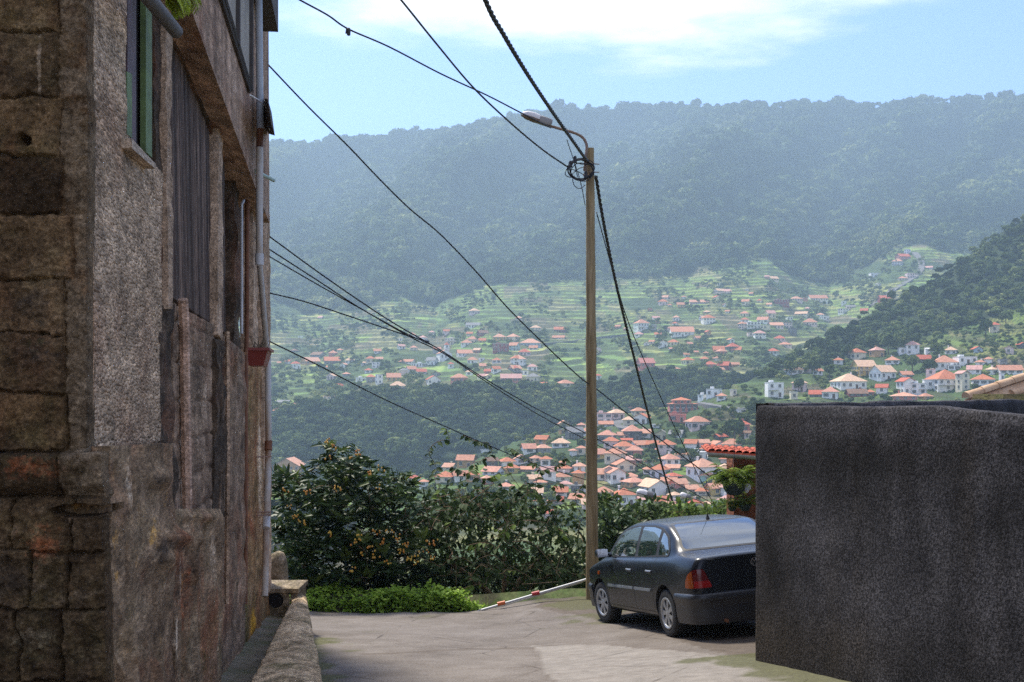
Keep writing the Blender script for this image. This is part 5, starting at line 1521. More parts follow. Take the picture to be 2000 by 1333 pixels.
m = MB()
m.prism([h0 + Vector((.1, 0, -.04)), h1 + Vector((0, 0, -.04)), h1 + wv * 9 + Vector((0, 0, -.04)), h0.lerp(h1, .98) + wv * 9 + Vector((0, 0, -.04))], (0, .05, -.05))
m.prism([h0 + Vector((0, .02, -.04)), h1 + Vector((0, .02, -.04)), h1 + Vector((.3, 2.6, -.9)), h0 + Vector((.3, 1.2, -.3))], (0, 0, -.05))
child(m.build('roof', M_TILE_B, None), rf)
x_ = h0.x
m = MB().box((x_ + .7, 24.3, -4.6), (x_ + 5, 27, -.30)); child(m.build('wall', plain('cream_wall', (.45, .40, .32), .8), None), rf)
# ------------------------------------------------------------------ foliage close to the lane
def leaves_mesh(pos, dirs, nrm, ln, wd, hue, droop=.25, fold=.18):
    """many leaves at once: each 4 stations x 3 points"""
    n = len(pos)
    d = dirs / np.linalg.norm(dirs, axis=1)[:, None]
    s = np.cross(d, nrm); s /= np.maximum(np.linalg.norm(s, axis=1), 1e-6)[:, None]
    u = np.cross(s, d)
    T = np.array((0, .3, .68, 1.0)); Wd = np.array((.12, .92, .85, .03))
    out = np.empty((n, 4, 3, 3))
    for k in range(4):
        c = pos + d * (ln * T[k])[:, None] - u * (ln * droop * T[k] ** 2)[:, None]
        w_ = (wd * .5 * Wd[k])[:, None]
        out[:, k, 0] = c - s * w_ + u * w_ * fold * 2
        out[:, k, 1] = c
        out[:, k, 2] = c + s * w_ + u * w_ * fold * 2
    V = out.reshape(-1, 3)
    q = []
    for k in range(3):
        for j in range(2):
            q.append((k * 3 + j, k * 3 + j + 1, (k + 1) * 3 + j + 1, (k + 1) * 3 + j))
    Fc = (np.array(q)[None] + (np.arange(n) * 12)[:, None, None]).reshape(-1, 4)
    return V, Fc, np.repeat(hue, 12), np.tile(np.repeat(np.array((.2, .5, .6, .8)), 3), n)
def leaf_obj(name, arrs, mat, parent=None):
    V = np.concatenate([a[0] for a in arrs]); off = np.cumsum([0] + [len(a[0]) for a in arrs])
    Fc = np.concatenate([a[1] + o for a, o in zip(arrs, off)])
    return mesh_np(name, V, Fc, mat, parent, True, attr={'hue': np.concatenate([a[2] for a in arrs]), 'shade': np.concatenate([a[3] for a in arrs])})
def unit(v): return v / np.maximum(np.linalg.norm(v, axis=-1), 1e-9)[..., None]
def grow_tree(bases, targets, seed, sag=.05, r0=.05, rtip=.006, wander=.12):
    """branches that reach from the nearest existing wood to each target; returns a list of polylines with radii"""
    r = random.Random(seed)
    nodes = [(Vector(b), r0) for b in bases]
    paths = []
    b0 = Vector(bases[0])
    for tg in sorted(targets, key=lambda q: min((q - Vector(b)).length for b in bases)):
        best = min(nodes, key=lambda n_: (n_[0] - tg).length + .35 * max(0, n_[0].z - tg.z))
        s, rs = best
        L = (tg - s).length
        if L < .02: continue
        k = max(3, int(L / .14)); pts = [s]; w_ = Vector((r.uniform(-1, 1), r.uniform(-1, 1), r.uniform(-1, 1))) * wander * L
        for i in range(1, k + 1):
            f = i / k
            pts.append(s.lerp(tg, f) + w_ * math.sin(f * math.pi) + Vector((0, 0, sag * L * math.sin(f * math.pi))) + Vector([r.uniform(-.012, .012) for _ in range(3)]))
        ra = min(rs, max(rtip * 1.4, rs * .8)) ; rad = [max(rtip, ra * (1 - .8 * i / k)) for i in range(k + 1)]
        paths.append((pts, rad))
        nodes += [(p, q) for p, q in zip(pts[1:], rad[1:])]
    return paths
M_LOQ = leaf_mat('loquat_leaves', (.020, .037, .015), (.048, .082, .028), (.15, .20, .045), .22, .42)
M_ANO = leaf_mat('custard_apple_leaves', (.020, .036, .012), (.050, .082, .023), (.17, .25, .04), .22, .68)
M_WEED = leaf_mat('weed_leaves', (.09, .17, .025), (.24, .38, .05), (.40, .54, .09), .45, .5)
M_BARK = oldwall('bark', [(.3, (.06, .045, .035)), (.5, (.12, .095, .075)), (.75, (.22, .19, .16))], .4, 80, 6, .6)
M_FRUIT = NT('loquat_fruit')
M_FRUIT = M_FRUIT.done(M_FRUIT.ramp(M_FRUIT.noise(9, 2), [(.4, (.45, .17, .02)), (.6, (.55, .36, .05))]), .5, None, 0, .4)

def blob_points(blobs, n, rg, ymin, ymax):
    """random points inside pixel ellipses (x, y, rx, ry, weight)"""
    w_ = np.array([b[2] * b[3] for b in blobs], float); w_ /= w_.sum()
    k = rg.choice(len(blobs), n, p=w_)
    a = rg.uniform(0, 6.283, n); q = np.sqrt(rg.uniform(0, 1, n))
    B = np.array(blobs, float)[k]
    x = B[:, 0] + B[:, 2] * q * np.cos(a); y = B[:, 1] + B[:, 3] * q * np.sin(a)
    d = rg.uniform(ymin, ymax, n)
    return np.stack([(x - HX) / F * d, d, (HY - y) / F * d], 1)

# loquat tree with yellow fruit
rg = np.random.default_rng(21)
LB = [(600, 1010, 70, 75), (690, 1010, 95, 90), (770, 1040, 75, 75), (570, 1085, 45, 70), (640, 1100, 95, 60), (740, 1105, 100, 50), (560, 965, 38, 40), (625, 950, 55, 45), (700, 945, 60, 50), (775, 965, 38, 35), (668, 905, 26, 32), (690, 905, 20, 25), (645, 890, 14, 22)]
tips = blob_points(LB, 640, rg, 20.9, 23.6)
extra = np.array([P(x_, y_, d_) for x_, y_, d_ in ((636, 868, 21.5), (642, 880, 21.5), (652, 895, 21.5), (690, 878, 21.8), (700, 895, 21.8), (715, 905, 21.8), (722, 915, 21.9), (760, 935, 22), (785, 930, 22), (800, 945, 22), (555, 930, 22), (575, 935, 22), (600, 925, 22), (612, 918, 22))])
tips = np.concatenate([tips, extra])
tl = [Vector(q) for q in tips[::3]] + [Vector(q) for q in extra]
lbase = P(650, 1180, 22.1); lbase.z = -4.05
LT = thing('loquat_tree', 'dark green leafy fruit tree with yellow orange fruit beside the old house', 'tree', lbase)
paths = grow_tree([lbase, lbase + Vector((.05, .1, .5)), lbase + Vector((-.5, .2, .6)), lbase + Vector((.6, .1, .7))], tl, 5, .05, .055, .006)
m = MB()
for pts, rd in paths: m.tube(pts, rd, 5, cap=False)
m.tube([lbase + Vector((0, 0, -.1)), lbase + Vector((.05, .1, .55))], [.09, .06], 8); m.tube([lbase, lbase + Vector((-.5, .2, .65))], [.07, .05], 8); m.tube([lbase, lbase + Vector((.6, .1, .75))], [.07, .05], 8)
child(m.build('trunk', M_BARK, None, True), LT)
arr = []
K = 11
c = np.repeat(tips, K, 0); n = len(c)
d = rg.normal(size=(n, 3)); d[:, 2] = np.abs(d[:, 2]) * .55 - .12; d = unit(d)
nr = unit(np.array((0, 0, 1)) + .55 * rg.normal(size=(n, 3)))
young = np.repeat(rg.random(len(tips)) < .07, K)
hue = np.clip(np.repeat(.30 + .16 * rg.normal(size=len(tips)), K) + .1 * rg.normal(size=n), 0, .75)
hue = np.where(young, rg.uniform(.8, 1.0, n), hue)
d[young, 2] = np.abs(d[young, 2]) + .9
arr.append(leaves_mesh(c + rg.normal(size=(n, 3)) * .03, unit(d), nr, rg.uniform(.15, .25, n), rg.uniform(.05, .075, n), hue, .28))
child(leaf_obj('crown', arr, M_LOQ), LT)
FPX = [(636, 862), (648, 868), (641, 893), (655, 880), (690, 893), (699, 884), (720, 925), (745, 915), (760, 1036), (735, 1040), (750, 1058), (775, 1055), (790, 1062), (725, 1072), (705, 1080), (735, 1086), (758, 1098), (800, 1090), (815, 1083), (830, 1075), (838, 1062), (848, 1060), (845, 1092), (812, 1098), (640, 1044), (700, 1050), (690, 1062), (590, 1020), (565, 990), (577, 1010), (660, 955), (735, 950), (775, 1046), (783, 1078), (690, 1112), (600, 960), (560, 958)]
for i, (x_, y_) in enumerate(FPX):
    m = MB(); r_ = random.Random(i)
    c0 = P(x_, y_, 20.75)
    for k in range(r_.randint(3, 7)):
        q = c0 + Vector((r_.uniform(-.06, .06), r_.uniform(-.04, .04), r_.uniform(-.05, .05)))
        s_ = r_.uniform(.012, .018)
        m.lathe([(0, -s_ * 1.2), (s_ * .8, -s_ * .7), (s_, 0), (s_ * .8, s_ * .8), (.3 * s_, s_ * 1.2), (0, s_ * 1.25)], Matrix.Translation(q), 7)
    child(m.build('fruit_cluster', M_FRUIT, None, True), LT)

# sprawling custard-apple shrub: open grey twigs, drooping leaves
rg = np.random.default_rng(33)
AB = [(850, 1040, 75, 90), (930, 1060, 95, 90), (1010, 1050, 95, 100), (1090, 1085, 65, 75), (1130, 1105, 35, 55), (900, 985, 70, 45), (985, 985, 85, 38), (1080, 1020, 55, 36), (880, 1125, 80, 40), (1000, 1125, 110, 42), (1090, 1130, 70, 35)]
tg = blob_points(AB, 190, rg, 21.2, 24.2)
sprays = [P(x_, y_, d_) for x_, y_, d_ in ((838, 880, 22.5), (845, 900, 22.5), (872, 838, 22.6), (880, 860, 22.6), (905, 850, 22.8), (930, 862, 22.8), (942, 865, 22.9), (960, 880, 23), (1000, 875, 22.5), (1012, 885, 22.5), (1040, 905, 22.4), (1056, 920, 22.4), (1100, 900, 22.6), (1108, 896, 22.6), (1078, 955, 22), (1098, 945, 22), (1125, 965, 22.4), (1138, 945, 22.6), (885, 915, 22.3), (910, 925, 22.3), (950, 935, 22.2), (975, 925, 22.2), (1025, 940, 22.1), (860, 950, 22.2), (1120, 990, 22), (1140, 1010, 22.3), (925, 905, 22.9), (990, 905, 22.8), (850, 925, 22.7))]
ab = P(985, 1175, 22.6); ab.z = -4.0
AT = thing('custard_apple_shrub', 'sprawling shrub of tangled grey twigs and drooping olive leaves beside the wooden pole', 'shrub', ab)
bases = [ab, ab + Vector((-.7, .1, .6)), ab + Vector((.5, .1, .8)), ab + Vector((-1.1, .3, .9)), ab + Vector((1.0, .2, .7)), ab + Vector((0, .2, 1.0))]
targets = [Vector(q) for q in tg] + sprays
paths = grow_tree(bases, targets, 9, .10, .04, .0055, .2)
m = MB()
for pts, rd in paths: m.tube(pts, rd, 5, cap=False)
for b_ in bases[1:]: m.tube(spline([ab, ab.lerp(b_, .5) + Vector((0, 0, .12)), b_], 7), [.06, .055, .05, .045, .042, .04, .04], 7)
for i in range(90):                                   # dead tangle
    r_ = random.Random(100 + i)
    s_ = targets[r_.randrange(190)]; q = s_ + Vector((r_.uniform(-.8, .8), r_.uniform(-.4, .4), r_.uniform(-.25, .5)))
    m.tube(spline([s_, s_.lerp(q, .5) + Vector((0, 0, r_.uniform(-.05, .2))), q], 7), .0055, 4, cap=False)
child(m.build('trunk', M_BARK, None, True), AT)
pos, dr, hu, ln = [], [], [], []
r_ = random.Random(5)
for i, (pts, rd) in enumerate(paths):
    L = len(pts)
    hb = r_.gauss(.30, .15) if r_.random() > .12 else r_.uniform(.75, 1)
    for k in range(max(1, int(L * .3)), L):
        a_, b_ = pts[k - 1], pts[k]
        for j in range(2 if k < L - 2 else 3):
            f = r_.random(); p_ = a_.lerp(b_, f); t_ = (b_ - a_).normalized()
            sd_ = t_.cross(Vector((0, 0, 1)))
            if sd_.length < .1: sd_ = Vector((1, 0, 0))
            sd_.normalize(); s_ = 1 if (k + j) % 2 else -1
            pos.append(p_); dr.append(t_ * .5 + sd_ * s_ * .8 + Vector((r_.uniform(-.3, .3), r_.uniform(-.3, .3), -.55 + r_.uniform(-.3, .3))))
            hu.append(hb + r_.gauss(0, .08)); ln.append(r_.uniform(.10, .17))
pos = np.array(pos); dr = unit(np.array(dr)); ln = np.array(ln); hu = np.clip(np.array(hu), 0, 1)
nr = unit(np.array((0, -.35, .8)) + .4 * rg.normal(size=(len(pos), 3)))
A1 = leaves_mesh(pos, dr, nr, ln, ln * .52, hu, .2)
nf = 2900
pf = blob_points(AB, nf, rg, 22.0, 24.4)
df = unit(rg.normal(size=(nf, 3)) + np.array((0, 0, -.4)))
A2 = leaves_mesh(pf, df, unit(rg.normal(size=(nf, 3)) * .6 + np.array((0, -.3, .8))), rg.uniform(.09, .16, nf), rg.uniform(.05, .08, nf), np.clip(.27 + .14 * rg.normal(size=nf), 0, .8), .2)
child(leaf_obj('crown', [A1, A2], M_ANO), AT)

# smaller shrubs: beyond the bushes, behind the car, below the slope edge
def shrub(label, blobs, n, y0, y1, mat, size, hue0, seed, base, group=None, name='shrub', up=0.0):
    rg = np.random.default_rng(seed)
    q = blob_points(blobs, n, rg, y0, y1)
    b_ = Vector(base)
    t_ = thing(name, label, 'shrub', b_, group=group)
    tg_ = [Vector(v) for v in q[::max(1, n // 50)]]
    m = MB()
    for pts, rd in grow_tree([b_, b_ + Vector((0, 0, .3))], tg_, seed, .06, .03, .006, .15): m.tube(pts, rd, 4, cap=False)
    child(m.build('stem', M_BARK, None, True), t_)
    K = 7
    c = np.repeat(q, K, 0); N = len(c)
    d = rg.normal(size=(N, 3)); d[:, 2] += up
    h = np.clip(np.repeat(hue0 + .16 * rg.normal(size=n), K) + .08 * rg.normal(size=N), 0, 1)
    l_ = rg.uniform(.7, 1.3, N) * size
    child(leaf_obj('foliage', [leaves_mesh(c + rg.normal(size=(N, 3)) * size * .5, unit(d), unit(np.array((0, -.2, 1)) + .5 * rg.normal(size=(N, 3))), l_, l_ * .45, h, .25)], mat), t_)
    return t_
shrub('low dark leafy shrub between the wooden pole and the car mirror', [(1185, 1060, 28, 55), (1215, 1050, 30, 45), (1172, 1110, 14, 40), (1200, 1020, 35, 25)], 190, 21.4, 23.2, M_LOQ, .15, .36, 3, (P(1195, 1100, 22.3).x, 22.3, -3.8))
shrub('olive shrub with upright twigs above the car bonnet', [(1230, 1010, 42, 22), (1275, 1004, 30, 18), (1180, 990, 25, 22)], 150, 24.5, 26.5, M_ANO, .14, .45, 4, (P(1235, 1100, 25.5).x, 25.5, -4.5), up=.4)
shrub('yellow green vine shrub just above the car roof', [(1320, 1000, 40, 12), (1370, 1002, 45, 11), (1410, 1000, 30, 12)], 150, 27, 30, M_ANO, .15, .72, 6, (P(1360, 1100, 28.5).x, 28.5, -5.3), up=.3)
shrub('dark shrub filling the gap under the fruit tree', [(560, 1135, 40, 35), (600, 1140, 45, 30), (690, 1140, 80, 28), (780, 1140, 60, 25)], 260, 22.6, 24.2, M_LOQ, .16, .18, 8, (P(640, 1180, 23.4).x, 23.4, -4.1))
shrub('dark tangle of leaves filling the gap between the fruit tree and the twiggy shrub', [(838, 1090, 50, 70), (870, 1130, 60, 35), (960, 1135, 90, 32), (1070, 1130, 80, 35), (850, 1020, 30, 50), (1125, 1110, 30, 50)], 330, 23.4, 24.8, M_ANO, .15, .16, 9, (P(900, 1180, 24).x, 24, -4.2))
# bright weeds along the lane end
rg = np.random.default_rng(44)
n = 2600
x = np.concatenate([rg.uniform(-3.5, -.35, int(n * .86)), rg.uniform(-3.6, -3.0, n - int(n * .86))]); y = edge_y(x) + rg.uniform(.05, 1.5, n)
zb = -3.70 - .16 * (y - 20.3)
hgt = .27 + .26 * np.clip(fbm(V3(x * 2.2, y * 2, 0 * x), 3, 12) + .35, 0, 1.2) * smooth(-.25, -.9, x) - .12 * smooth(-1.2, -.4, x)
K = 9
bx_ = np.repeat(x, K); by_ = np.repeat(y, K); bz_ = np.repeat(zb, K); hh = np.repeat(hgt, K) * rg.uniform(.15, 1.1, n * K)
p_ = np.stack([bx_ + rg.normal(size=n * K) * .05, by_ + rg.normal(size=n * K) * .05, bz_ + hh], 1)
d = unit(rg.normal(size=(n * K, 3)) * np.array((1, 1, .5)) + np.array((0, 0, .25)))
w_ = leaves_mesh(p_, d, unit(np.array((0, -.2, 1)) + .4 * rg.normal(size=(n * K, 3))), rg.uniform(.045, .095, n * K), rg.uniform(.035, .065, n * K), np.clip(np.repeat(.5 + .2 * rg.normal(size=n), K) + .1 * rg.normal(size=n * K), 0, 1), .2)
# grass blades and stems between the leaves
nb = 2600
xb = rg.uniform(-3.7, 1.2, nb); yb = edge_y(xb) + rg.uniform(.02, 1.3, nb)
pb_ = np.stack([xb, yb, -3.78 - .18 * (yb - 20.3) + .16 * smooth(-.3, .6, xb)], 1)
g_ = leaves_mesh(pb_, unit(rg.normal(size=(nb, 3)) * .35 + np.array((0, 0, 1))), unit(rg.normal(size=(nb, 3)) + np.array((0, -1, .2))), rg.uniform(.12, .5, nb) * smooth(1.4, -.6, xb), rg.uniform(.008, .016, nb), np.clip(.45 + .2 * rg.normal(size=nb), 0, 1), .3)
tag(leaf_obj('weeds', [w_, g_], M_WEED), 'bright green weeds growing along the broken end of the lane', kind='stuff')

# fern hanging over the slab of the old house
def frond(root, out, ln, rg, hue, nl=16, w_=.07):
    out = Vector(out).normalized(); pts = []
    for k in range(nl + 1):
        f = k / nl
        pts.append(Vector(root) + out * ln * f + Vector((0, 0, ln * (.25 * math.sin(f * 2.2) - .5 * f * f))))
    P_, D_, L_ = [], [], []
    for k in range(1, nl):
        t_ = (pts[k + 1] - pts[k - 1]).normalized(); s_ = t_.cross(Vector((0, 0, 1))).normalized(); f = k / nl
        for sg_ in (1, -1):
            P_.append(pts[k]); D_.append(s_ * sg_ + t_ * .5 - Vector((0, 0, .15))); L_.append(w_ * math.sin(math.pi * min(1, .12 + f * .88)) + .012)
    P_, D_, L_ = np.array(P_), unit(np.array(D_)), np.array(L_)
    return leaves_mesh(P_, D_, np.tile(np.array((0, 0, 1.0)), (len(P_), 1)) + .1 * rg.normal(size=P_.shape), L_, L_ * .34, np.clip(hue + .08 * rg.normal(size=len(P_)), 0, 1), .2), pts
M_FERN = leaf_mat('fern_leaves', (.05, .09, .014), (.16, .24, .03), (.42, .48, .05), .45, .5)
rg = np.random.default_rng(8); r_ = random.Random(8)
fr = thing('wall_fern', 'yellow green fern sprouting from the slab edge of the old house', 'fern', FW(362, -2, .16))
a1 = []; st = MB()
for i in range(16):
    rt = FW(r_.uniform(322, 362), r_.uniform(-24, 0), .14)
    a_, pts = frond(rt, NRM * r_.uniform(.5, 1) + ALONG * r_.uniform(-.9, .9) + Vector((0, 0, r_.uniform(-.9, .1))), r_.uniform(.07, .14), rg, .9, 11, .06)
    a1.append(a_); st.tube(pts, .002, 4, cap=False)
child(leaf_obj('fronds', a1, M_FERN), fr); child(st.build('stalks', M_BARK, None), fr)
# hanging baskets under the porch
def basket(label, cx, cy, d, pr, nf, ln, seed, hue=.4):
    c = P(cx, cy, d); r_ = random.Random(seed); rg = np.random.default_rng(seed)
    t_ = thing('hanging_basket', label, 'hanging plant', c, group='hanging plants under the porch')
    child(MB().lathe([(0, -pr * 1.1), (pr * .55, -pr), (pr * .85, -pr * .55), (pr, 0), (pr * .94, 0), (pr * .8, -.03), (0, -.03)], Matrix.Translation(c), 20).build('pot', plain('dark_teal_pot', (.012, .03, .034), .5), None, True), t_)
    w_ = MB()
    for k in range(3): a_ = 2.1 * k; w_.tube([c + Vector((pr * .95 * math.cos(a_), pr * .95 * math.sin(a_), 0)), c + Vector((0, 0, .45))], .004, 4)
    w_.tube([c + Vector((0, 0, .45)), c + Vector((0, 0, .75))], .004, 4)
    child(w_.build('hanger', M_BLK, None), t_)
    ar = []
    for i in range(nf):
        a_ = r_.uniform(0, 6.28)
        f_, _ = frond(c + Vector((.4 * pr * math.cos(a_), .4 * pr * math.sin(a_), 0)), (math.cos(a_), math.sin(a_), r_.uniform(-.1, 1.3)), ln * r_.uniform(.6, 1.15), rg, hue + r_.uniform(-.3, .3), 12, ln * .17)
        ar.append(f_)
    child(leaf_obj('fronds', ar, M_FERN), t_)
basket('large hanging fern in a dark teal pot under the tiled porch', 1434, 942, 21.6, .22, 95, .52, 3)
basket('small hanging fern low on the terracotta porch wall', 1455, 985, 22.0, .12, 40, .36, 4, .3)
basket('little spiky hanging plant at the lower corner of the porch', 1430, 990, 22.1, .08, 30, .24, 5, .35)
# ------------------------------------------------------------------ the villages: every house a thing of its own
WALLC = dict(w=('white', (.78, .77, .74)), c=('cream', (.70, .62, .46)), p=('pale pink', (.72, .57, .53)), s=('salmon pink', (.50, .20, .16)), y=('yellow', (.55, .40, .13)),
             g=('grey', (.30, .30, .29)), b=('pale blue', (.40, .50, .58)), d=('dark stone', (.14, .135, .13)), r=('dark red', (.24, .06, .06)), o=('ochre', (.50, .30, .14)), a=('aqua', (.30, .50, .48)), l=('lilac white', (.68, .67, .74)))
ROOFC = dict(o=('orange', (.46, .215, .135)), r=('red', (.42, .11, .065)), k=('pale peach', (.58, .38, .25)), b=('brown', (.20, .12, .08)), x=('grey', (.20, .20, .20)), p=('pale pink', (.50, .28, .24)), w=('white', (.58, .58, .56)))
def roof_mat(nm, col):
    t = NT(nm + '_roof_tiles')
    n = t.noise(1.1, 6, .65); b = t.noise(7, 3, .6)
    wv = t.n.new('ShaderNodeTexWave'); wv.inputs['Scale'].default_value = 1.6; t.link(t.coord(), 0, wv, 'Vector')
    c = t.mix(1.0, col, t.ramp(n, [(.28, .62), (.5, 1), (.72, 1.25)]), 'MULTIPLY')
    c = t.mix(1.0, c, t.ramp(b, [(.3, .8), (.7, 1.15)]), 'MULTIPLY')
    return t.done(c, .85, None, 0, .2)
def stucco(nm, col):
    t = NT(nm.replace(' ', '_') + '_stucco')
    n = t.noise(.7, 6, .65, (1, 1, .5)); b = t.noise(5, 3, .6, (1, 1, .3))
    c = t.mix(1.0, col, t.ramp(n, [(.3, .80), (.7, 1.08)]), 'MULTIPLY')
    return t.done(t.mix(1.0, c, t.ramp(b, [(.25, .8), (.5, 1.02)]), 'MULTIPLY'), .85, None, 0, .2)
RV = [roof_mat('faded_orange', (.53, .28, .185)), roof_mat('deep_orange', (.44, .155, .08)), roof_mat('pinkish_orange', (.50, .24, .165))]
WM = {k: stucco(*v) for k, v in WALLC.items()}
RM = {k: roof_mat(*v) for k, v in ROOFC.items()}
M_PANE = NT('dark_pane').done((.025, .032, .04), .15, None, 0, .6)
M_FRM = plain('window_surround', (.50, .48, .44), .7)
M_SHUT = plain('dark_shutter', (.035, .05, .06), .6)
M_EAVE = plain('eave_edge', (.42, .38, .33), .8)
def unit_window(kind):
    m = MB()
    m.box((-.5, -.03, -.5), (.5, .03, .5), 0)
    for a, b in (((-.58, -.06, -.58), (-.5, .04, .58)), ((.5, -.06, -.58), (.58, .04, .58)), ((-.5, -.06, .5), (.5, .04, .58)), ((-.62, -.10, -.62), (.62, .04, -.5))):
        m.box(a, b, 1)
    m.box((-.03, -.045, -.5), (.03, -.03, .5), 1)
    if kind: m.box((-.95, -.05, -.5), (-.6, .03, .5), 2); m.box((.6, -.05, -.5), (.95, .03, .5), 2)
    o = m.build('window', [M_PANE, M_FRM, M_SHUT]); me = o.data; bpy.data.objects.remove(o)
    return me
WIN = [unit_window(0), unit_window(1)]
def unit_door():
    m = MB(); m.box((-.5, -.04, 0), (.5, .03, 1), 0); m.box((-.6, -.07, 0), (-.5, .03, 1.06), 1); m.box((.5, -.07, 0), (.6, .03, 1.06), 1); m.box((-.5, -.07, 1), (.5, .03, 1.06), 1)
    o = m.build('door', [plain('brown_door', (.09, .05, .03), .6), M_FRM]); me = o.data; bpy.data.objects.remove(o); return me
DOOR = unit_door()

TILES = dict(A=(520, 560, 4), B=(950, 560, 4), C=(1080, 760, 5), D=(760, 780, 5), E=(1500, 600, 4), F=(1400, 450, 4))
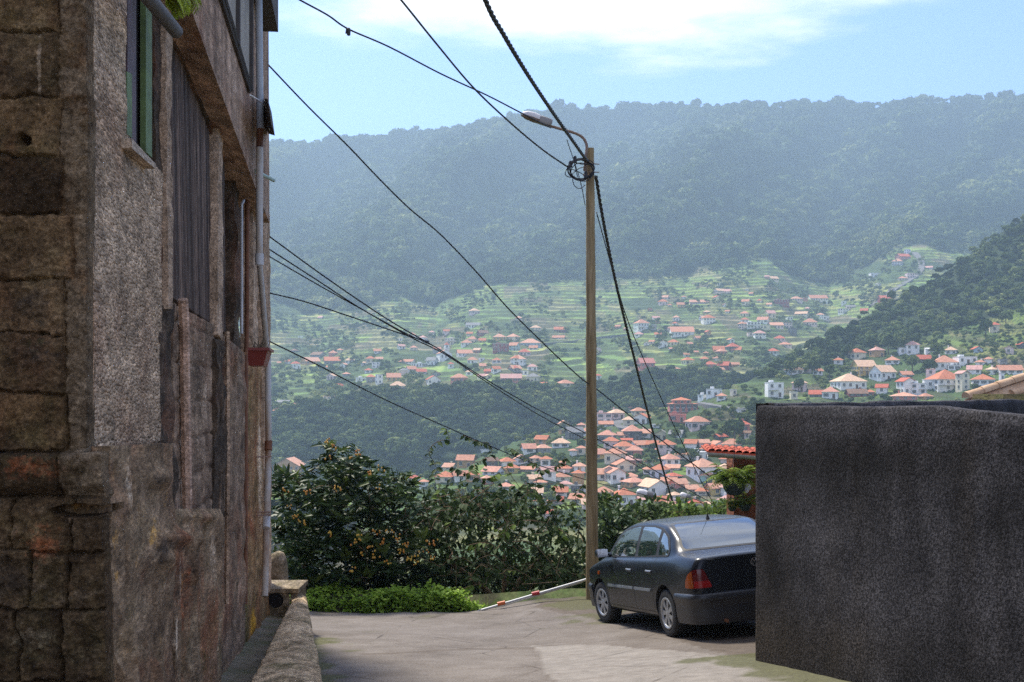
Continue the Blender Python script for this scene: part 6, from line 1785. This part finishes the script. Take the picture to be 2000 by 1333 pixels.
# tile, centre x, base y, width, height (tile pixels), wall, roof, form: h hip, g gable along, e gable end to us, f flat, s lean-to, t two-tier
TABLE = """
A 225 640 80 55 w r h|A 165 602 40 30 w o g|A 340 610 150 58 o o g|A 400 552 120 42 g b g|A 505 608 140 60 d o g|A 650 600 90 45 w k h|A 215 515 60 30 d b h
A 810 600 80 55 c o h|A 880 580 58 30 p o g|A 865 637 84 45 w w f|A 866 524 60 38 w o g|A 1050 425 30 20 w w f|A 1135 398 66 42 w o h|A 1098 602 130 34 w o g
A 1200 628 110 28 w w f|A 1292 612 92 60 w x g|A 1545 548 130 56 w o g|A 1072 692 74 54 p x h|A 1130 672 84 50 w o g|A 1208 684 84 42 w r g|A 1440 642 48 50 w r h
A 566 787 62 28 w r g|A 490 884 104 36 c k s|A 748 742 112 30 w w f|A 815 742 74 55 g o h|A 880 764 58 76 w w f|A 990 738 118 62 y o g|A 1022 818 138 76 c k h
A 1300 768 124 72 w r e|A 1505 748 132 66 s o h|A 1548 784 62 38 w o h|A 1698 792 74 42 s r h|A 1610 602 82 50 w o h|A 1682 586 48 28 w w f|A 1800 600 70 42 w o h
A 1955 608 96 72 w o h|A 1455 452 128 48 c w f|A 1562 464 90 50 w o h|A 1612 442 84 54 c o h|A 1690 384 92 44 r b g|A 1590 384 50 30 p o g|A 1618 322 116 42 w x g
A 1625 218 86 48 p k h|A 1820 420 104 52 y o h|A 1930 418 104 52 c o h|A 1832 508 128 62 r w f|A 1938 502 92 66 b o g|A 1736 680 66 36 s r g|A 1912 744 160 62 s p g
A 1940 664 70 46 g r h|A 100 1000 128 58 b o h|A 230 964 84 58 w o h|A 132 918 126 30 d x g|A 425 252 48 22 p p g|A 266 402 38 16 w w f|A 100 606 34 20 p o g
B 385 342 84 40 c k h|B 578 354 96 40 r o g|B 566 412 98 30 p o g|B 345 474 164 68 b o h|B 368 496 66 36 w o g|B 296 538 98 52 p r h|B 254 612 116 76 w o h
B 222 664 106 50 g o g|B 300 692 58 32 w w f|B 366 752 108 74 c x h|B 440 780 92 32 s o g|B 616 784 150 54 c o h|B 872 728 54 44 w r h|B 872 522 54 52 p x e
B 1215 346 120 92 w o h|B 1312 342 42 44 g w f|B 1250 634 136 76 s s g|B 1464 460 96 46 c o h|B 1658 416 78 30 p o g|B 1535 392 178 82 w o g|B 1448 350 68 34 p o g
B 1738 292 104 72 w o h|B 1692 262 58 34 w k g|B 1724 212 58 26 o k h|B 1664 138 146 36 p o g|B 1578 612 100 58 c o h|B 1818 524 84 60 s o g|B 1930 504 104 64 d r h
B 1812 588 88 50 w o h|B 1752 632 122 46 s r h|B 1862 644 108 58 r r g|B 1946 622 58 30 o o g|B 1832 664 58 32 c o g|B 1466 664 106 40 p o h|B 1600 664 78 26 w x g
B 1400 98 60 30 p o g|B 1850 50 146 34 p k g|B 1785 862 128 60 w w f|B 1708 874 100 26 w w f|B 1842 888 82 52 w o h|B 1932 852 52 46 c w f|B 1545 985 225 118 s o t
B 1115 978 128 58 c o h|B 1192 1004 108 56 c o h|B 1220 1074 146 82 w o e|B 1658 1122 184 106 p o h|B 922 1072 126 80 p p f|B 936 1094 100 42 w o g|B 750 1060 40 42 p p f
B 744 1100 58 34 s o h|B 1500 1062 150 60 s s f|B 1985 990 60 30 w w f
C 780 500 176 146 d o h|C 535 524 188 118 g o h|C 674 474 88 52 g o g|C 570 590 150 116 p o h|C 724 514 112 30 c r g|C 850 578 188 70 w o g|C 700 606 186 88 c o h
C 612 744 214 162 c o h|C 800 654 166 96 s o h|C 760 736 214 78 s p h|C 700 806 220 116 c o e|C 618 924 190 148 w o e|C 552 904 96 146 p o e|C 1070 504 164 100 c x e
C 1118 594 184 96 p o h|C 1088 640 148 86 w o h|C 1150 744 188 104 w o h|C 1178 794 150 52 w o g|C 950 754 88 62 w r h|C 1050 876 200 136 l o h|C 922 834 78 68 w o h
C 764 892 160 66 w o h|C 800 952 250 80 o o h|C 1000 1042 320 152 w k e|C 1140 924 148 54 p o g|C 1235 964 170 82 s o g|C 1182 884 166 60 g r h|C 700 1146 220 170 w o h
C 500 1146 166 186 c o h|C 246 1136 164 108 c o g|C 250 944 118 146 o o h|C 86 904 158 82 w o h|C 112 812 140 66 p o h|C 262 812 116 88 w o h|C 276 644 88 86 c o h
C 200 654 70 66 w o h|C 210 494 180 120 d x g|C 84 444 58 46 o x f|C 1872 434 108 120 s r h|C 1905 490 70 80 p b g|C 1760 604 214 112 c o h|C 1640 484 130 42 d r g
C 1500 626 112 68 p o h|C 1430 704 200 82 w w f|C 1476 884 310 196 w o h|C 1492 896 170 92 a o h|C 240 1012 130 64 d x f|C 1010 380 110 30 w w f|C 1215 470 150 66 w x g|C 1850 235 120 30 w w f
D 750 674 178 126 o o g|D 590 690 130 62 c o g|D 470 694 96 32 p o h|D 246 806 100 60 w r h|D 335 856 92 68 w o h|D 545 812 196 104 c o h|D 815 810 136 100 o o h
D 1000 664 124 92 d b g|D 1150 664 158 92 w o h|D 1016 744 214 82 l o g|D 1196 726 136 88 y o h|D 1432 616 108 64 c o h|D 1532 664 106 102 w o h|D 1365 706 190 44 p o g
D 1406 806 150 64 c k g|D 1480 836 118 42 w o h|D 932 520 92 28 w w s|D 1140 890 150 70 w o h|D 1590 1170 140 84 p r h|D 1780 690 130 60 p o g|D 1680 650 90 50 w o h
E 60 704 128 112 w w f|E 214 526 128 70 w b h|E 310 520 60 44 g w f|E 502 716 148 92 w o h|E 392 706 126 56 d r g|E 655 640 240 120 w k h|E 766 532 162 118 y k g|E 915 572 190 118 w k g
E 988 446 134 60 w o h|E 705 704 148 62 r b g|E 1140 372 114 106 w p h|E 1052 372 56 52 w w f|E 1270 352 74 34 w w s|E 1228 434 118 60 d r g|E 1402 486 200 108 w o h
E 1562 444 150 54 w w f|E 1468 494 108 38 w w f|E 1420 652 250 164 w o h|E 1535 648 90 150 c p e|E 1282 586 88 100 p p f|E 1096 684 120 132 w r e|E 1190 684 120 86 w w f|E 1088 728 206 62 s o h|E 1242 724 98 48 o o h
E 1272 642 96 72 w w f|E 1708 610 196 86 w o h|E 1830 592 38 74 w w f|E 1905 524 180 70 w o g|E 1648 354 70 46 b r e|E 1780 202 86 84 c r h|E 1992 326 56 50 d r e|E 1842 444 58 34 g x f
E 100 268 106 46 p r h|E 140 312 124 38 p o h|E 46 372 104 50 w r h|E 205 722 56 56 c w f
F 394 378 38 26 s p g|F 446 394 78 36 c k g|F 26 440 42 28 w x f|F 62 492 104 32 p p g|F 240 472 28 14 w w f|F 625 554 90 38 p o h|F 796 554 148 50 w o g|F 512 598 116 56 r w f|F 545 590 60 44 w w f
F 690 558 44 30 s p f|F 85 648 36 24 w o g|F 222 674 78 42 c o h|F 222 720 58 38 w o h|F 368 730 100 54 w o g|F 205 770 70 56 p o h|F 288 768 108 50 w w f|F 376 780 92 38 c w f
F 470 764 104 46 p o g|F 556 766 78 42 p p f|F 600 824 80 72 d x e|F 340 848 88 66 w p h|F 670 668 108 34 c k g|F 735 750 116 62 p o h|F 814 674 70 28 w o h|F 846 704 72 34 w w f
F 995 650 78 38 w x f|F 1050 610 74 26 p x g|F 998 580 48 26 w w f|F 570 704 50 26 w w f|F 1240 364 72 30 w w f|F 1420 274 96 54 w o h|F 1466 226 104 46 s r g|F 1494 184 48 34 l w f|F 1458 392 68 34 c o h
F 1516 374 62 38 p p f|F 1664 304 70 26 p p g|F 1372 502 58 44 c x f|F 1330 552 110 44 r r g|F 1160 646 70 36 s r g|F 40 974 88 48 s o h|F 160 956 92 46 p o g|F 265 830 50 30 p p f|F 1265 445 36 34 w x e
"""
ROWS = []
for ln_ in TABLE.replace('\n', '|').split('|'):
    f_ = ln_.split()
    if len(f_) == 8:
        ox, oy, s_ = TILES[f_[0]]
        ROWS.append([ox + float(f_[1]) / s_, oy + float(f_[2]) / s_, float(f_[3]) / s_, float(f_[4]) / s_, f_[5], f_[6], f_[7], f_[0]])
ROWS.append([561, 950, 54, 54, 'o', 'o', 'e', 'A'])
# the smaller houses packed between the ones listed
rf2 = random.Random(77)
def packed(n, poly, w0, w1, asp, cover):
    done = 0; tries = 0
    while done < n and tries < 4000:
        tries += 1
        xs_ = [q[0] for q in poly]; ys_ = [q[1] for q in poly]
        x, y = rf2.uniform(min(xs_), max(xs_)), rf2.uniform(min(ys_), max(ys_))
        if not bool(inpoly(np.array([x]), np.array([y]), poly)[0]): continue
        w_ = rf2.uniform(w0, w1); h_ = w_ * rf2.uniform(*asp)
        if any(abs(x - r[0]) < (w_ + r[2]) / 2 * cover and (y - h_ < r[1] - r[3] * .15) and (r[1] - r[3] < y - h_ * .15) for r in ROWS): continue
        ROWS.append([x, y, w_, h_, rf2.choice('wwwwccppyosg'), rf2.choice('oooooorpk'), rf2.choice('hhhgge'), 'X']); done += 1
packed(46, [(1090, 840), (1200, 815), (1300, 850), (1420, 880), (1470, 930), (1440, 990), (1250, 1005), (1080, 1000), (1000, 960), (880, 945), (960, 905)], 22, 36, (.5, .75), .72)
packed(24, [(900, 640), (1040, 620), (1060, 740), (860, 750), (640, 745), (560, 715), (700, 680)], 11, 20, (.5, .8), .8)
packed(34, [(1180, 620), (1400, 560), (1560, 580), (1620, 610), (1520, 690), (1400, 715), (1250, 690)], 9, 19, (.45, .8), .9)
packed(14, [(1560, 740), (1700, 690), (1990, 690), (1990, 740), (1700, 775), (1540, 775)], 18, 34, (.5, .8), .85)
for x_, y_, w_, h_, *_r in ROWS: HOUSE_BOXES.append((x_ - w_ / 2 - 1, x_ + w_ / 2 + 1, y_ - h_ * .3, y_ + h_ * .55))

def zone(x, y, near):
    if not near:
        if y < 600 and x > 1640: return 'by the steep far road'
        if y < 620: return 'on the terraces below the forest'
        if x < 760: return 'left of the church'
        if x < 905: return 'around the far church'
        if x < 1142: return 'far side, left of pole'
        if x < 1300: return 'far side, right of pole'
        return 'in the far right village'
    if x < 700: return 'at the old house corner'
    if x < 1142: return 'behind the twiggy shrub'
    if x > 1482 or y < 752 and x > 1440: return 'above the charcoal wall'
    if y > 905: return 'in the village above the car'
    if y > 850: return 'mid lower village'
    return 'at the lower village top'
ORD = ['', 'second', 'third', 'fourth', 'fifth', 'sixth', 'seventh', 'eighth', 'ninth', 'tenth', 'eleventh', 'twelfth', 'thirteenth', 'fourteenth', 'fifteenth', 'sixteenth', 'seventeenth', 'eighteenth', 'nineteenth', 'twentieth']
HOUSES = []
for i, (x, y, w_, h_, wc, rc, form, tl_) in enumerate(ROWS):
    r_ = random.Random(900 + i)
    p = land(x, y, BV_NEAR if (y > float(nearc(x)) + 3) else BV_FAR)
    near = y > float(nearc(x)) + 3
    if p is None: p = P(x, y, 500)
    d = p.y
    W_, H_ = w_ * d / F, h_ * d / F
    yaw = math.radians(r_.uniform(-30, 30)); kd = r_.uniform(.75, 1.0)
    if form == 'e': yaw = math.radians(r_.uniform(-22, 22)); kd = 1.25
    L = W_ / (math.cos(yaw) + kd * math.sin(abs(yaw))); D = L * kd
    if form == 'g' and L > 2.2 * H_: D = min(D, max(6, H_ * 1.6)); L = (W_ - D * math.sin(abs(yaw))) / math.cos(yaw)
    if form in 'hg': rh = min(.36 * min(L, D), H_ * .52)
    elif form == 'e': rh = min(.28 * L, H_ * .42)
    elif form == 's': rh = H_ * .3
    elif form == 't': rh = H_ * .2
    else: rh = 0
    HOUSES.append(dict(x=x, y=y, p=p, d=d, L=L, D=D, H=H_, rh=rh, yaw=yaw, wc=wc, rc=rc, form=form, near=near, px=w_, ph=h_, r=r_))

def roof_mesh(form, L, D, zw, rh, ov, rc):
    m = MB(); a, b = L / 2 + ov, D / 2 + ov; t_ = .14
    zb_ = zw
    if form == 'h':
        rl_ = max(0, (L - D) / 2) if L > D else 0; rd = max(0, (D - L) / 2) if D > L else 0
        top = [(-rl_, -rd, zb_ + rh), (rl_, -rd, zb_ + rh), (rl_, rd, zb_ + rh), (-rl_, rd, zb_ + rh)]
        vs = [(-a, -b, zb_), (a, -b, zb_), (a, b, zb_), (-a, b, zb_), (-a, -b, zb_ + t_), (a, -b, zb_ + t_), (a, b, zb_ + t_), (-a, b, zb_ + t_)] + [(q[0], q[1], q[2] + t_) for q in top]
        m.add(vs, [(4, 5, 9, 8), (5, 6, 10, 9), (6, 7, 11, 10), (7, 4, 8, 11)], 0)
        m.add(vs[:8], [(0, 3, 2, 1), (0, 1, 5, 4), (1, 2, 6, 5), (2, 3, 7, 6), (3, 0, 4, 7)], 1)
    elif form in 'ge':
        s_ = (lambda x_, y_, z_: (x_, y_, z_)) if form == 'g' else (lambda x_, y_, z_: (y_, x_, z_))
        if form == 'e': a, b = b, a
        for sg in (-1, 1):
            q = [s_(-a, sg * b, zb_ - ov * rh / b), s_(a, sg * b, zb_ - ov * rh / b), s_(a, 0, zb_ + rh), s_(-a, 0, zb_ + rh)]
            m.prism(q, (0, 0, t_), 0)
    elif form == 's':
        m.prism([(-a, -b, zb_), (a, -b, zb_), (a, b, zb_ + rh), (-a, b, zb_ + rh)], (0, 0, t_), 0)
    else:
        m.box((-L / 2 - .12, -D / 2 - .12, zw - .02), (L / 2 + .12, D / 2 + .12, zw + .25), 0)
    return m
def add_win(root, x_, y_, z_, rot, w_, h_, kind, name='window', me=None):
    o = bpy.data.objects.new(name, me or WIN[kind]); COL.objects.link(o); o.parent = root
    o.location = (x_, y_, z_); o.rotation_euler = (0, 0, rot); o.scale = (w_, 1, h_)
    return o
PROTO = {}
def build_house(hh, label, group):
    p, L, D, H_, rh, r_ = hh['p'], hh['L'], hh['D'], hh['H'], hh['rh'], hh['r']
    zw = H_ - rh
    root = thing('house', label, 'house', p, (0, 0, hh['yaw']), group)
    root.location = p + Vector((0, D * .5, 0))
    wm = WM[hh['wc']]
    m = MB(); form = hh['form']
    base = -3.5 if hh['near'] else -5
    m.box((-L / 2, -D / 2, base), (L / 2, D / 2, zw))
    if form == 'g':
        for s_ in (-1, 1):
            m.prism([(s_ * L / 2, -D / 2, zw), (s_ * L / 2, D / 2, zw), (s_ * L / 2, 0, zw + rh)], (-s_ * .25, 0, 0))
    if form == 'e':
        for s_ in (-1, 1):
            m.prism([(-L / 2, s_ * D / 2, zw), (L / 2, s_ * D / 2, zw), (0, s_ * D / 2, zw + rh)], (0, -s_ * .25, 0))
    if form == 's': m.box((-L / 2, D / 2 - .2, zw), (L / 2, D / 2, zw + rh))
    m.build('wall', wm, root)
    rmn = RM[hh['rc']] if hh['rc'] in RM else WM['s']
    if hh['rc'] == 'o' and r_.random() < .6: rmn = RV[r_.randrange(3)]
    ov = .6 if form in 'hge' else .15
    if form == 't':
        # two tiers: broad lower storeys with a skirt roof, smaller upper storey with its own roof
        lo = H_ * .56
        o = root.children[0]; bpy.data.objects.remove(o)
        m = MB().box((-L / 2, -D / 2, base), (L / 2, D / 2, lo)); m.box((-L * .36, -D * .40, lo), (L * .26, D * .4, H_ * .82))
        m.build('wall', wm, root)
        q = roof_mesh('h', L, D, lo, H_ * .14, .5, 'o'); q.build('roof', [rmn, M_EAVE], root)
        q = roof_mesh('h', L * .62, D * .8, H_ * .80, H_ * .2, .5, 'o'); q.v = [(a - L * .05, b, c) for a, b, c in q.v]; rr_ = q.build('roof', [rmn, M_EAVE], root)
        for k in range(5): add_win(root, -L * .42 + L * .205 * k, -D / 2 - .03, lo * .36, 0, 1.1, 1.7, 0); add_win(root, -L * .42 + L * .205 * k, -D / 2 - .03, lo * .76, 0, 1.1, 1.5, 1)
        for k in range(3): add_win(root, -L * .27 + L * .22 * k, -D * .4 - .03, H_ * .72, 0, 1.0, 1.3, 0)
        for k in range(3): add_win(root, (-1 if hh['yaw'] > 0 else 1) * (L / 2 + .03), -D * .3 + D * .3 * k, lo * .76, math.radians(-90 if hh['yaw'] > 0 else 90), 1.0, 1.5, 0)
        return root
    rf_ = roof_mesh(form, L, D, zw, rh, ov, hh['rc']).build('roof', [rmn, M_EAVE], root)
    if form in 'hg' and hh['px'] > 18 and r_.random() < .5:
        cx_ = r_.uniform(-.25, .25) * L
        c_ = MB().box((cx_ - .3, D * .1, zw), (cx_ + .3, D * .1 + .6, zw + rh + .7)); c_.box((cx_ - .4, D * .1 - .1, zw + rh + .7), (cx_ + .4, D * .1 + .7, zw + rh + .85)); c_.build('chimney', wm, rf_)
    if form == 'f' and hh['px'] > 24:
        MB().box((-L * .3, 0, zw + .25), (-L * .05, D * .3, zw + 1.3)).build('stair_box', wm, root)
    # openings on the faces turned to the lane
    rows = max(1, int(round(zw / 3.0))); 
    faces = [(L, 'f'), (D, 's')]
    small = hh['px'] < 13
    for ln_, fc in faces:
        if fc == 's' and (abs(hh['yaw']) < .1 or ln_ * math.sin(abs(hh['yaw'])) < 1.2): continue
        cols = max(1, min(7, int(ln_ / 2.7)))
        if small: cols = min(cols, 3)
        if fc == 's': cols = min(cols, 3)
        ww = min(1.15, ln_ / cols * .42); wh = min(1.45, zw / rows * .5)
        kind = 1 if (r_.random() < .3 and not small) else 0
        for j in range(rows):
            for i in range(cols):
                if r_.random() < (.10 if rows > 1 else .06): continue
                u_ = (i + .5) / cols - .5
                z_ = zw * (j + .56) / rows
                if fc == 'f':
                    if j == 0 and i == cols // 2 and not small and zw > 2.6 and cols > 1:
                        add_win(root, u_ * ln_, -D / 2 - .03, 0, 0, 1.1, 2.1, 0, 'door', DOOR); continue
                    add_win(root, u_ * ln_, -D / 2 - .03, z_, 0, ww, wh, kind)
                else:
                    s_ = -1 if hh['yaw'] > 0 else 1
                    s_ = s_ if True else s_
                    add_win(root, s_ * (L / 2 + .03), u_ * ln_, z_, math.radians(90 * s_), ww, wh, kind)
    # balcony on some larger houses
    if hh['px'] > 26 and rows > 1 and form in 'hgf' and r_.random() < .55:
        zb_ = zw / rows; m = MB(); x0_, x1_ = -L * .5, L * r_.uniform(-.05, .45)
        m.box((x0_, -D / 2 - 1.3, zb_ - .15), (x1_, -D / 2, zb_)); m.box((x0_, -D / 2 - 1.3, zb_ + .85), (x1_, -D / 2 - 1.22, zb_ + .95))
        for k in range(int((x1_ - x0_) / .5) + 1): m.box((x0_ + k * .5, -D / 2 - 1.29, zb_), (x0_ + k * .5 + .06, -D / 2 - 1.23, zb_ + .85))
        for k in (x0_ + .1, x1_ - .3): m.box((k, -D / 2 - 1.28, -3), (k + .2, -D / 2 - 1.08, zb_ - .15))
        m.build('balcony', M_FRM, root)
    return root
FORMW = dict(h='hipped', g='gabled', e='gable fronted', f='flat roofed', s='lean to', t='two tiered')
def describe(hh):
    wn_ = WALLC[hh['wc']][0]
    st_ = max(1, int(round((hh['H'] - hh['rh']) / 3.0)))
    stw = 'low' if st_ == 1 else ('two-storey' if st_ == 2 else 'tall')
    rn_ = 'flat roof' if hh['form'] == 'f' else (ROOFC[hh['rc']][0] if hh['rc'] in ROOFC else 'pink') + ' roof'
    return f"{stw} {wn_} house with {rn_}"
keys = {}
for hh in HOUSES:
    hh['key'] = (describe(hh), zone(hh['x'], hh['y'], hh['near'])); keys.setdefault(hh['key'], []).append(hh)
for k, ls in keys.items():
    ls.sort(key=lambda q: q['x'])
    for i, hh in enumerate(ls):
        if len(ls) == 1: lab = f"{k[0]}, {k[1]}"
        elif len(ls) == 2: lab = ('left one: ' if i == 0 else 'right one: ') + f"{k[0]}, {k[1]}"
        else: lab = ('leftmost' if i == 0 else 'rightmost' if i == len(ls) - 1 else ORD[i] + ' from left') + f": {k[0]}, {k[1]}"
        build_house(hh, lab, 'houses of the lower village' if hh['near'] else 'houses across the valley')

# church with its tower
cp_ = land(871, 703.5, BV_FAR); s_ = cp_.y / F
ch = thing('church', 'long white church with an orange roof and a white bell tower across the valley', 'church', cp_, (0, 0, math.radians(12)))
m = MB(); Lc, Dc, Hc = 24 * s_, 22, 13 * s_
m.box((-Lc / 2, 0, -5), (Lc / 2, Dc, Hc)); m.prism([(-Lc / 2, 0, Hc), (Lc / 2, 0, Hc), (0, 0, Hc + 7 * s_)], (0, .4, 0)); m.build('nave', WM['w'], ch)
m = MB()
for sg in (-1, 1): m.prism([(sg * (Lc / 2 + .4), -.3, Hc - .2), (sg * (Lc / 2 + .4), Dc, Hc - .2), (0, Dc, Hc + 7 * s_), (0, -.3, Hc + 7 * s_)], (0, 0, .2))
m.build('roof', RM['o'], ch)
m = MB(); tw = 9 * s_; tx = Lc * .12
m.box((tx - tw / 2, 2, Hc * .5), (tx + tw / 2, 2 + tw, Hc + 17 * s_)); m.box((tx - tw / 2 - .25, 1.75, Hc + 10 * s_), (tx + tw / 2 + .25, 2.25 + tw, Hc + 10.7 * s_))
tw_ = m.build('bell_tower', WM['w'], ch)
m = MB(); m.add([(tx - tw / 2 - .3, 1.7, Hc + 17 * s_), (tx + tw / 2 + .3, 1.7, Hc + 17 * s_), (tx + tw / 2 + .3, 2.3 + tw, Hc + 17 * s_), (tx - tw / 2 - .3, 2.3 + tw, Hc + 17 * s_), (tx, 2 + tw / 2, Hc + 22 * s_)], [(0, 1, 4), (1, 2, 4), (2, 3, 4), (3, 0, 4), (3, 2, 1, 0)])
m.build('tower_roof', RM['r'], tw_)
add_win(tw_, tx, 1.95, Hc + 13.6 * s_, 0, 1.3, 2.2, 0, 'belfry_opening')
for k in (-.3, 0, .3): add_win(ch, k * Lc, -.03, Hc * .55, 0, 1.2, 2.4, 0)
scrub()

# roads on the valley sides
t = NT('asphalt'); ASPH = t.done(t.ramp(t.noise(.6, 5, .6), [(.3, (.10, .10, .10)), (.7, (.17, .165, .16))]), .9, None, 0, .2)
def road_strip(name, px, width, bv, lift=.5):
    pts = []
    for a, b in zip(px, px[1:]):
        for k in range(6):
            f = k / 6; q = land(a[0] + (b[0] - a[0]) * f, a[1] + (b[1] - a[1]) * f, bv)
            if q is not None: pts.append(q)
    for _ in range(2):
        pts = [pts[0]] + [(pts[i - 1] + pts[i] * 2 + pts[i + 1]) / 4 for i in range(1, len(pts) - 1)] + [pts[-1]]
    m = MB(); vs = []
    for i, p_ in enumerate(pts):
        t_ = pts[min(i + 1, len(pts) - 1)] - pts[max(i - 1, 0)]; n_ = Vector((-t_.y, t_.x, 0)).normalized()
        for s_ in (-1, 1): vs.append(p_ + n_ * s_ * width / 2 + Vector((0, 0, lift)))
        for s_ in (1, -1): vs.append(p_ + n_ * s_ * width / 2 + Vector((0, 0, -3)))
    fs = [(i * 4 + k, i * 4 + (k + 1) % 4, i * 4 + 4 + (k + 1) % 4, i * 4 + 4 + k) for i in range(len(pts) - 1) for k in range(4)]
    m.add(vs, fs)
    return tag(m.build(name, ASPH), kind='structure')
road_strip('mountain_road', [(1786, 494), (1800, 510), (1799, 528), (1788, 541), (1768, 553), (1746, 566), (1730, 577), (1716, 590), (1700, 600)], 7, BV_FAR, .8)
road_strip('valley_road', [(1064, 672), (1110, 668), (1165, 661), (1230, 654), (1275, 648)], 5, BV_FAR, .8)
road_strip('village_road', [(1206, 812), (1203, 822), (1208, 832), (1222, 838), (1240, 842), (1262, 850)], 6, BV_NEAR, .5)
road_strip('village_road', [(1370, 788), (1400, 794), (1440, 800), (1470, 798)], 6, BV_NEAR, .5)

# trees one can tell apart among the houses
M_TRK = plain('tree_trunk', (.09, .07, .055), .9)
TREEM = []
for k in range(4):
    T, sh = crown_proto(420, 300 + k, 8, .2, .95)
    v = T.reshape(-1, 3) * np.array((1, 1, 1.1)) + np.array((0, 0, 1.25))
    for hv in (.25, .55):
        o = mesh_np('crown', v, np.arange(len(v)).reshape(-1, 3), WOODS, attr={'shade': sh.reshape(-1), 'hue': np.full(len(v), hv) + .1 * np.repeat(np.random.default_rng(k).normal(size=len(T)), 3)})
        TREEM.append(o.data); bpy.data.objects.remove(o)
o = MB().tube([(0, 0, -.6), (0, 0, .3), (.04, 0, .8), (.02, .02, 1.3)], [.09, .07, .06, .03], 8).build('trunk', M_TRK); TRKM = o.data; bpy.data.objects.remove(o)
TREES = [(775, 905, 26, 1), (748, 898, 15, 0), (800, 915, 16, 0), (820, 905, 13, 0), (588, 905, 15, 0), (945, 872, 14, 1), (962, 866, 12, 1), (1012, 842, 12, 0),
         (1290, 795, 12, 0), (1435, 862, 22, 0), (1452, 840, 17, 0), (1418, 848, 13, 1), (1375, 868, 14, 0), (1355, 905, 13, 1), (1330, 900, 12, 0), (1470, 815, 16, 0), (1180, 935, 10, 0), (1245, 905, 10, 1), (1275, 885, 9, 0), (1150, 905, 10, 0), (1135, 880, 11, 0), (1320, 862, 11, 1),
         (1735, 692, 18, 0), (1760, 690, 20, 1), (1700, 690, 16, 0), (1655, 700, 14, 0), (1620, 742, 13, 0), (1590, 735, 15, 0), (1815, 735, 15, 0), (1782, 728, 16, 1), (1905, 770, 10, 0), (1560, 765, 12, 0), (1830, 700, 14, 1), (1925, 660, 16, 0), (1965, 640, 15, 1), (1545, 735, 14, 1)]
for i, (x, y, r0, hv) in enumerate(TREES):
    p = land(x, y)
    if p is None: continue
    s_ = r0 * p.y / F
    grp = 'round trees dotted among the lower village houses' if x < 1500 else 'trees on the slope among the hillside houses'
    if x < 830: grp = 'round trees at the foot of the wooded gorge'
    lab = {0: 'dark green ', 1: 'lighter green '}[hv] + {'l': 'round tree among the orange roofed lower village', 's': 'tree among the hillside houses above the charcoal wall', 'g': 'round tree at the foot of the wooded gorge'}['g' if x < 830 else 'l' if x < 1500 else 's']
    t_ = thing('tree', lab, 'tree', p, (0, 0, rnd.uniform(0, 6)), grp); t_.scale = (s_, s_, s_ * rnd.uniform(.9, 1.15))
    for nm, me in (('crown', TREEM[(i % 4) * 2 + hv]), ('trunk', TRKM)):
        o = bpy.data.objects.new(nm, me); COL.objects.link(o); o.parent = t_
